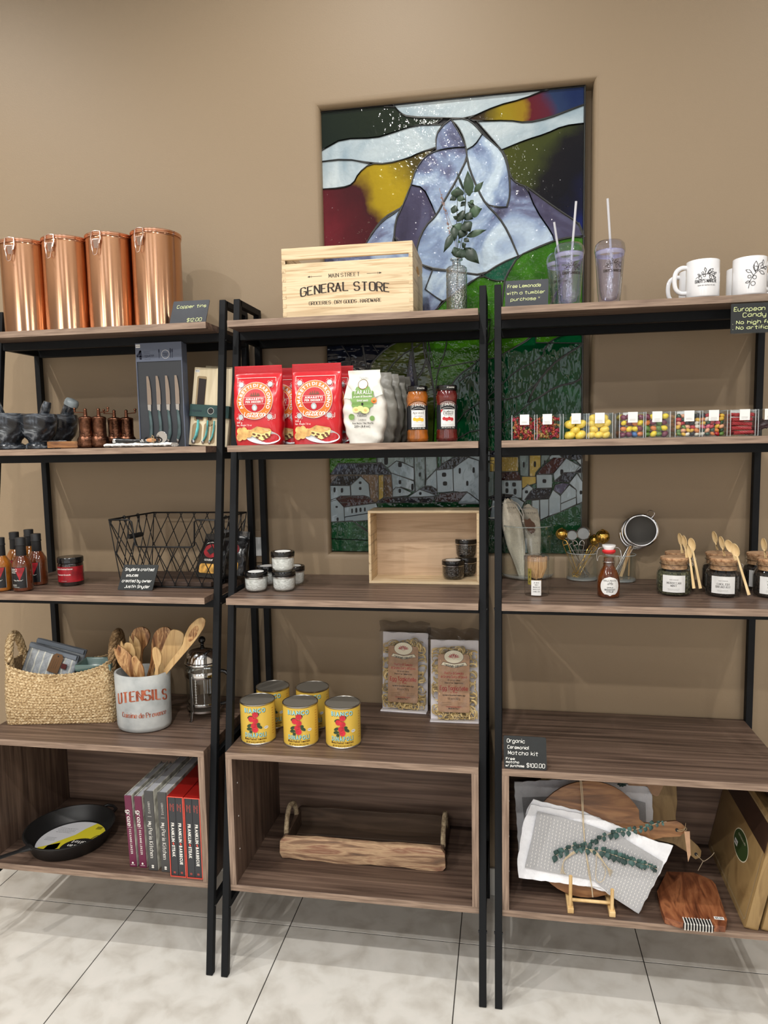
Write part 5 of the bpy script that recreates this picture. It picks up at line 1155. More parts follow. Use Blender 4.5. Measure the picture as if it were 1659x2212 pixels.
# ================= third boards =================
# ---- hot sauce bottles
M('sauce_brown', (86, 42, 20), rough=.1, coat=1, noise=(25, 3, .2)); M('sauce_amber', (140, 84, 26), rough=.1, coat=1, noise=(25, 3, .2)); M('label_red', (136, 22, 32), rough=.4, noise=(40, 4, .3)); M('label_ink', (16, 16, 20), rough=.35)
def sauce(P, label, mat, rz):
    t = thing('hot_sauce_bottle', label, 'sauce bottle', P, rz, group='hot sauce bottles with black caps')
    G(mat).lathe([(.022, 0), (.0275, .002), (.0285, .006), (.0285, .078), (.027, .086), (.020, .099), (.0145, .108), (.0125, .116), (.012, .150)], 36).build('glass_bottle', t, smooth=60)
    G('black_matt').caps(False, False).lathe([(.0142, .108), (.0148, .109), (.0142, .140)], 28).build('shrink_band', t, smooth=50)
    G('black_matt').caps(False, True).lathe([(.0142, .140), (.0158, .1405), (.0158, .143), (.0148, .145), (.0150, .162), (.0140, .1635), (0, .164)], 28).build('cap', t, smooth=50)
    r = .0288; f = cyl(r); g = G('label_ink').caps(False, False).lathe([(r, .012), (r, .075)], 36, a0=-1.05, a1=.75)
    a = [(-.029, .0125), (.0205, .0125), (.0205, .0745), (-.029, .0745), (-.029, .0125)]; g.m('silver_print').strokes([a], f, .0007, .0003)
    n = 8; g.m('label_red'); rows = [(.074, -.012, .017), (.066, -.011, .015), (.058, -.007, .011), (.050, -.004, .008), (.042, -.001, .004), (.036, .0, .002)]
    vs = [f(x0+(x1-x0)*i/4, z, .0004) for z, x0, x1 in rows for i in range(5)]; g.add(vs, [(j*5+i, j*5+i+1, (j+1)*5+i+1, (j+1)*5+i)[::-1] for j in range(5) for i in range(4)])
    g.m('white_print')
    for k, s_ in enumerate(("Snyder's", 'Crafted', 'Sauces')): text(g, s_, .0036, f, (-.026, .0685-.0052*k), 'sans', align='l', bold=.03, h=.0007)
    text(g, '"The Flavor"', .0034, f, (-.004, .034), 'sans', bold=.02, h=.0007); rule_lines(g, f, -.024, -.006, .022, .003, 2, .001, .0007); rule_lines(g, f, -.02, 0, .015, .003, 1, .0008, .0007)
    g.build('label_print', t, smooth=40); return t
for u, v, m_, lb, a in ((51, 1281, 'sauce_brown', 'brown hot sauce bottle at the very front of the group', .30), (6, 1281, 'sauce_amber', 'amber hot sauce bottle cut off by the left picture edge', .35), (84, 1268, 'sauce_brown', 'brown hot sauce bottle at the right of the group', .10), (37, 1262, 'sauce_amber', 'amber hot sauce bottle in the second row, left', .1), (68, 1253, 'sauce_amber', 'amber hot sauce bottle furthest back', .1)):
    P = at(u, v-6, z=Z3); P.z = Z3; sauce(P, lb, m_, a)
# ---- salsa jar
P = at(155, 1262, z=Z3); t = thing('salsa_jar', 'dark glass jar of crunch sauce with a red label, black lid', 'jar', P, .25); r = .0385
M('dark_contents', (26, 14, 12), rough=.1, coat=1)
G('dark_contents').lathe([(.033, 0), (.0375, .002), (r, .006), (r, .064), (.0375, .070), (.036, .072)], 44).build('glass_body', t, smooth=60)
G('black_gloss').lathe([(.0375, .072), (.0392, .073), (.0392, .087), (.0375, .0895), (.0, .09)], 44).build('lid', t, smooth=50)
f = cyl(r); g = G('label_red').caps(False, False).lathe([(r+.0003, .013), (r+.0003, .062)], 44, a0=-1.2, a1=1.5); g.m('white_print')
text(g, "Snyder's Crafted Sauces", .0042, f, (-.010, .053), 'sans', bold=.04, h=.0006, maxw=.056); text(g, 'Toasted Crunch', .0042, f, (-.012, .035), 'sans', bold=.03, h=.0006); rule_lines(g, f, -.02, .0, .017, .003, 1, .0006, .0006)
g.build('label_print', t, smooth=40)
# ---- sauces sign
P, w_, h_ = px_sign(253.6, 1275, 329.6, 1276, 1222, -.3, Z3); q = at(292, 1275, z=Z3); q2 = at(254, 1275, z=Z3); q3 = at(330, 1276, z=Z3)
chalk_sign(q+Vector((0, 0, 0)), (q3-q2).x, .078, .35, [("Snyder's crafted", .08, .76, .009, .82), ('sauces', .15, .53, .009, .34), ('created by owner', .07, .31, .009, .84), ('Justin Snyder', .18, .09, .009, .72)], 'dark slate sign about crafted sauces, in front of the wire basket', mat='slate_dark', ink='chalk_white', lw=.0013, skew=.14)
# ---- wire basket
M('wire_black', (22, 22, 23), rough=.45, metal=.3)
yf, yb = -.262, -.045
FL = at(263, 1268, z=Z3+.003); FR = at(463, 1268, z=Z3+.003); yf = (FL.y+FR.y)/2
BL = at(346, 1232, y=yb); 
x0, x1 = at(263, 1268, y=yf).x, at(462, 1268, y=yf).x
RL, RR = at(235, 1123, y=yf-.02), at(464, 1123, y=yf-.02)
BRL, BRR = at(332, 1101, y=yb+.02), at(532, 1101, y=yb+.02)
rz_ = (RL.z+RR.z)/2-Z3
P = Vector(((x0+x1)/2, yf, Z3)); t = thing('wire_basket', 'black diamond wire basket with a dipped front and grip handles', 'basket', P)
fx0, fx1 = RL.x-P.x, RR.x-P.x; bx0, bx1 = BRL.x-P.x, BRR.x-P.x; zr = rz_; zb2 = BRL.z-Z3
hw = (x1-x0)/2; yd = yb-yf
c = [Vector((fx0, -.02, zr)), Vector((fx1, -.02, zr)), Vector((bx1, yd+.02, zr)), Vector((bx0, yd+.02, zr))]     # rim corners
e = [Vector((-hw, 0, .003)), Vector((hw, 0, .003)), Vector((hw, yd, .003)), Vector((-hw, yd, .003))]     # base corners
def lerp(a, b, k): return a+(b-a)*k
dipx0, dipx1, dz = .215, .81, .60
fp = lambda u, v: lerp(lerp(e[0], e[1], u), lerp(c[0], c[1], u), v)
rim = [fp(1, 1), c[2], c[3], fp(0, 1), fp(dipx0-.02, 1), fp(dipx0, .97), fp(dipx0+.005, dz+.03), fp(dipx0+.03, dz), fp(dipx1-.03, dz), fp(dipx1-.005, dz+.03), fp(dipx1, .97), fp(dipx1+.02, 1)]
G('wire_black').tube(rim, .0026, 6, closed=True).build('rim_wire', t, smooth=60)
G('wire_black').tube(e, .0024, 6, closed=True).build('base_wire', t, smooth=60)
g = G('wire_black')
def diam(A0, B0, A1, B1, n, cut=None, span=2.2):
    for s_ in (1, -1):
        for k in range(-4, n+5):
            pts = []
            for q in range(0, 41):
                v = q/40; u = (k+span*v*s_+(0 if s_ > 0 else span))/n
                ok = 0 <= u <= 1 and not (cut and cut[0] < u < cut[1] and v > cut[2])
                if ok: pts.append(lerp(lerp(A0, B0, u), lerp(A1, B1, u), v))
                if (not ok or q == 40) and pts:
                    if len(pts) > 2: g.tube([pts[0], pts[-1]], .00155, 5)
                    pts = []
diam(e[0], e[1], c[0], c[1], 7, (dipx0, dipx1, dz)); diam(e[3], e[2], c[3], c[2], 7); diam(e[0], e[3], c[0], c[3], 5); diam(e[1], e[2], c[1], c[2], 5)
for i in range(4): g.tube([e[i], c[i]], .0016, 6)
g.build('diamond_wires', t, smooth=60, kind='stuff')
for A_, B_, s_ in ((c[0], c[3], -1), (c[1], c[2], 1)):
    a = lerp(A_, B_, .32); b = lerp(A_, B_, .62); dn = Vector((-s_*.012, 0, -.062)) if s_ < 0 else Vector((-s_*.016, 0, -.06))
    h = G('wire_black').tube([a+Vector((0, 0, .006)), a+Vector((-s_*.003, -.004, -.003)), lerp(a, b, .08)+dn*.6, lerp(a, b, .0)+dn], .0018, 6).tube([b+Vector((0, 0, .006)), b+Vector((-s_*.003, .004, -.003)), lerp(a, b, .92)+dn*.6, lerp(a, b, 1)+dn], .0018, 6)
    for p in (a, b): h.tube([p+Vector((s_*.005*math.cos(q), 0, .005*math.sin(q))) for q in [i*PI/4 for i in range(8)]], .0014, 5, closed=True)
    hd = h.build('bail_handle', t, smooth=60); G('black_matt').tube([lerp(a, b, -.02)+dn, lerp(a, b, .1)+dn, lerp(a, b, .9)+dn, lerp(a, b, 1.02)+dn], [.006, .008, .008, .006], 12).build('grip', hd, smooth=60)
M('dark_wood', rough=.6, noise=(3, 5), ramp=[(.3, (44, 32, 26)), (.7, (78, 60, 50))], stretch=(1.2, 14, 14))
G('dark_wood').box(-hw+.012, .008, .004, hw-.012, yd-.008, .018).build('base_board', t, bevel=.001)
# snack bags inside
M('foil_black', (22, 22, 24), rough=.25, coat=.5, bump=(30, .6, .006)); M('chips', (196, 148, 70), rough=.7, noise=(60, 3, .3), bump=(60, 1, .004))
def snack(P, label, rot, full=True):
    t = thing('snack_bag', label, 'snack bag', P, rot=rot, group='black snack bags in the wire basket'); fn = bag_shape(.105, .115, .145, .045, seal=.022)
    g = G('foil_black'); g.grid(fn, 40, 30, cu=True); g.add([fn(i/40, 0) for i in range(40)], [list(range(39, -1, -1))]); g.add([fn(i/40, 1) for i in range(40)], [list(range(40))]); b = g.build('pouch', t, smooth=70)
    yy = [fn(.75, i/40).y for i in range(41)]
    fr = lambda u, v, h=0: Vector((u, yy[max(0, min(40, int(v/.145*40)))]-.002-h, v)) if False else Vector((u, min(yy[6:34])-.001-h, v))
    g = G('label_red').poly(disc(0, .085, .028, .022, 24), fr); g.m('white_print')
    def arc(u, v, s_=1): a_ = PI/2-u/.034; return (.034*math.cos(a_)*(1+v*20), .085+.026*math.sin(a_)*(1+v*20))
    text(g, 'SNYDERS', .006, fr, (0, 0), 'sans', bold=.03, warp=arc); text(g, 'GOURMET', .006, fr, (0, .053), 'sans', bold=.03, maxw=.04); g.m('black_matt').poly([(-.016, .085), (0, .1), (.016, .085), (0, .072)], fr, .0005)
    g.m('chips').poly(rrect(-.034, .014, .030, .044, .008), fr, .0003); g.build('front_print', b, smooth=0); return t
P = Vector((at(452, 1240, y=-.15).x, -.165, Z3+.0195)); snack(P, 'black snack bag with a red emblem, leaning in the wire basket', (-.35, .0, -.25))
snack(P+Vector((.045, .055, 0)), 'black snack bag behind, at the back corner of the wire basket', (-.2, .12, .2))

# ---- small jars
M('salt_white', (238, 240, 236), rough=.6, noise=(90, 3, .12), bump=(160, .8, .003)); M('pepper_black', rough=.35, noise=(150, 3), ramp=[(.4, (16, 14, 13)), (.66, (66, 56, 50))], bump=(170, 1, .005, 'voronoi'))
def small_jar(P, label, mat, grp):
    t = thing('small_glass_jar', label, 'jar', P, group=grp); r = .0345
    G(mat).lathe([(.024, .003), (.0285, .006), (.031, .012), (.0322, .030), (.0322, .041)], 36).build('contents', t, smooth=60)
    def q(u, v):
        a = 2*PI*u; z = v*.043; rr = .0268+.0072*min(1, (z/.012))**.7 if z < .012 else .034
        rr += .0006*math.sin(a*22+z*520)*math.sin(a*22-z*520); return Vector((rr*math.sin(a), -rr*math.cos(a), z))
    G('glass_cut2').grid(q, 88, 16, cu=True).caps(True, False).lathe([(0, 0), (.026, .0003), (.0268, .0005)], 36).build('glass', t, smooth=60)
    G('chrome').caps(False, False).lathe([(.0335, .042), (.0358, .0425), (.036, .0445), (.0345, .0455)], 36).build('band', t, smooth=60)
    l = G('black_gloss').lathe([(.0345, .0445), (.0352, .046), (.0352, .056), (.034, .0585), (.028, .0585), (.0275, .058), (0, .058)], 40).build('lid', t, smooth=40)
    G('paper_white').poly(disc(0, 0, .0235, n=28), top(0, 0, .058), .0005).build('lid_label', l, smooth=0); return t
thin_glass('glass_cut2', tint=(248, 250, 249), fmin=.08, rough=.04)
def onz(u, v, z=Z3): p = at(u, v, z=z); p.z = z; return p
gs = 'small jars of white salt with black lids'
a = onz(554, 1276); b = onz(614, 1275); small_jar(a, 'jar of white salt at the front left of the pyramid', 'salt_white', gs); small_jar(b, 'jar of white salt at the front, under the stacked jar', 'salt_white', gs)
small_jar(b+Vector((-.0015, .001, .059)), 'jar of white salt stacked on top of another', 'salt_white', gs); small_jar(onz(579, 1262), 'jar of white salt behind, between the two front jars', 'salt_white', gs); small_jar(onz(635, 1262), 'jar of white salt behind on the right', 'salt_white', gs)
# ---- crate lying on its side, open to the front
A_ = onz(797.4, 1260); B_x = at(1036, 1262, y=A_.y).x; ch_ = at(797, 1103, y=A_.y).z-Z3; kx = 1100
cw2 = B_x-A_.x; cd2 = -.004-A_.y
t = thing('open_wooden_box', 'pale open wooden box standing on its side with dark jars in it', 'box', Vector((A_.x+cw2/2, A_.y, Z3)), 0)
th = .008
M('ply', rough=.6, noise=(3, 5), distort=1.2, ramp=[(.3, (176, 146, 116)), (.5, (206, 178, 148)), (.7, (190, 160, 130))], stretch=(1.2, 10, 16))
for nm, bb in (('bottom_board', (-cw2/2, 0, 0, cw2/2, cd2, th)), ('top_board', (-cw2/2, 0, ch_-th, cw2/2, cd2, ch_)), ('side_board', (-cw2/2, 0, th, -cw2/2+th, cd2, ch_-th)), ('side_board', (cw2/2-th, 0, th, cw2/2, cd2, ch_-th))):
    G('pine_y' if 'side' in nm else 'pine').box(*bb).build(nm, t, bevel=.0008)
G('ply').box(-cw2/2+th, cd2-.006, th, cw2/2-th, cd2-.001, ch_-th).build('back_panel', t, smooth=0)
for s_ in (-1, 1):
    x = s_*(cw2/2-th); G('recess').poly(rrect(cd2*.42, ch_*.34, cd2*.50, ch_*.66, .0075), lambda u, v, h=0, x=x, s_=s_: Vector((x-s_*(.0004+h), u, v)), 0, .0001).build('hand_slot', t, smooth=0)
gs = 'small jars of dark peppercorns in the box'; zz = Z3+th
small_jar(Vector((at(979, 1240, y=A_.y+.055).x, A_.y+.055, zz)), 'jar of dark peppercorns standing in front', 'pepper_black', gs)
q = Vector((at(1007, 1235, y=A_.y+.10).x, A_.y+.112, zz)); small_jar(q, 'jar of dark peppercorns under the stacked one in the box', 'pepper_black', gs); small_jar(q+Vector((0, 0, .0586)), 'jar of dark peppercorns stacked on another in the box', 'pepper_black', gs)

# ---- large jar with cotton bags
P = onz(1140, 1250); P.y += .035; P.x = at(1139, 1250, y=P.y).x; R = sz(56, P); H = at(1140, 1134, y=P.y).z-Z3
t = thing('large_glass_jar', 'large round open glass jar holding two cotton drawstring bags', 'jar', P)
thin_glass('glass_smoke', tint=(246, 249, 248), fmin=.05)
G('glass_smoke').caps(False, False).lathe([(.001, .004), (R*.8, .002), (R*.95, .006), (R, .02), (R, H*.8), (R*.97, H*.86), (R*.9, H*.9), (R*.9, H*.97), (R*.94, H), (R*.93, H+.003), (R*.88, H)], 56).build('glass', t, smooth=60); G('glass_rim').tube([(R*.92*math.sin(a), -R*.92*math.cos(a), H) for a in [i*PI/24 for i in range(48)]], .0016, 6, closed=True).build('rim', t, smooth=60); G('glass_rim').caps(True, False).lathe([(R*.8, .002), (R*.95, .006), (R*.99, .014), (R*.94, .010), (0, .005)], 48).build('heavy_base', t, smooth=60)
M('cotton', (218, 210, 192), rough=.95, noise=(400, 2, .05), bump=(45, .7, .004), sheen=.2); M('cord_white', (214, 210, 200), rough=.9); M('leather_brown', (96, 62, 40), rough=.6)
def cotton_bag(P0, pts, ws, label, brand):
    t = thing('cotton_bag', label, 'drawstring bag', P0, group='cotton drawstring bags in the large jar')
    def fn(u, v):
        q = v*(len(pts)-1); i = min(int(q), len(pts)-2); k = q-i; c_ = lerp(pts[i], pts[i+1], k); ww = ws[i]*(1-k)+ws[i+1]*k; a = 2*PI*u
        rx = ww*(1+.05*math.sin(a*5+v*9)); return c_+Vector((rx*math.cos(a), (ww*.42+.001)*math.sin(a)*(1+.25*math.sin(a*4+v*13)), .003*math.sin(a*3) if v > .9 else 0))
    g = G('cotton').grid(fn, 36, 40, cu=True); g.add([fn(i/36, 0) for i in range(36)], [list(range(35, -1, -1))]); g.add([fn(i/36, 1) for i in range(36)], [list(range(36))]); b = g.build('bag', t, smooth=80)
    n = len(pts)-1; tp = pts[n-1]; c1 = lerp(pts[n-1], pts[n], .3); rr = ws[n-1]
    G('cord_white').tube([c1+Vector((rr*1.05*math.cos(a), rr*.5*math.sin(a), .002*math.sin(3*a))) for a in [i*PI/8 for i in range(16)]], .0014, 6, closed=True).build('drawcord', t, smooth=60)
    g = G('ink_brown'); z = lerp(pts[n-2], pts[n-1], .6); wv = ws[n-1]
    text(g, brand, .0052, lambda u, v, h=0: z+Vector((u, -wv*.47*math.sqrt(max(.05, 1-(u/wv)**2))-.0025-h, v)), (0, 0), 'sans', track=.002, bold=0, maxw=.04); g.build('lettering', b, smooth=0)
    return t
def L3(u, v, y): return at(u, v, y=y)-P
y1 = P.y-.012
t = cotton_bag(P, [L3(1128, 1252, y1), L3(1123, 1225, y1), L3(1115, 1180, y1), L3(1108, 1140, y1-.004), L3(1103, 1110, y1-.008), L3(1100, 1090, y1-.008), L3(1097, 1078, y1-.008)], [.008, .014, .028, .032, .029, .022, .010], 'cotton bag leaning left in the large jar, cord with a knot hanging down', 'RODYTAK')
G('cord_white').tube(smooth_line([L3(1104, 1082, y1-.03), L3(1118, 1088, y1-.05), L3(1130, 1108, y1-.05), L3(1130, 1124, y1-.05)]), .0013, 6).tube(smooth_line([L3(1104, 1082, y1-.03), L3(1114, 1092, y1-.05), L3(1126, 1112, y1-.05), L3(1130, 1124, y1-.05)]), .0013, 6).ell(L3(1130, 1126, y1-.05), .0035, 8, 6).tube([L3(1130, 1126, y1-.05), L3(1130, 1131, y1-.05)], .0012, 6).build('knotted_cord', t, smooth=60)
G('cord_white').tube(smooth_line([L3(1075, 1093, y1), L3(1062, 1095, y1), L3(1050, 1107, y1), L3(1054, 1118, y1), L3(1075, 1118, y1)]), .0013, 6).build('loop_cord', t, smooth=60)
y2 = P.y+.022
t = cotton_bag(P, [L3(1156, 1240, y2), L3(1154, 1200, y2), L3(1150, 1150, y2), L3(1147, 1120, y2), L3(1144, 1102, y2), L3(1141, 1090, y2)], [.010, .018, .027, .029, .026, .012], 'cotton bag at the right of the large jar with a brown leather leaf patch', 'RODYTAK')
G('leather_brown').poly([(a*.92, b*.92) for a, b in ((-.018, .024), (-.008, .021), (0, .026), (.006, .018), (.016, .010), (.020, -.002), (.014, -.008), (.020, -.014), (.014, -.024), (.006, -.028), (-.004, -.018), (-.010, -.008), (-.016, .004))], lambda u, v, h=0: L3(1144, 1136, y2-.03)+Vector((u, -h, v)), 0, .001).build('leaf_patch', t, smooth=0)
# ---- whisk container
P = onz(1159, 1284); r = sz(26, P); H = at(1159, 1199, y=P.y).z-Z3
M('bamboo', (206, 168, 116), rough=.5, noise=(3, 4), ramp=[(.3, (176, 134, 88)), (.7, (222, 188, 140))], stretch=(90, 90, 2)); M('olive_label', (124, 112, 44), rough=.5)
t = thing('matcha_whisk_tube', 'clear tube holding a bamboo tea whisk, white and olive labels on it', 'whisk', P)
G('bamboo').lathe([(.012, .002), (.0135, .004), (.0135, .04), (.0145, .045)], 24).build('handle', t, smooth=60)
G('black_print').caps(False, False).lathe([(.0150, .044), (.0158, .046), (.0150, .048)], 24).build('thread', t, smooth=60)
g = G('bamboo')
for k in range(56):
    a = k*2.399; r0 = .0145*math.sqrt(.3+.7*(k % 7)/6); r1 = r*.86*math.sqrt(.35+.65*(k % 7)/6); dx = .02
    g.tube([(r0*math.sin(a), -r0*math.cos(a), .046), ((r0*.4+r1*.75)*math.sin(a+dx), -(r0*.4+r1*.75)*math.cos(a+dx), .075), (r1*math.sin(a), -r1*math.cos(a), .104+random.uniform(-.002, .002)), (r1*.9*math.sin(a), -r1*.9*math.cos(a), .108)], [.0017, .0014, .0010, .0007], 4)
g.build('tines', t, smooth=60, kind='stuff')
G('acrylic').caps(True, False).lathe([(r-.0015, 0), (r, .002), (r, H-.012)], 36).build('tube', t, smooth=60)
G('tumbler_plastic').caps(False, False).lathe([(r+.001, H-.014), (r+.001, H-.002), (r-.001, H), (0, H)], 36).build('cap', t, smooth=60)
f = cyl(r); g = G('paper_white'); n = 6; g.add([f(-.016+.027*i/n, z, .0005) for z in (.004, .046) for i in range(n+1)], [(i, i+1, i+n+2, i+n+1) for i in range(n)]); g.m('black_print')
for k, s_ in enumerate(('JU JKA', '400 l', 'MAKE 5.0', 'BAKE 5 LP', 'LABEL USE')): text(g, s_, .0030, f, (-.002, .0385-.0062*k), 'sans', bold=.01, h=.0009, maxw=.018)
g.m('olive_label').add([f(-.027+.011*i/3, z, .0004) for z in (.033, .078) for i in range(4)], [(i, i+1, i+5, i+4) for i in range(3)]); g.m('black_print')
for z in (.068, .055, .042): g.strokes([[(-.0235, z), (-.0195, z)], [(-.0215, z+.003), (-.0215, z-.003)], [(-.023, z-.003), (-.020, z-.0025)]], f, .0009, .0008)
g.build('labels', t, smooth=40)
# ---- glass with infusers
P = onz(1257, 1251); r = sz(33, P); H = at(1257, 1193, y=P.y).z-Z3
t = thing('infuser_glass', 'low clear glass holding gold and silver tea ball infusers', 'glass', P)
GLP = [(.0, .006), (.8, .007), (.93, .012), (.94, 1), (1, 1)]
def tumblerglass(t, r, H): return G('glass_clear').caps(False, False).lathe([(.001, .001), (r*.93, 0), (r, .003), (r, H), (r*.95, H), (r*.94, .012), (.001, .009)], 44).build('glass', t, smooth=60), G('glass_rim').tube([(r*.97*math.sin(a), -r*.97*math.cos(a), H) for a in [i*PI/18 for i in range(36)]], .0011, 6, closed=True).build('rim', t, smooth=60), G('glass_rim').lathe([(r*.9, 0), (r*.99, .003), (r*.97, .007), (r*.8, .009), (0, .0085)], 40).build('heavy_base', t, smooth=60)
tumblerglass(t, r, H)
def infuser(P, ball, foot, rb, mat, label, mesh=False, face=None):
    t = thing('tea_infuser', label, 'tea infuser', P, group='tea infusers in the low glass'); b = Vector(ball); f_ = Vector(foot); d = (f_-b).normalized(); sd = d.cross(Vector((0, 1, 0))).normalized()
    if mesh:
        T = Matrix.Translation(b) @ Matrix.Rotation(PI/2-.15, 4, 'X'); G('mesh_grey').lathe([(0, -.003), (rb*.6, -.0022), (rb*.9, 0)], 20, T=T).lathe([(0, .001), (rb*.9, .0005)], 20, T=T).build('mesh_disc', t, smooth=60)
        G(mat).tube([b+Vector((rb*.93*math.cos(a), 0, rb*.93*math.sin(a))) for a in [i*PI/12 for i in range(24)]], rb*.13, 6, closed=True).build('ring', t, smooth=60)
    else:
        G(mat).ell(b, rb, 20, 12).build('ball', t, smooth=70); G(mat).tube([b+Vector((rb*1.03*math.cos(a)*.35, -rb*1.03*math.cos(a)*.94, rb*1.03*math.sin(a))) for a in [i*PI/12 for i in range(24)]], .0011, 5, closed=True).build('rim', t, smooth=60)
    n_ = b+d*(rb+.001)
    G(mat).tube([n_, n_+d*.006+sd*.006, n_+d*.016+sd*.007], .0013, 6).tube([n_, n_+d*.006-sd*.006, n_+d*.016-sd*.007], .0013, 6).tube([n_+d*.016+sd*.007, n_+d*.016-sd*.007], .0012, 6).build('spring', t, smooth=60)
    G(mat).tube([n_+d*.016+sd*.007, f_+sd*.004], .0009, 6).tube([n_+d*.016-sd*.007, f_-sd*.004], .0009, 6).tube([f_+Vector((.006*math.cos(a), 0, .006*math.sin(a))) for a in [i*PI/6 for i in range(12)]], .0009, 5, closed=True).build('tongs', t, smooth=60)
M('mesh_grey', (150, 152, 150), rough=.35, metal=.8, alpha=.72)
for (bu, bv, dy), (fu, fv), rb, m_, ms, lb in (((1213, 1153, 0), (1245, 1250), .0185, 'gold', 0, 'gold tea ball at the far left of the glass'), ((1302, 1159, -.01), (1240, 1250), .0215, 'gold', 0, 'gold tea ball leaning right, largest in the glass'), ((1284, 1166, .02), (1250, 1246), .016, 'gold', 0, 'gold tea ball half hidden behind the others'),
        ((1260, 1152, -.005), (1248, 1248), .0205, 'chrome', 1, 'silver ringed mesh strainer in the middle of the glass'), ((1236, 1156, -.01), (1266, 1248), .0165, 'chrome', 1, 'grey mesh disc infuser left of the silver ring'), ((1224, 1155, 0), (1268, 1246), .0135, 'chrome', 1, 'small grey mesh disc infuser nearest the gold ball')):
    infuser(P, at(bu, bv, y=P.y+dy)-P, Vector((at(fu, fv, y=P.y).x-P.x, random.uniform(-.015, .015), .017)), rb, m_, lb, bool(ms))
# ---- swing top bottle
P = onz(1314, 1288); k = sz(23, P)/.0295; t = thing('swing_top_bottle', 'small amber syrup bottle with white swing stopper and red seal', 'bottle', P)
M('amber', (112, 56, 14), rough=.06, coat=1, noise=(30, 3), ramp=[(.3, (58, 22, 5)), (.7, (104, 50, 12))]); r = .0295*k
G('amber').lathe([(r*.9, 0), (r, .003), (r*1.02, .008), (r, .045), (r*.96, .055), (r*.78, .070), (r*.58, .080), (r*.5, .086), (r*.52, .093)], 40).build('bottle', t, smooth=60)
G('glass_clear').caps(False, False).lathe([(r*.5, .086), (r*.56, .095), (r*.56, .103), (r*.5, .107), (r*.56, .110), (r*.58, .122), (r*.5, .125)], 36).build('neck', t, smooth=60)
G('amber').lathe([(r*.46, .090), (r*.46, .108)], 20).build('neck_syrup', t, smooth=60)
M('rubber_red', (206, 40, 44), rough=.5); G('rubber_red').lathe([(r*.4, .118), (r*.58, .122), (r*.62, .127), (r*.5, .130)], 28).build('rubber_seal', t, smooth=60)
G('mug_white').lathe([(r*.42, .128), (r*.45, .131), (r*.62, .141), (r*.6, .143), (0, .1435)], 28).build('stopper', t, smooth=50)
g = G('chrome')
for s_ in (-1, 1):
    g.tube(smooth_line([(s_*r*.5, 0, .137), (s_*r*.95, 0, .132), (s_*r*1.12, -.003, .112), (s_*r*1.08, -.006, .100)]), .0011, 6); g.tube(smooth_line([(s_*r*.6, 0, .112), (s_*r*.92, -.003, .112), (s_*r*1.05, -.006, .099)]), .0011, 6)
g.tube([(r*.55*math.sin(a), -r*.55*math.cos(a), .097) for a in [i*PI/10 for i in range(20)]], .0011, 6, closed=True); g.build('wire_bail', t, smooth=60)
f = cyl(r); g = G('paper_white'); c_ = disc(0, .033, .0268, .0262, 32); fr2 = lambda u, v, h=0: cyl(r*1.012)(u, v, h)
for i in range(12):
    z0 = -.0262+i*.0524/12; z1 = z0+.0524/12; w0 = .0262*math.sqrt(max(0, 1-(z0/.0262)**2)); w1 = .0262*math.sqrt(max(0, 1-(z1/.0262)**2))
    g.add([fr2(-w0+2*w0*j/8, .033+z0, .0004) for j in range(9)]+[fr2(-w1+2*w1*j/8, .033+z1, .0004) for j in range(9)], [(j, j+1, j+10, j+9) for j in range(8)])
g.m('grey_print'); text(g, "Baby's Marche", .0045, fr2, (0, .047), 'hand', w=.0005, h=.0008, maxw=.034); sprig_print(g, fr2, 0, .040, .016, h=.0008, w=.0004); g.m('black_print')
text(g, 'SIMPLE', .0038, fr2, (0, .028), 'sans', h=.0008, bold=.0); text(g, 'BREAKFAST', .0042, fr2, (0, .022), 'sans', h=.0008, bold=.03, maxw=.028); text(g, 'SYRUP', .0038, fr2, (0, .0165), 'sans', h=.0008, bold=.02); g.build('oval_label', t, smooth=40)
# ---- strainers
P = onz(1339, 1254); r = sz(33, P); H = at(1340, 1197, y=P.y).z-Z3; t = thing('strainer_glass', 'low clear glass holding fine wire strainers, right of the syrup bottle', 'glass', P); tumblerglass(t, r, H)
M('fine_mesh', rough=.6, noise=(6, 2), ramp=[(.3, (46, 44, 42)), (.7, (96, 94, 90))], bump=(900, 1, .001))
for k, (cu, cv, dy, lb) in enumerate(((1384.6, 1146, -.01, 'fine wire strainer in front, its round sieve facing out'), (1378, 1149, .012, 'second fine wire strainer nested behind the front one'), (1373, 1152, .032, 'third fine wire strainer, hindmost of the nested ones'))):
    b = at(cu, cv, y=P.y+dy)-P; R = sz(34.5, P); t = thing('wire_strainer', lb, 'strainer', P, group='fine wire strainers nested together')
    T = Matrix.Translation(b) @ Matrix.Rotation(PI/2-.12, 4, 'X') @ Matrix.Rotation(-.22, 4, 'Y')
    G('fine_mesh').caps(False, False).lathe([(.0, -.020), (R*.4, -.018), (R*.75, -.010), (R*.95, -.001)], 36, T=T).build('sieve', t, smooth=80)
    G('chrome').caps(False, False).lathe([(R*.88, 0), (R*.9, .002), (R*1.0, .0022), (R*1.03, 0), (R*1.0, -.002), (R*.92, -.002)], 44, T=T).caps(True, True).build('rim', t, smooth=60)
    hd = (at(1330-3*k, 1236, y=P.y+.01)-P-b); hd.z = .012-b.z; d = hd.normalized()
    G('chrome').tube([b+d*R, b+hd], .0012, 6).tube([b+d*R+Vector((.007, 0, .002)), b+hd+Vector((.005, 0, 0))], .0012, 6).build('handle', t, smooth=60)
    e_ = -d; sd = d.cross(Vector((0, 1, 0))).normalized()
    if k == 0: G('chrome').tube(smooth_line([b+e_*R*.97+sd*.009, b+e_*(R+.014)+sd*.011, b+e_*(R+.019), b+e_*(R+.014)-sd*.009, b+e_*R-sd*.006]), .0010, 6).build('hook_loop', t, smooth=60)
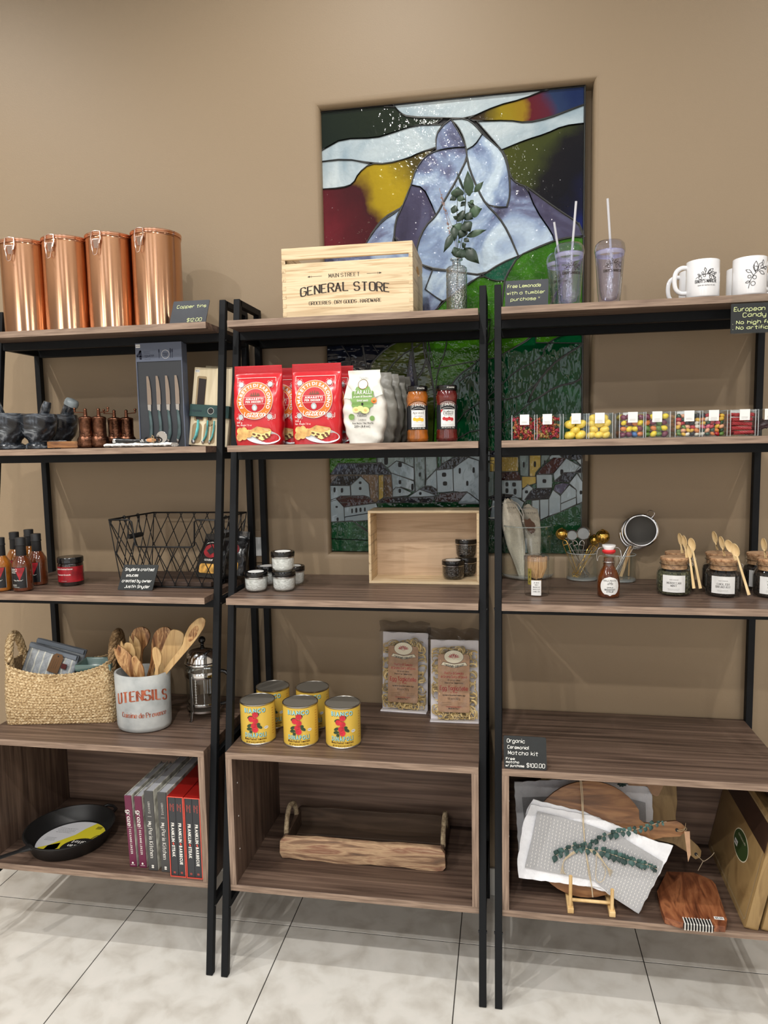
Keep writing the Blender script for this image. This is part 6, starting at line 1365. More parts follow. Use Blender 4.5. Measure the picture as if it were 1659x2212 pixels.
t = thing('wooden_stick', 'flat pale wooden stick standing in the strainer glass', 'stick', P); a = at(1363, 1180, y=P.y)-P; b = at(1341, 1245, y=P.y)-P; b.z = .012
G('bamboo').bar(a, b, .009, .002).build('stick', t, bevel=.0006)
t = thing('wooden_stick', 'second pale wooden stick, upright in the strainer glass', 'stick', P); a = at(1360, 1182, y=P.y+.012)-P; b = at(1358, 1245, y=P.y+.012)-P; b.z = .012
G('bamboo').bar(a, b, .005, .002).build('stick', t, bevel=.0006)
# ---- tea jars with cork lids and spoons
M('cork', rough=.85, noise=(130, 5), ramp=[(.3, (140, 98, 66)), (.5, (186, 144, 106)), (.7, (208, 168, 128))], bump=(160, .6, .002)); M('cork_top', rough=.85, noise=(130, 5), ramp=[(.3, (176, 134, 98)), (.6, (206, 168, 132))], bump=(160, .4, .002))
M('tea_green', rough=.8, noise=(170, 3), ramp=[(.35, (30, 34, 22)), (.6, (96, 96, 66)), (.72, (140, 138, 104))], bump=(150, 1, .006)); M('tea_black', rough=.7, noise=(170, 3), ramp=[(.4, (16, 14, 12)), (.7, (72, 58, 46))], bump=(150, 1, .006)); M('spoon_wood', (228, 200, 150), rough=.5, noise=(4, 3), ramp=[(.3, (206, 172, 118)), (.7, (238, 214, 168))], stretch=(20, 20, 2))
def tea_jar(P, label, tea, title, rz=0, spoon=1, grp='tea jars with cork lids and spoons'):
    t = thing('tea_jar', label, 'tea jar', P, rz, group=grp); R = .0455; r2 = .0365
    G(tea).lathe([(R-.006, .003), (R-.0025, .008), (R-.0022, .056), (R-.005, .064), (0, .067)], 36).build('tea_leaves', t, smooth=60)
    G('glass_clear').caps(False, False).lathe([(.001, .001), (R-.005, 0), (R-.001, .004), (R, .010), (R, .058), (R-.003, .067), (r2+.001, .074), (r2, .078), (r2, .092), (r2+.0012, .093), (r2+.001, .0945), (r2-.002, .0945)], 48).build('glass', t, smooth=60)
    c_ = G('cork').lathe([(r2-.003, .072), (r2-.002, .094), (r2-.0005, .096), (r2+.0005, .101), (r2-.001, .103)], 40).caps(True, True).m('cork_top').lathe([(r2-.001, .103), (0, .1035)], 40).build('cork_lid', t, smooth=50)
    if title:
        f = cyl(R); g = G('paper_white'); n = 8; W_ = .030; g.add([f(-W_+2*W_*i/n, z, .0006) for z in (.012, .0585) for i in range(n+1)], [(i, i+1, i+n+2, i+n+1) for i in range(n)]); g.m('grey_print')
        text(g, "BABY'S MARCHE", .0026, f, (0, .0455), 'sans', bold=0, h=.001, maxw=.022)
        for k_, s_ in enumerate(title): text(g, s_, .0052, f, (0, .0355-.0075*k_), 'serif', w=.0008, h=.001, maxw=.036)
        rule_lines(g, f, -.016, .016, .0215, .003, 2, .0005, .001); g.build('label', t, smooth=40)
    g = G('wire_black').tube([(r2*1.03*math.sin(a), -r2*1.03*math.cos(a), .085) for a in [i*PI/12 for i in range(24)]], .0006, 5, closed=True); g.m('chrome').tube([(r2+.006+.005*math.cos(a), -.006, .085+.005*math.sin(a)) for a in [i*PI/5 for i in range(10)]], .0009, 5, closed=True).build('wire_loop', t, smooth=60)
    return t
def spoon_bowl(g, mat, c_, ax, nrm, L_, W_, dp, ns=14, nt=6):
    """oval bowl opening towards nrm; ax = long axis"""
    ax = ax.normalized(); nrm = (nrm-ax*nrm.dot(ax)).normalized(); sd = ax.cross(nrm); g.m(mat)
    fr = lambda ro, a, off: c_+ax*(L_/2*ro*math.cos(a))+sd*(W_/2*ro*math.sin(a))-nrm*(dp*(1-ro**2)+off)
    for off in (0, .0014): g.add([fr(j/nt, 2*PI*i/ns, off) for j in range(1, nt+1) for i in range(ns)]+[fr(0, 0, off)], [(j*ns+i, j*ns+(i+1) % ns, (j+1)*ns+(i+1) % ns, (j+1)*ns+i) for j in range(nt-1) for i in range(ns)]+[(nt*ns, (i+1) % ns, i) for i in range(ns)])
    g.add([fr(1, 2*PI*i/ns, 0) for i in range(ns)]+[fr(1, 2*PI*i/ns, .0014) for i in range(ns)], [(i, (i+1) % ns, (i+1) % ns+ns, i+ns) for i in range(ns)])
def tea_spoon(P, a, b, label, face=(-.9, -.4, .1)):
    t = thing('wooden_tea_spoon', label, 'wooden spoon', P, group='small wooden spoons hanging on the tea jars'); a = Vector(a); b = Vector(b); d = (b-a).normalized(); L_ = (b-a).length
    G('spoon_wood').tube([a+d*.026, a+d*.05, a+d*L_*.75, b], [.0022, .0026, .0032, .0040], 8, flat=.5).build('handle', t, smooth=60)
    g = G('spoon_wood'); spoon_bowl(g, 'spoon_wood', a+d*.013, d, Vector(face), .036, .022, .006); g.build('bowl', t, smooth=60)
JA = [(1455, 1289, 'tea_green', ('MOROCCAN', 'MINT')), (1561, 1292, 'tea_black', ('ENGLISH', 'BREAKFAST')), (1665, 1294, 'tea_black', ('EARL', 'GREY'))]
rows_lb = ('at the front', 'second from the front', 'third from the front', 'at the back')
cols = ('left column of green mint tea', 'middle column of black tea', 'right column cut by the picture edge')
JB = (((1463, 1197.5), (1451, 1188), (1441, 1178)), ((1551, 1200), (1531, 1190), (1518, 1179.5)), ((1640, 1203), (1616, 1192)))
for ci, (u, v, tea, ttl) in enumerate(JA):
    P0 = onz(u, v-7)
    for k, (cu, cv) in enumerate(((None, None),)+JB[ci]):
        yk = P0.y+k*.0932
        if yk > -.016: break
        P = Vector((at(cu, 1300, y=yk).x, yk, Z3)) if k else P0
        tea_jar(P, 'cork lidded tea jar, %s, %s' % (cols[ci], rows_lb[k]), tea, ttl, rz=(-.22, -.27, -.3)[ci])
SP = [((1487, 1183), (1499, 1271), -.30, 'wooden spoon hanging at the front mint tea jar, short dark bowl'), ((1492, 1168), (1513, 1271), -.27, 'wooden spoon beside it with a long bowl edge, left column'), ((1476, 1162), (1484, 1205), -.2, 'wooden spoon standing behind the mint jars, second from left'), ((1467, 1157), (1474, 1195), -.13, 'wooden spoon furthest left behind the mint jars'),
      ((1571, 1172), (1590, 1210), -.27, 'wooden spoon with open bowl facing left, middle column'), ((1585, 1180), (1618, 1285), -.30, 'long wooden spoon slanting down beside the English breakfast jar'), ((1556, 1164), (1564, 1196), -.2, 'wooden spoon handle up behind the middle jars'), ((1541, 1153), (1549, 1185), -.12, 'wooden spoon furthest back behind the middle jars'), ((1648, 1168), (1653, 1198), -.2, 'wooden spoon behind the right column')]
for (au, av), (bu, bv), y, lb in SP:
    a = at(au, av-2, y=y); b = at(bu, bv, y=y-.01)
    tea_spoon(a, (0, 0, 0), b-a, lb, face=(-.8, -.6, .1) if 'facing' in lb or 'long' in lb else (-.95, -.25, .1))
# ================= fourth boards =================
# ---- tomato cans
M('can_yellow', (222, 186, 78), rough=.45, noise=(5, 3, .06)); M('tin_steel', (190, 186, 178), rough=.3, metal=1); M('can_top', (120, 116, 108), rough=.4, metal=.3); M('tomato', (196, 36, 52), rough=.4, noise=(60, 2, .15)); M('sky_print', (150, 208, 216), rough=.5); M('leaf_print', (48, 70, 44), rough=.5); M('rust_print', (172, 84, 36), rough=.5); M('brown_print', (84, 50, 22), rough=.5)
def can(P, label, a0):
    t = thing('tomato_can', label, 'can', P, a0, group='yellow cans of peeled tomatoes'); R, H = .0508, .119
    b = G('can_yellow').caps(False, False).lathe([(R, .0045), (R, H-.0045)], 56).build('label_wrap', t, smooth=60)
    G('tin_steel').caps(True, False).lathe([(R-.003, 0), (R+.001, .0005), (R+.0014, .0028), (R-.0002, .0045)], 56).lathe([(R-.0002, H-.0045), (R+.0014, H-.0028), (R+.0012, H), (R-.0008, H+.0004), (R-.002, H-.001)], 56).build('rims', t, smooth=60, kind='stuff')
    G('can_top').lathe([(R-.002, H-.001), (R-.0026, H-.005), (R-.006, H-.005), (R-.0075, H-.0036), (R-.012, H-.0036), (R-.0135, H-.0048), (R-.017, H-.0048), (R-.0185, H-.0038), (0, H-.0036)], 56).build('top_plate', t, smooth=60)
    f = cyl(R); g = G('sky_print')
    for k, (s_, z) in enumerate((('BIANCO', .096), ('DINAPOLI', .0235))):
        g.m('leaf_print'); text(g, s_, .0125, f, (.0006, z-.0006), 'sans', bold=.07, h=.0002, maxw=.0655, track=.0006, slant=0); g.m('sky_print'); text(g, s_, .0125, f, (0, z), 'sans', bold=.035, h=.0005, maxw=.064, track=.001)
    g.m('leaf_print')
    for x, z, a in ((-.014, .083, .4), (-.016, .058, .5), (.014, .054, -.6), (-.017, .048, .2), (.011, .062, -.3), (-.012, .040, .3), (.009, .092, -.8)): g.poly(disc(x, z, .0085 if abs(x) > .012 else .005, .0045, 9, a), f, .0010)
    g.strokes([[(-.003, .10), (-.001, .03)], [(-.009, .05), (-.009, .026)], [(.004, .09), (.011, .094)], [(.004, .083), (.011, .086)]], f, .0012, .0003)
    g.m('tomato')
    for x, z, r in ((.002, .0905, .0086), (-.010, .078, .0082), (.002, .0725, .0082), (-.002, .058, .0088), (.001, .047, .0086)): g.poly(disc(x, z, r, n=18), f, .0013+.0001*r*1000)
    g.m('paper_white').poly(disc(.033, .050, .0066, .0045, 14), f, .0010).m('leaf_print'); text(g, 'USDA', .0024, f, (.033, .0488), 'sans', bold=.01, h=.0013)
    g.m('brown_print'); text(g, 'Whole Peeled Tomatoes', .0058, f, (0, .0150), 'serif', w=.0009, h=.0004, maxw=.066); text(g, 'NET WT 28 OZ (1 LB 12 OZ) 794g', .0042, f, (0, .0068), 'sans', bold=.04, h=.0004, maxw=.058)
    g.m('rust_print'); f2 = cyl(R, 0, 1.0)
    for i in range(11): g.strokes([[(.004, .025+i*.0075), (.012, .025+i*.0075)]], f2, .0012, .0003)
    g.build('label_print', b, smooth=0); return t
def on4(u, v): p = at(u, v, z=Z4); p.z = Z4; return p
for u, v, lb, a in ((559, 1607, 'tomato can at the front left of the five', .16), (651, 1612, 'tomato can in the middle of the front row', .14), (742, 1615, 'tomato can at the front right of the five', .17), (592, 1574, 'tomato can in the back row, left', .16), (677, 1576, 'tomato can in the back row, right', .15)):
    can(on4(u, v-13)+Vector((0, .008, 0)) if False else on4(u, v-13), lb, a)
# ---- pasta bags
M('card_white', (224, 220, 224), rough=.6); M('noodle', (226, 200, 142), rough=.6, noise=(40, 3, .12)); M('kraft', (178, 142, 112), rough=.8, noise=(60, 3, .05)); M('kraft_red', (176, 40, 48), rough=.6); M('cream_print', (240, 232, 206), rough=.6)
M('film_dark', (60, 52, 48), rough=.15, alpha=.4, bump=(30, .8, .006))
def pasta(P, w_, h_, rz, lean, label):
    t = thing('pasta_bag', label, 'pasta bag', P, rot=(-lean, .0, rz), group='clear bags of egg tagliatelle'); d = .035
    G('card_white').box(-w_/2, d-.004, 0, w_/2, d, h_).box(-w_/2, 0, -.0002, w_/2, d, .004).build('card_tray', t, bevel=.0008)
    g = G('noodle'); rnd = random.Random(int(P.x*999))
    for i in range(190):
        th_ = rnd.random()*2*PI; side = rnd.random(); 
        if i < 80: cx = rnd.choice((-1, 1))*w_*.37+rnd.uniform(-.006, .006); cz = rnd.uniform(.02, h_*.85)
        elif i < 140: cx = rnd.uniform(-w_*.4, w_*.4); cz = rnd.uniform(.012, .04)
        else: cx = rnd.uniform(-w_*.28, w_*.28); cz = h_*.84+rnd.uniform(-.012, .01)
        r1 = rnd.uniform(.008, .020); r2 = rnd.uniform(.006, .013); a1 = rnd.uniform(1.5, 4.5); y_ = rnd.uniform(.006, d-.008)
        pts = []
        for k in range(9):
            q = th_+a1*k/8; x = cx+r1*math.cos(q); z = cz+r2*math.sin(q)*1.2; x = max(-w_/2+.006, min(w_/2-.006, x)); pts.append((x, y_+.004*math.sin(q*1.7), max(.008, z)))
        g.tube(pts, .0027, 5, flat=.4)
    g.build('noodles', t, smooth=70, kind='stuff')
    f = front(0, .0015, 0); k = w_/.155
    lb = G('kraft').poly(rrect(-.052*k, .032, .049*k, h_*.84, .008), f, 0, .0006).build('paper_label', t, smooth=0)
    g = G('black_print'); cx = -.001; H = .001
    g.poly(disc(cx, h_*.81, .0315*k, .0215*k, 28), f, H).m('cream_print').poly(disc(cx, h_*.81, .0305*k, .0205*k, 28), f, H+.0002)
    bn = lambda u, v: (u, v+u*u*-6+.001); 
    g.m('black_print').poly([(-.043*k, h_*.705), (-.036*k, h_*.748), (0, h_*.720), (.036*k, h_*.748), (.043*k, h_*.705), (.03*k, h_*.70), (0, h_*.672), (-.03*k, h_*.70)], f, H+.0003)
    g.m('cream_print').poly([(-.0415*k, h_*.708), (-.0355*k, h_*.743), (0, h_*.716), (.0355*k, h_*.743), (.0415*k, h_*.708), (.03*k, h_*.704), (0, h_*.676), (-.03*k, h_*.704)], f, H+.0005)
    g.m('black_print'); text(g, "rustichella d'abruzzo", .0062*k, f, (0, h_*.683), 'hand', w=.0011, h=H+.0008, warp=lambda u, v: (u, v+u*u*8), maxw=.060*k)
    g.m('kraft_red')
    for s_ in (-1, 1):
        for q in range(5): a = .2+q*.5; g.poly([(cx+s_*.006*math.cos(a)-.001, h_*.795), (cx+s_*.019*math.cos(a*.8), h_*.80+.013*math.sin(a)), (cx+s_*.012*math.cos(a), h_*.80+.008*math.sin(a+.3))], f, H+.0005)
    c2 = disc(cx, h_*.815, .006, .008, 12); g.strokes([c2+[c2[0]]], f, .0007, H+.0005)
    text(g, 'Pasta di Semola', .0075*k, f, (cx, h_*.595), 'hand', w=.0009, h=H, maxw=.060*k, jit=.04); text(g, "di Grano Duro all'Uovo", .0075*k, f, (cx, h_*.55), 'hand', w=.0009, h=H, maxw=.082*k, jit=.04)
    text(g, 'Egg Tagliatelle', .0125*k, f, (cx, h_*.40), 'hand', w=.0016, h=H, maxw=.088*k, jit=.04); text(g, '4 - 8 min', .0045*k, f, (cx, h_*.365), 'hand', w=.0006, h=H)
    g.m('black_print'); text(g, 'Bronze dies', .005*k, f, (cx, h_*.513), 'hand', w=.0006, h=H); text(g, 'Dried at low temperature', .005*k, f, (cx, h_*.48), 'hand', w=.0006, h=H, maxw=.058*k)
    text(g, 'ingredients: Durum wheat semolina, eggs', .0045*k, f, (cx, h_*.33), 'hand', w=.0005, h=H, maxw=.072*k); text(g, '8.8 oz e 250 g', .006*k, f, (cx, h_*.285), 'hand', w=.0006, h=H, maxw=.038*k)
    rule_lines(g, f, -.044*k, -.008*k, h_*.245, .005, 3, .0007, H); rule_lines(g, f, .010*k, .042*k, h_*.245, .005, 3, .0007, H)
    text(g, 'MADE IN ITALY', .0052*k, f, (cx, h_*.165), 'sans', bold=.03, h=H, maxw=.034*k); g.m('kraft_red'); text(g, 'ITALIAN TRADITIONAL PRODUCT', .0036*k, f, (cx, h_*.187), 'sans', h=H, maxw=.05*k)
    g.build('label_print', lb, smooth=0)
    rn = [rnd.uniform(0, 6) for _ in range(6)]
    def film(u, v):
        x = (u-.5)*(w_+.006); z = v*(h_+.004); return Vector((x, -.003-.0022*math.sin(x*70+z*40+rn[0])*math.sin(z*55+rn[1])-.0016*math.sin(x*160-z*90+rn[2])+.012*abs(u-.5)**3*8*.3, z))
    G('plastic_film').grid(film, 30, 44).build('clear_film', t, smooth=80)
    G('film_dark').grid(lambda u, v: Vector(((u-.5)*(w_+.018)+.003*math.sin(v*5), .012+.016*v+.002*math.sin(u*23+v*9), h_+.002+v*.034+.003*math.sin(u*17))), 24, 6).build('film_fold', t, smooth=80)
    return t
a, b = at(820, 1533, z=Z4), at(921, 1542, z=Z4); w_ = .150
P = Vector((at(871, 1537, y=-.052).x, -.055, Z4)); pasta(P, sz(101, P), at(878, 1367, y=-.02).z-Z4, -.05, .12, 'clear bag of egg tagliatelle leaning on the wall, the left one')
P = Vector((at(981.5, 1559, y=-.115).x, -.118, Z4)); pasta(P, sz(105, P), at(981, 1382, y=-.075).z-Z4, .03, .13, 'clear bag of egg tagliatelle, the right one beside the black post')
# ---- jute basket
M('jute', rough=.9, noise=(150, 3), ramp=[(.3, (120, 92, 58)), (.5, (186, 158, 116)), (.68, (226, 206, 168))], bump=(260, .6, .0015), stretch=(1, 1, 1.4)); M('jute_dark', rough=.95, noise=(150, 3), ramp=[(.3, (98, 74, 48)), (.6, (160, 130, 92)), (.75, (196, 170, 130))], bump=(260, .6, .0015))
BL_, BR_ = on4(6, 1570), on4(252, 1559)
rz = math.atan2(BR_.y-BL_.y, BR_.x-BL_.x)*.75; Lb = (BR_-BL_).length*.99; Db = .165
Pb = Vector(((BL_.x+BR_.x)/2, (BL_.y+BR_.y)/2+.0, Z4))
jb = thing('jute_basket', 'braided jute basket with rope handles holding an oven mitt and a dish', 'basket', Pb, rz)
def hrim(s_): return .158+.036*abs(2*s_-1)**2.2
def bask(off):
    def fn(u, v):
        per = 2*(Lb+Db); d_ = (u % 1)*per; 
        if d_ < Lb: x, y = -Lb/2+d_, 0; nx, ny = 0, -1; s_ = d_/Lb
        elif d_ < Lb+Db: x, y = Lb/2, d_-Lb; nx, ny = 1, 0; s_ = 1
        elif d_ < 2*Lb+Db: x, y = Lb/2-(d_-Lb-Db), Db; nx, ny = 0, 1; s_ = 1-(d_-Lb-Db)/Lb
        else: x, y = -Lb/2, Db-(d_-2*Lb-Db); nx, ny = -1, 0; s_ = 0
        H = hrim(s_)+(.012 if ny > 0 or nx else 0)*0; z = v*H
        row = v*19; ph = (int(row) % 2)*2-1; dd = .0026*abs(math.sin(row*PI))*(.55+.45*math.sin(d_*620+ph*(row % 1)*4.5)); 
        tap = 1-.06*v; bl = .006*math.sin(v*PI); 
        q = Vector((x*tap+nx*(dd*off+bl), (y-Db/2)*(1+.02*v)+Db/2+ny*(dd*off+bl), z+.001)); c_ = .03
        ex = abs(x)/(Lb/2); ey = abs(y-Db/2)/(Db/2)
        k = max(0, ex-.9)*max(0, ey-.8)*50; q.x *= 1-.035*k; q.y = (q.y-Db/2)*(1-.06*k)+Db/2; return q
    return fn
g = G('jute').grid(bask(1), 560, 95, cu=True); g.build('wall', jb, smooth=80)
G('jute_dark').grid(lambda u, v: (lambda p: Vector((p.x*.965, (p.y-Db/2)*.92+Db/2, p.z)))(bask(0)(1-u, v)), 100, 12, cu=True).box(-Lb/2+.006, .004, .0, Lb/2-.006, Db-.004, .006).build('lining', jb, smooth=80)
rim_ = [bask(0)(i/160, 1) for i in range(160)]
def braid(g, pts, R, r, tw, closed=False, n=3):
    N_ = len(pts)
    for s_ in range(n):
        o = []
        for i, p in enumerate(pts):
            a_ = pts[(i-1) % N_] if closed or i else p; b_ = pts[(i+1) % N_] if closed or i < N_-1 else p; d = (Vector(b_)-Vector(a_)).normalized(); u = d.cross(Vector((0, 1, .01))); u = u.normalized() if u.length > .01 else Vector((1, 0, 0)); q = d.cross(u); an = i*tw+s_*2*PI/n; o.append(Vector(p)+u*R*math.cos(an)+q*R*math.sin(an))
        g.tube(o, r, 6, closed=closed)
g = G('jute'); braid(g, rim_, .0022, .0026, 2*PI*40/160, True, 2); g.build('rim_braid', jb, smooth=70, kind='stuff')
for s_, hx in ((-1, 0), (1, 0)):
    x = s_*Lb/2*.93; zb = hrim(0 if s_ < 0 else 1)+.0
    pts = smooth_line([Vector((x, Db*.22, zb-.035)), Vector((x+s_*.002, Db*.20, zb+.01)), Vector((x+s_*.004, Db*.28, zb+.055)), Vector((x+s_*.006, Db*.45, zb+.078)), Vector((x+s_*.006, Db*.62, zb+.060)), Vector((x+s_*.002, Db*.72, zb+.012)), Vector((x, Db*.72, zb-.035))], 9)
    g = G('jute' if s_ < 0 else 'jute_dark'); braid(g, pts, .0075, .0062, .42, False, 4); g.build('rope_handle', jb, smooth=70)
# oven mitt in the basket
M('mitt_grey', (166, 171, 176), rough=.95, noise=(250, 2, .06), sheen=.2); M('mitt_stripe', (214, 214, 202), rough=.95); M('mitt_trim', (122, 130, 140), rough=.95)
def mitt(P, w_, h_, rot, label, stripes=True):
    t = thing('quilted_mitt', label, 'oven mitt', P, rot=rot, group='quilted grey mitts')
    def fn(u, v, s_=-1):
        x = (u-.5)*w_; z = v*h_; e = min(u, 1-u, .2)*5; e2 = min(v+.2, 1-v, .2)*5; q = abs(math.sin((x+z)*PI/.045))*abs(math.sin((x-z)*PI/.045)); th_ = .010*(min(1, e)*min(1, e2))**.5+.0035*q**.5
        return Vector((x, s_*th_, z))
    for s_ in (-1, 1):
        g = G('mitt_grey'); nu, nv = 84, 50; vs = [fn(i/nu, j/nv, s_) for j in range(nv+1) for i in range(nu+1)]; b_ = len(g.v); g.add(vs, [])
        for i in range(nu):
            g.m('mitt_stripe' if stripes and (i % 12) in (5, 6) else 'mitt_grey')
            for j in range(nv): q = (j*(nu+1)+i, j*(nu+1)+i+1, (j+1)*(nu+1)+i+1, (j+1)*(nu+1)+i); g.f.append(list(q if s_ < 0 else q[::-1])); g.mi.append(g.c)
        g.build('quilted_face', t, smooth=80)
    G('mitt_trim').tube([(-w_/2, 0, 0), (-w_/2, 0, h_), (w_/2, 0, h_), (w_/2, 0, 0)], .0042, 8).box(-w_/2, -.012, h_-.012, w_/2, .012, h_+.002).build('binding', t, bevel=.002)
    return t
iv = lambda x, y, z: jb.matrix_basis @ Vector((x, y, z))
P = Pb+Vector((at(88, 1460, y=Pb.y+.075).x-Pb.x, .066, .062)); w1 = .166
m1 = mitt(P, w1, .155, (-.22, .27, .05), 'grey striped quilted oven mitt standing in the jute basket, kraft tag on it')
mitt(P+Vector((.010, .034, .006)), w1, .155, (-.2, .24, .08), 'second quilted mitt behind the tagged one', False)
M('kraft_dark', (112, 80, 50), rough=.8)
f = front(.022, -.022, .085, -.0); f = (lambda u, v, h=0: Vector((.022+u*.98-v*-.10, -.0185-h-v*.0, .088+v)))
tg = G('kraft_dark').poly([(-.019, 0), (.019, 0), (.019, .052), (.010, .062), (-.010, .062), (-.019, .052)], f, 0, .001).build('kraft_tag', m1, smooth=0)
g = G('black_print'); g.poly(disc(0, .054, .0028, n=10), f, .0012); rule_lines(g, lambda u, v, h=0: f(v, u, h), .01, .045, .006, .007, 3, .0008, .0013); g.build('tag_print', tg, smooth=0)
M('red_brown', (84, 30, 28), rough=.8); G('red_brown').box(.045, -.0175, .108, .062, -.0155, .124).build('red_label', m1)
# green loaf dish
M('glaze_green', (92, 116, 112), rough=.15, coat=.6, noise=(9, 3, .1))
P = Vector((at(214, 1425, y=-.19).x+.012, -.215, Z4+.118)); t = thing('loaf_dish', 'small pale green glazed loaf dish in the right end of the jute basket', 'dish', P, .15)
def ring_(w_, d_, z): return [(-w_/2, -d_/2, z), (w_/2, -d_/2, z), (w_/2, d_/2, z), (-w_/2, d_/2, z)]
g = G('glaze_green'); pr = [(.085, .055, 0), (.106, .076, .045), (.108, .078, .047), (.112, .082, .049), (.114, .084, .068), (.110, .080, .070), (.104, .074, .066), (.080, .050, .004)]
vs = []; [vs.extend(ring_(*q)) for q in pr]; g.add(vs, [(k*4+i, k*4+(i+1) % 4, (k+1)*4+(i+1) % 4, (k+1)*4+i) for k in range(7) for i in range(4)]+[(3, 2, 1, 0), (28, 29, 30, 31)]); g.build('dish', t, bevel=.002, seg=2)
# ---- utensil crock
M('cement', (178, 182, 182), rough=.75, noise=(14, 6), ramp=[(.3, (150, 155, 156)), (.5, (178, 182, 182)), (.7, (196, 199, 197))], bump=(70, .3, .002)); M('rust_paint', rough=.7, noise=(50, 4), ramp=[(.35, (120, 52, 30)), (.6, (176, 92, 62)), (.75, (206, 140, 112))])
P = on4(313, 1588); Rc = sz(61, P+Vector((0, .06, 0))); sy = .80; P.y += Rc*sy; P.x = at(313, 1560, y=P.y).x
Hc = at(313, 1448, y=P.y).z-Z4
t = thing('utensil_crock', 'grey cement crock lettered UTENSILS Cuisine de Provence', 'crock', P)
G('cement').lathe([(Rc*.84, 0), (Rc*.93, .004), (Rc*.965, .016), (Rc*.97, Hc*.5), (Rc*.99, Hc-.004), (Rc*.975, Hc), (Rc*.91, Hc), (Rc*.89, Hc-.004), (Rc*.86, .02), (0, .015)], 60, sy=sy).build('pot', t, smooth=60)
def fcr(u, v, h=0):
    a = u/(Rc*.93); return Vector(((Rc*.975+h)*math.sin(a), -(Rc*.975+h)*sy*math.cos(a), v))
g = G('rust_paint'); text(g, 'UTENSILS', .030, fcr, (.029, Hc*.55), 'serif', w=.0060, h=.0008, warp=lambda u, v: (u, v+.008-2.0*(u-.038)**2), maxw=.162)
text(g, 'Cuisine de Provence', .0140, fcr, (.034, Hc*.29), 'serif', w=.0019, h=.0008, maxw=.14); g.build('lettering', t, smooth=0)
def cx7(x, y, dy=0): return at(230+x*.16878, 1320+y*.16878, y=P.y+dy)
M('olive_swirl', rough=.4, noise=(4.5, 7), distort=3, ramp=[(.3, (96, 58, 30)), (.44, (156, 108, 66)), (.52, (202, 160, 110)), (.6, (128, 82, 46)), (.7, (190, 146, 96))], stretch=(7, 7, 1.6))
M('olive_pale', rough=.4, noise=(4, 5), distort=1.5, ramp=[(.3, (166, 124, 78)), (.5, (208, 174, 122)), (.7, (186, 148, 98))], stretch=(8, 8, 1.4))
def utensil(name, label, outline, mat, dy, foot, th_=.006, dome=0, inner=None, tilt=.015):
    Pu = cx7(*foot, dy); Pu.z = Z4+.018; t = thing(name, label, 'wooden utensil', Pu, group='olive wood utensils in the cement crock')
    pts = [cx7(x, y, dy)-Pu for x, y in outline]
    q = [(p.x, p.z) for p in pts]; sm = []
    n = len(q)
    for i in range(n):
        a, b, c_ = Vector(q[i-1]), Vector(q[i]), Vector(q[(i+1) % n]); 
        if len(outline[i]) > 1 and (b-a).angle(c_-b, 0) > 1.6: sm.append(tuple(b))
        else: sm += [tuple(b+(a-b)*.22), tuple(b*.8+a*.1+c_*.1), tuple(b+(c_-b)*.22)]
    fr = lambda u, v, h=0: Vector((u, -h+tilt*v/.2, v)); b_ = G(mat).poly(sm, fr, -th_/2, th_/2).build('wooden_body', t, bevel=.0016, seg=2, smooth=60)
    if inner:
        c0 = cx7(inner[0], inner[1], dy)-Pu; rx, ry, an, m2 = inner[2], inner[3], inner[4], inner[5]; G(m2).poly(disc(c0.x, c0.z, rx, ry, 24, an), fr, th_/2+.0001, th_/2+.0006).build('hollow', t, smooth=0)
    return t
utensil('wooden_spoon', 'round olive wood spoon at the back left of the crock', [(395, 860), (400, 560), (300, 440), (278, 320), (320, 245), (405, 218), (490, 250), (526, 330), (500, 440), (430, 520), (435, 860)], 'olive_swirl', .045, (430, 1500), inner=(405, 340, .016, .019, 0, 'olive_wood'))
utensil('wooden_fork', 'olive wood serving fork with a wide notch, back left', [(345, 860), (350, 640), (290, 470), (252, 400), (258, 335), (315, 440), (322, 335), (390, 400), (410, 500), (405, 600), (370, 860)], 'olive_pale', .02, (400, 1500))
utensil('wooden_fork', 'pale short pronged olive wood fork at the far left', [(300, 860), (180, 560), (140, 470), (150, 400), (190, 480), (200, 420), (290, 430), (335, 520), (345, 640), (345, 860)], 'olive_pale', -.005, (380, 1500))
utensil('wooden_spatula', 'striped olive wood fork leaning furthest left over the rim', [(290, 870), (130, 700), (70, 560), (62, 490), (90, 510), (110, 450), (190, 500), (260, 560), (330, 640), (400, 870)], 'olive_swirl', -.03, (470, 1450))
utensil('wooden_spoon', 'small olive wood spoon with dark rings, in front on the left', [(380, 880), (300, 700), (286, 620), (330, 580), (390, 650), (450, 740), (468, 880)], 'olive_wood', -.045, (500, 1450), inner=(335, 650, .0035, .010, .4, 'olive_swirl'))
utensil('wooden_spoon', 'large round olive wood spoon, middle right', [(490, 880), (545, 660), (545, 400), (580, 290), (650, 230), (740, 222), (800, 270), (780, 400), (700, 560), (600, 700), (580, 880)], 'olive_swirl', .03, (500, 1500))
utensil('wooden_spatula', 'broad flat olive wood spatula slanting right', [(560, 880), (650, 640), (690, 480), (750, 330), (800, 250), (900, 270), (965, 320), (940, 470), (850, 620), (740, 760), (680, 880)], 'olive_pale', .012, (500, 1500))
utensil('wooden_spoon', 'small pale olive wood spoon standing in front', [(590, 880), (605, 740), (560, 600), (552, 510), (580, 475), (630, 500), (675, 580), (675, 680), (640, 740), (640, 880)], 'olive_pale', -.045, (610, 1450))
utensil('wooden_spoon', 'longest olive wood spoon, reaching far up to the right', [(620, 900), (800, 640), (940, 470), (965, 330), (1030, 200), (1120, 120), (1190, 100), (1230, 140), (1215, 230), (1140, 350), (1040, 480), (860, 690), (700, 880)], 'olive_pale', -.02, (470, 1500), inner=(1078, 310, .011, .028, -.55, 'olive_swirl'))
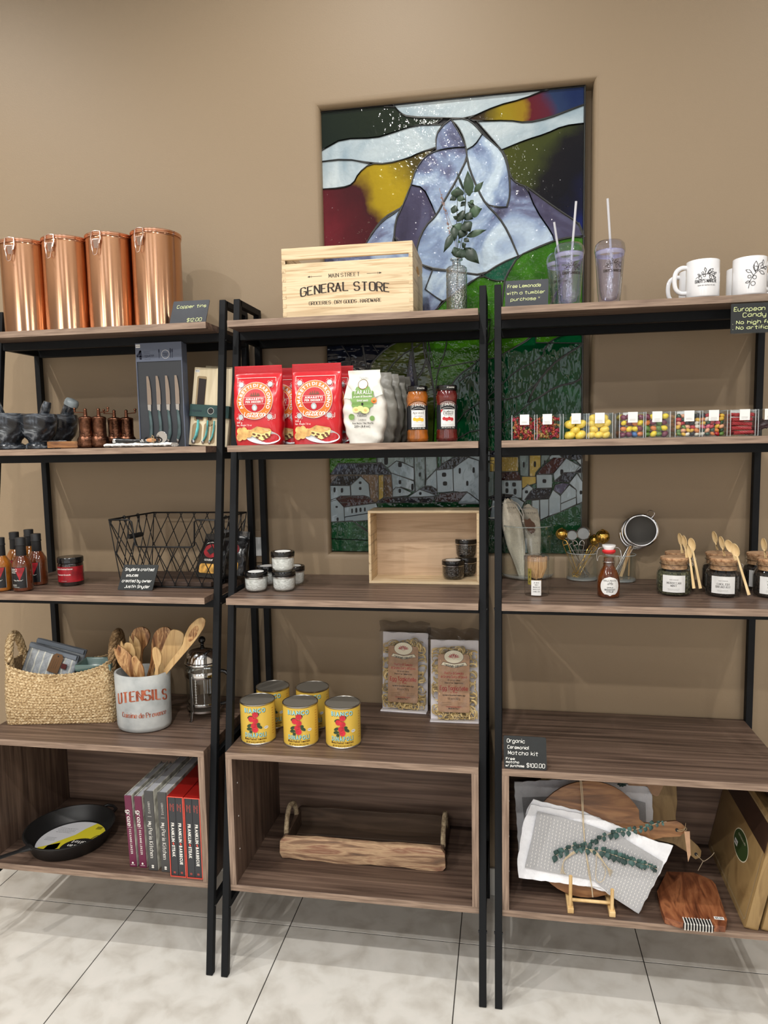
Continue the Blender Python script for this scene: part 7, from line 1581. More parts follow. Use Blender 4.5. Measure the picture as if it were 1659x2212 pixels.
# ---- french press
P = Vector((at(443, 1540, y=-.155).x, -.155, Z4)); R = sz(36, P); t = thing('french_press', 'chrome and glass french press with a black knob, partly behind the black post', 'coffee press', P)
zk = at(443, 1382, y=P.y).z-Z4; zl = at(443, 1394, y=P.y).z-Z4; zb = at(443, 1428, y=P.y).z-Z4
G('glass_clear').caps(False, False).lathe([(.001, .022), (R-.004, .022), (R, .028), (R, zb-.005)], 44).build('glass', t, smooth=60)
g = G('chrome').caps(False, False).lathe([(R+.0008, zb-.045), (R+.0016, zb-.044), (R+.0016, zb-.026), (R+.0008, zb-.025)], 44); g.build('chrome_band', t, smooth=60)
G('chrome').lathe([(R+.004, zb-.005), (R+.006, zb-.001), (R+.004, zb+.004), (R+.001, zb+.005), (R-.001, zb+.018), (R-.010, zl-.010), (R-.025, zl-.004), (.005, zl), (0, zl)], 44).build('dome_lid', t, smooth=60)
G('black_gloss').lathe([(.004, zl-.001), (.007, zl+.004), (.004, zl+.008)], 16).ell((0, 0, zl+.018), .0115, 18, 12).build('knob', t, smooth=70)
G('chrome').tube([(0, 0, zl), (0, 0, .05)], .002, 8).build('plunger_rod', t, smooth=60); G('chrome').lathe([(R-.003, .044), (R-.002, .048), (R-.003, .053), (0, .054)], 40).build('plunger', t, smooth=60)
G('glass_clear').lathe([(R-.005, .024), (R-.004, .034), (0, .036)], 30).build('glass_base', t)
for k in range(4):
    a = -.35+k*PI/2; pt = lambda r, z: (r*math.sin(a), -r*math.cos(a), z); g = G('chrome')
    g.bar(pt(R+.002, zb-.035), pt(R+.002, .03), .010, .0018, up=(math.cos(a), math.sin(a), 0)); g.bar(pt(R+.002, .03), pt(R+.008, .002), .008, .0018, up=(math.cos(a), math.sin(a), 0)); g.bar(pt(R+.008, .0015), pt(R+.014, .001), .008, .002, up=(math.cos(a), math.sin(a), 0)); g.build('frame_leg', t, bevel=.0004)
G('chrome').caps(False, False).lathe([(R+.001, .026), (R+.0022, .026), (R+.0022, .032), (R+.001, .032)], 40).build('frame_ring', t, smooth=60)
G('black_gloss').tube(smooth_line([(R, 0, zb-.030), (R+.022, 0, zb-.032), (R+.040, 0, zb-.060), (R+.044, 0, zb-.11), (R+.032, 0, .05), (R+.002, 0, .042)]), .0058, 10).build('handle', t, smooth=60)
g = G('white_print'); f = cyl(R+.001, 0, -.1)
for i in range(9): g.strokes([[(0, .06+i*.009), (.006, .06+i*.009)], [(0.003, .062+i*.009), (0.003, .067+i*.009)]], f, .0014)
text(g, 'UP', .006, f, (.004, .145), 'sans', bold=.02); g.build('scale_print', t, smooth=0)
# ---- matcha sign
a, b = on4(1089, 1655), on4(1181, 1662)
chalk_sign(Vector(((a.x+b.x)/2, -.402, Z4)), (b-a).length, .0845, .18, [('Organic', .08, .80, .0095, .42), ('Ceremonial', .09, .61, .0085, .5), ('Matcha kit', .10, .43, .0098, .7), ('Free', .05, .27, .0062, .2), ('matcha', .05, .17, .0062, .3), ('w/ purchase', .04, .06, .0062, .43), ('$100.00', .53, .07, .0105, .42)], 'dark slate sign reading Organic Ceremonial Matcha kit $100.00', mat='slate_dark', ink='chalk_white', skew=-.02, rc=.005, lw=.0011)
# ================= in the cabinets =================
def on5(u, v): p = at(u, v, z=Z5); p.z = Z5; return p
# ---- skillet
M('cast_iron', (24, 24, 25), rough=.42, spec=.5, bump=(260, .25, .0008)); M('label_yellow', (214, 200, 48), rough=.5); M('label_grey', (206, 206, 210), rough=.5)
C0 = on5(156, 1818); Rs = .137; P = Vector((C0.x-.006, C0.y+.002, Z5))
hd = at(0, 1857, z=Z5+.05)-P; aa = math.atan2(hd.x, -hd.y)
t = thing('iron_skillet', 'black cast iron skillet with a yellow and white round label inside', 'skillet', P, aa)
G('cast_iron').lathe([(Rs*.80, 0), (Rs*.84, .002), (Rs*.97, .046), (Rs, .050), (Rs, .0525), (Rs*.965, .0525), (Rs*.93, .044), (Rs*.82, .008), (Rs*.78, .0055), (0, .005)], 64).build('pan', t, smooth=60)
hp = smooth_line([Vector((0, -Rs*.93, .043)), Vector((0, -Rs-.020, .047)), Vector((0, -Rs-.05, .052)), Vector((0, -Rs-.11, .060)), Vector((0, -Rs-.150, .060))], 4)
n = len(hp); g = G('cast_iron'); g.tube(hp, [.020-.011*min(1, i/(n*.3)) +.005*max(0, (i/n-.5)) for i in range(n)], 12, flat=.42); g.build('handle', t, smooth=70)
G('cast_iron').tube([(-.030, Rs*.98, .046), (-.024, Rs+.014, .048), (0, Rs+.020, .049), (.024, Rs+.014, .048), (.030, Rs*.98, .046)], .005, 8).build('helper_handle', t, smooth=60)
ca, sa = math.cos(-aa), math.sin(-aa)
f = lambda u, v, h=0: Vector((u*ca-v*sa, u*sa+v*ca, .0062+h)); Rl = Rs*.76      # label axes along the cabinet
lb = G('label_grey').poly(disc(0, 0, Rl, n=48), f, 0, .0004).build('paper_label', t, smooth=0)
arc_ = lambda a0, a1, r=Rl: [(r*math.cos(a0+(a1-a0)*i/16), r*math.sin(a0+(a1-a0)*i/16)) for i in range(17)]
g = G('label_yellow'); g.poly(arc_(-2.1, 1.25)+[(Rl*.12, Rl*.6), (Rl*.0, Rl*.25), (-Rl*.2, -.0), (-Rl*.5, -Rl*.4)], f, .0006); g.poly([(-Rl*.75, -Rl*.55), (-Rl*.2, -Rl*.22), (-Rl*.12, -Rl*.5), (-Rl*.4, -Rl*.9)], f, .0006)
g.m('black_print').poly(disc(Rl*.42, -Rl*.32, Rl*.50, Rl*.40, 28, .5), f, .0009); g.strokes([smooth_line([(Rl*.62, Rl*.08), (Rl*.72, Rl*.3), (Rl*.9, Rl*.22), (Rl*.82, -.0)])], f, .0035, .0009)
fl_ = lambda u, v, h=0: f(-u, -v, h); g.m('white_print')
for k, s_ in enumerate(('seasoned', 'Cast Iron', 'Skillet')): text(g, s_, (.008, .0125, .0135)[k], fl_, (-Rl*.42, Rl*(.50-.22*k)), 'serif', w=.0026, h=.0012, maxw=.062)
g.m('black_print'); text(g, 'LODGE', .011, fl_, (Rl*.30, Rl*.72), 'sans', bold=.06, h=.0010, maxw=.040); rule_lines(g, f, -Rl*.75, -Rl*.1, Rl*.55, .008, 4, .0012, .0008); rule_lines(g, f, -Rl*.85, -Rl*.45, 0, .007, 3, .0012, .0008)
for i in range(9): g.strokes([[(Rl*.45+i*.0022, Rl*.62), (Rl*.45+i*.0022, Rl*.78)]], f, .001, .0009)
g.build('label_print', lb, smooth=0)
# ---- books
M('book_plum', (104, 34, 66), rough=.45); M('book_grey', (72, 72, 72), rough=.5); M('book_dark', (52, 54, 58), rough=.5); M('slip_red', (150, 26, 22), rough=.35); M('slip_edge', (236, 96, 80), rough=.4); M('pages', (186, 188, 194), rough=.9, noise=(3, 2, .03), stretch=(300, 1, 1)); M('book_cover', (206, 200, 188), rough=.6, noise=(30, 3, .3))
def vtext(g, s_, size, top_z, x, y, style='sans', w=None, bold=.02, h=.0004, maxw=None, track=0):
    fr = lambda u, v, hh=0: Vector((x+v-size/2, y-hh, top_z-u)); return text(g, s_, size, fr, (0, 0), style, w, bold, 'l', track, h=h, maxw=maxw)
def book(x, y, tk, h_, dp, label, kind, lean=0):
    t = thing('cook_book', label, 'book', Vector((x, y, Z5)), rot=(0, lean, 0), group='cook books standing in the left cabinet')
    cm = 'book_plum' if kind == 'graze' else 'book_grey'; c_ = .0022
    sp = G(cm).box(0, 0, 0, tk, .004, h_).build('spine', t, bevel=.0012)
    G(cm).m('book_cover').box(0, .003, 0, c_, dp, h_).box(tk-c_, .003, 0, tk, dp, h_).build('cover_boards', t, smooth=0, kind='stuff') if False else None
    G('book_cover').box(0, .003, 0, c_, dp, h_).build('cover_board', t, bevel=.0004); G('book_cover').box(tk-c_, .003, 0, tk, dp, h_).build('cover_board', t, bevel=.0004)
    G('pages').box(c_, .004, .003, tk-c_, dp-.004, h_-.004).build('page_block', t)
    g = G('white_print'); xc = tk/2; y0 = -.0002
    if kind == 'graze':
        vtext(g, 'graze', .0125, h_*.80, xc, y0, 'serif', w=.0024, maxw=.052); g.strokes([[(xc-.007, h_*.56), (xc+.007, h_*.56)]], front(0, y0, 0), .0009); vtext(g, 'SUZANNE LENZER', .0062, h_*.535, xc, y0, bold=.03, maxw=.078, track=.002)
        g.poly(disc(xc, .014, .0032, n=10), front(0, y0, 0), .0004); g.strokes([[(xc-.007, .008), (xc+.007, .008)]], front(0, y0, 0), .0012)
    else:
        vtext(g, 'LEBOVITZ', .0062, h_*.87, xc, y0, bold=0, maxw=.036, track=.0015); g.strokes([[(xc-.006, h_*.685), (xc+.006, h_*.685)]], front(0, y0, 0), .0007); vtext(g, 'My Paris Kitchen', .0105, h_*.62, xc, y0, 'serif', w=.0015, maxw=.112)
        for q in (.016, .0105): g.poly(disc(xc, q, .0042, .0025, 10), front(0, y0, 0), .0004)
    g.build('spine_print', sp, smooth=0); return t
yb_ = -.372
book(-.3345, yb_, .0225, .224, .235, 'thin plum cook book, first of the row on the left', 'graze', -.03); book(-.3035, yb_, .0235, .224, .235, 'thin plum cook book, second in the row, touching the grey ones', 'graze', -.025)
book(-.2690, yb_-.008, .0290, .247, .245, 'thick grey cook book with white spine lettering, beside the plum ones', 'paris', -.015); book(-.2270, yb_-.010, .0285, .247, .245, 'thick grey cook book with white spine lettering, beside the red slipcase', 'paris', -.008)
def boxset(x, y, label):
    w_ = .0495; h_ = .246; dp = .245; t = thing('slipcase', label, 'slipcase', Vector((x, y, Z5)), group='red slipcases of cook books'); th_ = .0022
    for b_ in ((0, 0, 0, th_, dp, h_), (w_-th_, 0, 0, w_, dp, h_), (th_, 0, 0, w_-th_, dp, th_), (th_, 0, h_-th_, w_-th_, dp, h_)):
        sd = G('slip_red').box(*b_).build('case_panel', t, bevel=.0003); G('slip_edge').box(b_[0], -.0004, b_[2], b_[3], .0003, b_[5]).build('cut_edge', sd, smooth=0)
    for k, ttl in enumerate(('STEAK', 'BARBECUE')):
        bw2 = (w_-2*th_-.0008)/2; x0 = th_+.0004+k*(bw2+.0002); bt = thing('cook_book', 'dark barbecue cook book with %s on its spine, in the %s red slipcase' % (ttl.lower(), 'left' if x < -.16 else 'right'), 'book', Vector((x+x0, y+.001, Z5+th_)), group='dark cook books in red slipcases')
        sp = G('book_dark').box(0, 0, 0, bw2-.0003, .004, h_-2*th_).build('spine', bt, bevel=.0008); G('pages').box(.001, .004, .001, bw2-.0015, dp-.006, h_-2*th_-.002).build('page_block', bt)
        g = G('white_print'); vtext(g, 'FRANKLIN', .0085, h_*.665, bw2/2, -.0002, bold=.05, maxw=.058); vtext(g, ttl, .0085, h_*.385, bw2/2, -.0002, bold=.05, maxw=.058 if k else .036)
        g.m('slip_edge').poly(disc(bw2/2, h_*.405, .0022, .0042, 10, .3), front(0, -.0002, 0), .0004); vtext(g, '10', .0075, .016, bw2/2, -.0002, bold=0) if False else text(g, '10', .0065, front(0, -.0002, 0), (bw2/2, .008), 'sans', bold=0)
        vtext(g, 'FRANKLIN', .0034, h_*.90, bw2/2+.0045, -.0002, bold=0, maxw=.026); vtext(g, 'and', .003, h_*.885, bw2/2, -.0002, bold=0); vtext(g, 'MACKAY', .0034, h_*.90, bw2/2-.0045, -.0002, bold=0, maxw=.022); g.build('spine_print', sp, smooth=0)
boxset(-.1900, -.398, 'red slipcase with two dark cook books, the left one'); boxset(-.1380, -.399, 'red slipcase with two dark cook books, against the cabinet side')
# ---- wooden tray
M('tray_front', rough=.7, noise=(2.8, 9), distort=.5, ramp=[(.28, (88, 74, 64)), (.42, (142, 110, 86)), (.52, (196, 164, 130)), (.62, (148, 106, 84)), (.74, (206, 178, 146))], stretch=(2.2, 12, 16), bump=(20, .6, .003)); M('tray_dark', rough=.6, noise=(2.5, 5), distort=1.2, ramp=[(.3, (66, 52, 42)), (.7, (104, 84, 68))], stretch=(1.5, 10, 12)); M('rope', rough=.95, noise=(120, 3), ramp=[(.3, (122, 104, 80)), (.7, (186, 168, 138))])
tw_, td_, thh = .505, .195, .072; P = Vector((.355, -.268, Z5)); t = thing('wooden_tray', 'rustic wooden tray with rope handles in the middle cabinet', 'tray', P, .01)
f = front(0, 0, 0); wob = lambda x: .0025*math.sin(x*23)+.002*math.sin(x*51+1)
out = [(-tw_/2+.008, .004)]+[(x, wob(x)+.002) for x in [-tw_/2+.03+i*.05 for i in range(10)]]+[(tw_/2-.008, .003), (tw_/2, .014), (tw_/2-.002, thh-.016), (tw_/2-.014, thh)]+[(x, thh+wob(x+1)*.6) for x in [tw_/2-.04-i*.05 for i in range(9)]]+[(-tw_/2+.016, thh-.001), (-tw_/2+.002, thh-.014), (-tw_/2, .02)]
G('tray_front').poly(out, f, -.016, 0).build('front_board', t, bevel=.004, seg=2); G('tray_dark').poly(out, front(0, td_-.0, 0), 0, .014).build('back_board', t, bevel=.003)
for s_ in (-1, 1): G('tray_dark').box(s_*(tw_/2-.012)-.006, .014, .004, s_*(tw_/2-.012)+.006, td_-.012, thh-.008).build('side_board', t, bevel=.002)
for k in range(3): G('tray_dark').box(-tw_/2+.018, .015+k*.0555, .004, tw_/2-.018, .015+(k+1)*.0555-.001, .012).build('floor_plank', t, bevel=.0008)
for s_ in (-1, 1):
    x = s_*(tw_/2-.010); pts = smooth_line([Vector((x, .042, thh-.022)), Vector((x, .044, thh+.004)), Vector((x+s_*.001, .062, thh+.036)), Vector((x+s_*.002, .095, thh+.050)), Vector((x+s_*.001, .130, thh+.038)), Vector((x, .150, thh+.004)), Vector((x, .150, thh-.022))], 6)
    g = G('rope'); g.tube(pts, .0058, 8)
    for i in range(2, len(pts)-2):
        d = (pts[i+1]-pts[i-1]).normalized(); u = d.orthogonal().normalized(); q = d.cross(u)
        for o_ in (0, .5):
            c_ = pts[i].lerp(pts[i+1], o_); g.tube([c_+u*.0064*math.cos(a)+q*.0064*math.sin(a) for a in [k*PI/4 for k in range(8)]], .0016, 5, closed=True)
    g.build('rope_handle', t, smooth=70)
# ---- easel, round board, tea towels (front gift set)
M('acacia', rough=.45, noise=(2.6, 6), distort=1.4, ramp=[(.3, (92, 60, 36)), (.45, (134, 92, 58)), (.55, (158, 114, 74)), (.7, (118, 78, 48))], stretch=(2, 12, 13)); M('acacia_red', rough=.4, noise=(2.4, 6), distort=2.2, ramp=[(.3, (70, 36, 22)), (.45, (128, 74, 46)), (.58, (160, 102, 66)), (.7, (96, 52, 32))], stretch=(9, 2.2, 8)); M('acacia_pale', rough=.5, noise=(2.6, 6), distort=1.6, ramp=[(.3, (118, 92, 56)), (.5, (158, 130, 86)), (.75, (138, 110, 70))], stretch=(8, 2, 2.5)); M('acacia_dark', rough=.45, noise=(3, 5), ramp=[(.3, (44, 28, 20)), (.7, (74, 50, 38))], stretch=(12, 2, 3))
M('towel_white', (240, 241, 245), rough=.95, bump=(70, .9, .004), noise=(30, 2, .03)); M('towel_grey', (172, 172, 174), rough=.95, noise=(300, 2, .04), bump=(500, .3, .001)); M('twine_light', (196, 180, 152), rough=.95)
EF = Vector((1.005, -.40, Z5)); t = thing('display_easel', 'small bamboo display easel holding up the round board and towels', 'easel', EF)
M('bamboo_pale', (220, 184, 124), rough=.5, noise=(5, 3), ramp=[(.3, (196, 156, 98)), (.7, (232, 200, 146))], stretch=(6, 6, 3))
for s_, x in ((-1, -.0535), (1, .0535)):
    G('bamboo_pale').box(x-.008, 0, 0, x+.008, .10, .014).build('foot_bar', t, bevel=.001); G('bamboo_pale').tube([(x, .012, .012), (x, .010, .100 if s_ < 0 else .072)], .0048, 10).build('front_peg', t, smooth=50)
    G('bamboo_pale').tube([(x, .075, .012), (x, .085, .10)], .0048, 10).build('rear_peg', t, smooth=50)
for y in (.030,): G('bamboo_pale').tube([(-.0535, y, .020), (.0535, y, .020)], .0045, 10).build('cross_bar', t, smooth=50)
KL = .34      # how much the set leans back per metre of height
def inpl(u, v, y0, k=KL, z0=Z5):      # point of the leaning plane y = y0 + k (z - z0) on the line of sight
    d = ray(u, v); tt_ = (y0+k*(CAM.z-z0)-CAM.y)/(d.y-k*d.z); return CAM+d*tt_
NV = Vector((0, 1, -KL)).normalized(); UVp = Vector((0, KL, 1)).normalized()
def plane_set(t, mat, name, pts, y0, th_, bevel=.0008, ruff=0, seg=1, smooth=40, k=KL, sub=0):
    q = [inpl(*p, y0, k)-t.location for p in pts]
    if sub:
        o = []
        for i in range(len(q)):
            a, b = q[i], q[(i+1) % len(q)]; n = max(1, int((b-a).length/sub)); dirn = (b-a).cross(NV).normalized()
            for j in range(n): o.append(a.lerp(b, j/n)+dirn*ruff*math.sin(j*2.1+i)*random.uniform(.3, 1))
        q = o
    up_ = Vector((0, k, 1)).normalized(); nv = Vector((0, 1, -k)).normalized(); O = q[0]
    fr = lambda u, v, h=0: O+Vector((1, 0, 0))*u+up_*v-nv*h
    p2 = [((p-O).x, (p-O).dot(up_)) for p in q]; return G(mat).poly(p2, fr, -th_, 0).build(name, t, bevel=bevel, seg=seg, smooth=smooth)
def K8(*p): return [(1040+x*.3731, 1540+y*.3731) for x, y in p]
Y0 = -.372
t = thing('round_serving_board', 'round acacia serving board with a handle to the right, behind the front towels', 'serving board', inpl(1271, 1935, Y0+.018))
th0 = [(620+338*math.cos(a), 732-340*math.sin(a)) for a in [math.radians(q) for q in range(-12, 348, 10)]]
cir = K8(*[(620+338*math.cos(math.radians(q)), 732-338*math.sin(math.radians(q))) for q in range(30, 345, 8)])
hdl = K8((960, 745), (1050, 722), (1150, 716), (1178, 690), (1180, 660), (1160, 640), (1130, 625), (1050, 632), (980, 640), (940, 635), (915, 615))
plane_set(t, 'acacia', 'board', cir+hdl, Y0+.018, .015, bevel=.003, seg=2)
c_ = inpl(*K8((1132, 678))[0], Y0+.0175)-t.location; G('black_matt').poly(disc(0, 0, .0045, n=12), lambda u, v, h=0: c_+Vector((u, v*KL, v))-NV*h, 0, .0006).build('hang_hole', t, smooth=0)
a = c_-NV*.002; tg0 = inpl(1480, 1790, Y0+.012)-t.location
g = G('twine'); g.tube(smooth_line([a, a+Vector((.012, 0, .002)), tg0]), .0008, 5).tube(smooth_line([a+Vector((0, 0, -.002)), a+Vector((.012, 0, -.003)), tg0]), .0008, 5).tube([tg0, tg0+Vector((.001, 0, .016))], .0007, 5)
for q in range(3): g.tube([tg0+Vector((.004*math.cos(b_+q), -.002, .004*math.sin(b_+q))) for b_ in [i*PI/4 for i in range(8)]], .0006, 4, closed=True)
g.build('twine', t, smooth=60); tq = [inpl(x, y, Y0+.005)-t.location for x, y in ((1478, 1796), (1490, 1796), (1492, 1847), (1486.5, 1862))]
g = G('kraft').add(tq+[p+Vector((0, .001, 0)) for p in tq], [(0, 3, 2, 1), (4, 5, 6, 7), (0, 1, 5, 4), (1, 2, 6, 5), (2, 3, 7, 6), (3, 0, 4, 7)]).build('kraft_tag', t, smooth=0)
tl = thing('tea_towel', 'folded white edged grey tea towel with dashed stitching, tied in front of the round board', 'tea towel', inpl(1280, 1930, Y0))
plane_set(tl, 'towel_white', 'fold_layer', K8((262, 560), (300, 500), (600, 575), (900, 700), (1080, 770), (1075, 830), (960, 1000), (860, 1080), (560, 990), (235, 950), (215, 900), (240, 700)), Y0+.006, .006, bevel=.0015, sub=.012, ruff=.0016)
plane_set(tl, 'towel_white', 'fold_layer', K8((285, 530), (640, 595), (1000, 740), (1110, 768), (1095, 810), (910, 1165), (790, 1080), (735, 1050), (690, 1010), (560, 1000), (215, 955), (205, 875), (240, 640)), Y0-.001, .006, bevel=.0015, sub=.012, ruff=.0014)
pl_ = K8((325, 570), (600, 640), (800, 712), (1050, 862), (1040, 900), (910, 1164), (745, 1058), (715, 1020), (640, 965), (440, 930), (252, 895), (290, 740))
plane_set(tl, 'towel_grey', 'grey_face', pl_, Y0-.0085, .002, bevel=.0004)
# running stitches
g = G('white_print'); y_ = Y0-.0092; n = 0
import itertools
def inside(x, y, P_):
    c = False; j = len(P_)-1
    for i in range(len(P_)):
        if (P_[i][1] > y) != (P_[j][1] > y) and x < (P_[j][0]-P_[i][0])*(y-P_[i][1])/(P_[j][1]-P_[i][1])+P_[i][0]: c = not c
        j = i
    return c
shr = [(1270+(x-1270)*.975, 1835+(y-1835)*.965) for x, y in pl_]
for i in range(44):
    for j in range(40):
        d_ = i*7.2; bx_, by_ = 1120+d_*1.0, 1735+d_*.30+(.0005*d_*d_); ang = .14 if d_ < 120 else .14+.0016*(d_-120)
        x = bx_-math.sin(ang)*j*7.6; yq = by_+math.cos(ang)*j*7.6
        x2 = x-math.sin(ang)*4.2; y2_ = yq+math.cos(ang)*4.2
        if inside(x, yq, shr) and inside(x2, y2_, shr) and 0 <= d_:
            a = inpl(x, yq, y_)-tl.location; b = inpl(x2, y2_, y_)-tl.location; s_ = Vector((.0006, 0, 0)); g.add([a-s_, a+s_, b+s_, b-s_], [(0, 3, 2, 1)])
g.build('running_stitch', tl, smooth=0, kind='stuff')
tn = thing('twine_tie', 'natural twine tied in a bow around the round board and towels', 'twine', inpl(1264, 1835, Y0-.012))
L6 = lambda x, y, o=0: inpl(x, y, Y0-.012-o)-tn.location
g = G('twine_light').tube([L6(1253, 1686, -.018), L6(1256, 1720, -.014), L6(1259, 1780, 0), L6(1264, 1832, 0), L6(1272, 1890, 0), L6(1278, 1912, 0), L6(1281, 1938, -.016)], .0012, 6); g.tube([L6(1256, 1686, -.018), L6(1259, 1720, -.014), L6(1261, 1780, 0), L6(1264, 1832, 0), L6(1275, 1890, 0), L6(1280, 1938, -.016)], .0012, 6); g.build('vertical_cord', tn, smooth=60)
for k in range(5):
    q = k*3
    G('twine_light').tube(smooth_line([L6(1264, 1832), L6(1245-q, 1836+q, .004), L6(1222-q/2, 1852+q, .006), L6(1214+q/3, 1872+q, .004), L6(1211+q, 1888, .002)]), .0008, 5).tube(smooth_line([L6(1264, 1832), L6(1286+q/2, 1838+q, .004), L6(1302+q/2, 1858+q, .006), L6(1312+q/3, 1876, .004), L6(1318+q/2, 1894-q, .002)]), .0008, 5).build('bow_loop', tn, smooth=60)
G('twine_light').tube(smooth_line([L6(1288, 1842, .003), L6(1288, 1870, .004), L6(1287, 1896, .004), L6(1294, 1906, .004), L6(1304, 1900, .004), L6(1308, 1880, .004), L6(1300, 1866, .004)]), .0009, 5).build('loose_loop', tn, smooth=60)
M('euc', (38, 66, 62), rough=.55, noise=(40, 3, .3)); M('euc_pale', (62, 92, 88), rough=.55, noise=(40, 3, .2))
eu = thing('eucalyptus_bunch', 'dark green eucalyptus sprigs tucked under the twine on the towels', 'plant', inpl(1264, 1832, Y0-.014))
cfe = lambda x, y, dy=0: inpl(x, y, Y0-.016)-eu.location+Vector((0, dy*.6, 0))
for st, sizes in (([(1200, 1848), (1225, 1836), (1262, 1826), (1290, 1812), (1320, 1800), (1345, 1796), (1370, 1792), (1395, 1786), (1420, 1778), (1440, 1775)], (9, 9, 8, 8, 9, 8, 7, 7, 5, 3)), ([(1208, 1840), (1240, 1826), (1270, 1834), (1300, 1838), (1318, 1844), (1335, 1850), (1352, 1856), (1368, 1860), (1384, 1866), (1400, 1868), (1412, 1874), (1420, 1878)], (8, 8, 8, 9, 9, 9, 8, 8, 7, 5, 5, 5))):
    G('twine_light').tube(smooth_line([cfe(*p) for p in st]), .0007, 5).build('stem', eu)
    for i in range(len(st)-1):
        for m_ in (0, .5):
            x = st[i][0]+(st[i+1][0]-st[i][0])*m_; y = st[i][1]+(st[i+1][1]-st[i][1])*m_; s_ = sizes[i]*random.uniform(1.1, 1.5)
            for sg in (-1, 1):
                an = random.uniform(-.5, .5)+sg*1.35-.2; leaf((x, y), (x+s_*1.15*math.cos(an), y-s_*1.15*math.sin(an)), sz(s_*1.0, eu.location), random.choice(('euc', 'euc', 'euc_pale')), random.uniform(-.004, .0), .15, parent=eu, cf=cfe)
# ---- second set behind
Y2 = -.235; K2 = .30
t = thing('paddle_board', 'wooden paddle board standing behind, its handle pointing down right', 'serving board', inpl(1440, 1800, Y2+.02, K2))
plane_set(t, 'acacia_pale', 'board', [(1160, 1660), (1170, 1690), (1300, 1830), (1398, 1830)]+K8((1000, 735), (1115, 760), (1180, 800), (1240, 850), (1270, 838), (1275, 800), (1255, 770), (1200, 720), (1130, 640), (1125, 600), (1135, 520), (1130, 420), (1120, 300)), Y2+.02, .014, bevel=.003, seg=2, k=K2)
c_ = inpl(*K8((1242, 818))[0], Y2+.0195, K2)-t.location; G('black_matt').poly(disc(0, 0, .0045, n=12), lambda u, v, h=0: c_+Vector((u, v*K2, v))-NV*h, 0, .0006).build('hang_hole', t, smooth=0)
a = c_-NV*.003; G('twine_light').tube(smooth_line([a, a+Vector((.014, 0, -.014)), a+Vector((.022, 0, -.018)), a+Vector((.040, 0, -.002)), a+Vector((.048, 0, .010))]), .0009, 5).tube([a+Vector((.020, 0, -.016)), a+Vector((.006, 0, -.048))], .0008, 5).build('twine', t, smooth=60)
tl = thing('tea_towel', 'second white and grey tea towel behind, showing both sides of the round board', 'tea towel', inpl(1260, 1800, Y2, K2))
plane_set(tl, 'towel_white', 'fold_layer', K8((190, 430), (190, 400), (560, 380), (985, 430), (995, 600), (990, 680), (800, 760), (300, 860), (215, 800)), Y2, .008, bevel=.0015, sub=.012, ruff=.0016, k=K2)
plane_set(tl, 'towel_grey', 'grey_face', K8((235, 490), (800, 470), (830, 490), (950, 520), (955, 660), (750, 760), (300, 850), (262, 800)), Y2-.003, .002, k=K2)
t = thing('kraft_tag', 'kraft paper tag hanging from the cabinet top beside the second towel', 'tag', inpl(*K8((1010, 440))[0], Y2-.01, K2)); plane_set(t, 'kraft', 'tag', K8((850, 385), (1055, 385), (1060, 410), (1025, 480), (1010, 484), (985, 470), (960, 425), (850, 420)), Y2-.012, .001, bevel=0, k=K2)
t = thing('eucalyptus_tuft', 'small dark eucalyptus tuft under the cabinet top behind the round board', 'plant', inpl(*K8((815, 420))[0], Y2-.02, K2)); cf2 = lambda x, y, dy=0, t=t: inpl(x, y, Y2-.02, K2)-t.location
for k in range(9): a_ = k*.7; leaf((1344, 1694), (1344+12*math.cos(a_), 1692+9*math.sin(a_)), .008, 'euc', 0, .2, parent=t, cf=cf2)
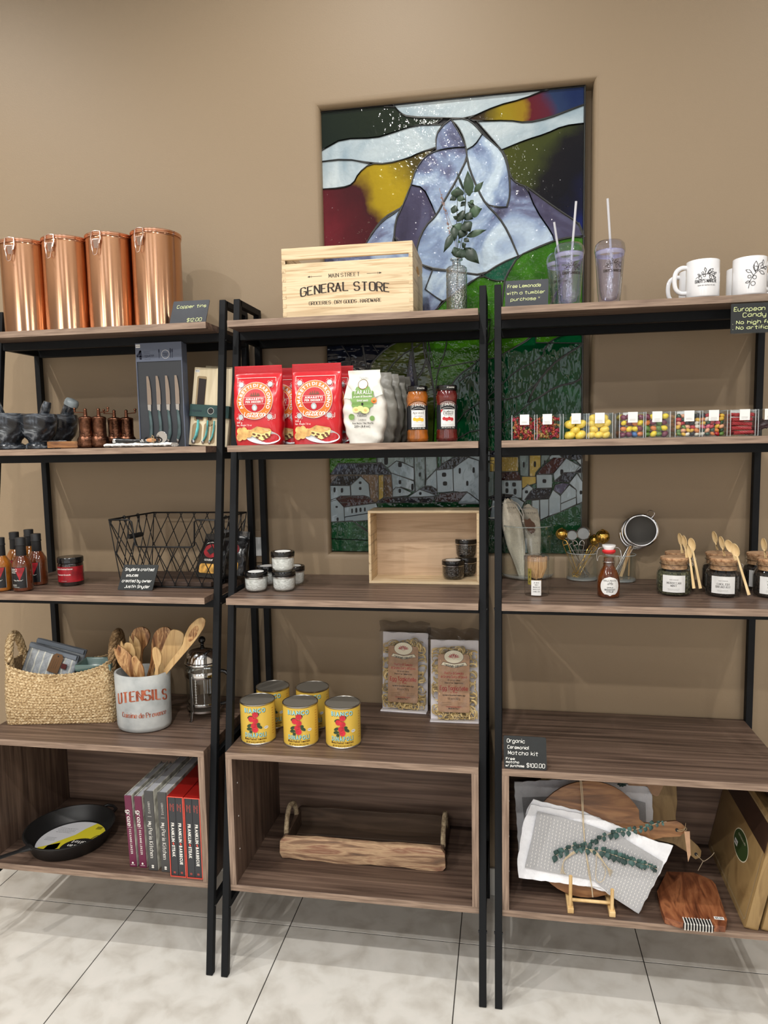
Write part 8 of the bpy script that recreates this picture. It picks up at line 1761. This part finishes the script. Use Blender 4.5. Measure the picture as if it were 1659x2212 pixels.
# ---- small board lying with a striped wrap
bq = [at(*q, z=Z5+.0185) for q in ((1440, 1882), (1500, 1884), (1537, 1900), (1546, 1910), (1571, 1985), (1567, 2000), (1552, 2008), (1476, 2004), (1436, 1981), (1428, 1960), (1419, 1925))]
P = Vector((1.27, -.33, Z5)); t = thing('small_cutting_board', 'small reddish cutting board lying flat with a striped wrapped grip', 'cutting board', P)
q = [(p.x-P.x, p.y-P.y) for p in bq]; q = [(x, max(y, -.090)) for x, y in q]
G('acacia_red').poly(q, top(), .0005, .018).build('board', t, bevel=.003, seg=2)
g = G('black_print').box(-.040, -.0955, .0005, .033, -.070, .0195).build('grip_wrap', t, bevel=.003)
for k in range(10): G('white_print').box(-.038+k*.0072, -.0962, .0003, -.0348+k*.0072, -.0692, .0203).build('cord_turn', t, bevel=.0012)
g = G('paper_white').box(.042, -.066, .0182, .066, -.055, .0186); g.m('black_print'); text(g, '$5.50', .006, top(.054, -.0635, .0186), (0, 0), 'sans', maxw=.018); g.build('price_sticker', t, smooth=0)
# ---- two large boards leaning on the cabinet side
A0, B0 = Vector((1.3842, -.4000, Z5)), Vector((1.398, -.0165, Z5)); 
def lean_board(P, L_, H_, lean, label, rz, oval):
    t = thing('large_cutting_board', label, 'cutting board', P, rot=(0, lean, rz)); th_ = .030
    fr = lambda u, v, h=0: Vector((-h, u, v))       # face looks to -x
    rr = rrect(0, 0, L_, H_, .012); G('acacia_pale').poly(rr[::-1], lambda u, v, h=0: fr(u, v, h), -th_, 0).build('board', t, bevel=.005, seg=2)
    G('acacia_dark').poly([(.006, H_*.70), (.006, H_*.93), (L_-.006, H_*.93), (L_-.006, H_*.70)], fr, .0002, .0008).build('dark_stripe', t, smooth=0)
    g = G('recess'); a = rrect(.016, .016, L_-.016, H_-.016, .008); g.strokes([a+[a[0]]], fr, .004, .0006); g.build('juice_groove', t, smooth=0)
    if oval:
        M('sticker_green', (52, 74, 36), rough=.5); c_ = (L_*.40, H_*.48); g = G('cream_print').poly(disc(*c_, .062, .037, 30)[::-1], fr, .001).m('sticker_green').poly(disc(*c_, .059, .034, 30)[::-1], fr, .0014)
        fm = lambda u, v, h=0: fr(c_[0]+u*-1, c_[1]+v, h); g.m('cream_print'); text(g, 'CUTTING BOARD', .0055, fm, (0, .014), 'sans', bold=0, h=.0018, maxw=.062); g.m('paper_white').poly([(-.046, -.018), (-.020, -.018), (-.020, -.004), (-.046, -.004)], fm, .0018); g.m('black_print'); text(g, '$75.00', .0055, fm, (-.033, -.0135), 'sans', h=.0022, maxw=.02); g.build('oval_sticker', t, smooth=0)
    return t
lean_board(Vector((1.3842+.0, -.400, Z5)), .384, .30, .20, 'large pale cutting board with a dark stripe and oval green sticker', -.035, True)
lean_board(Vector((1.423, -.402, Z5)), .384, .31, .185, 'second large cutting board leaning behind the stickered one', -.03, False)
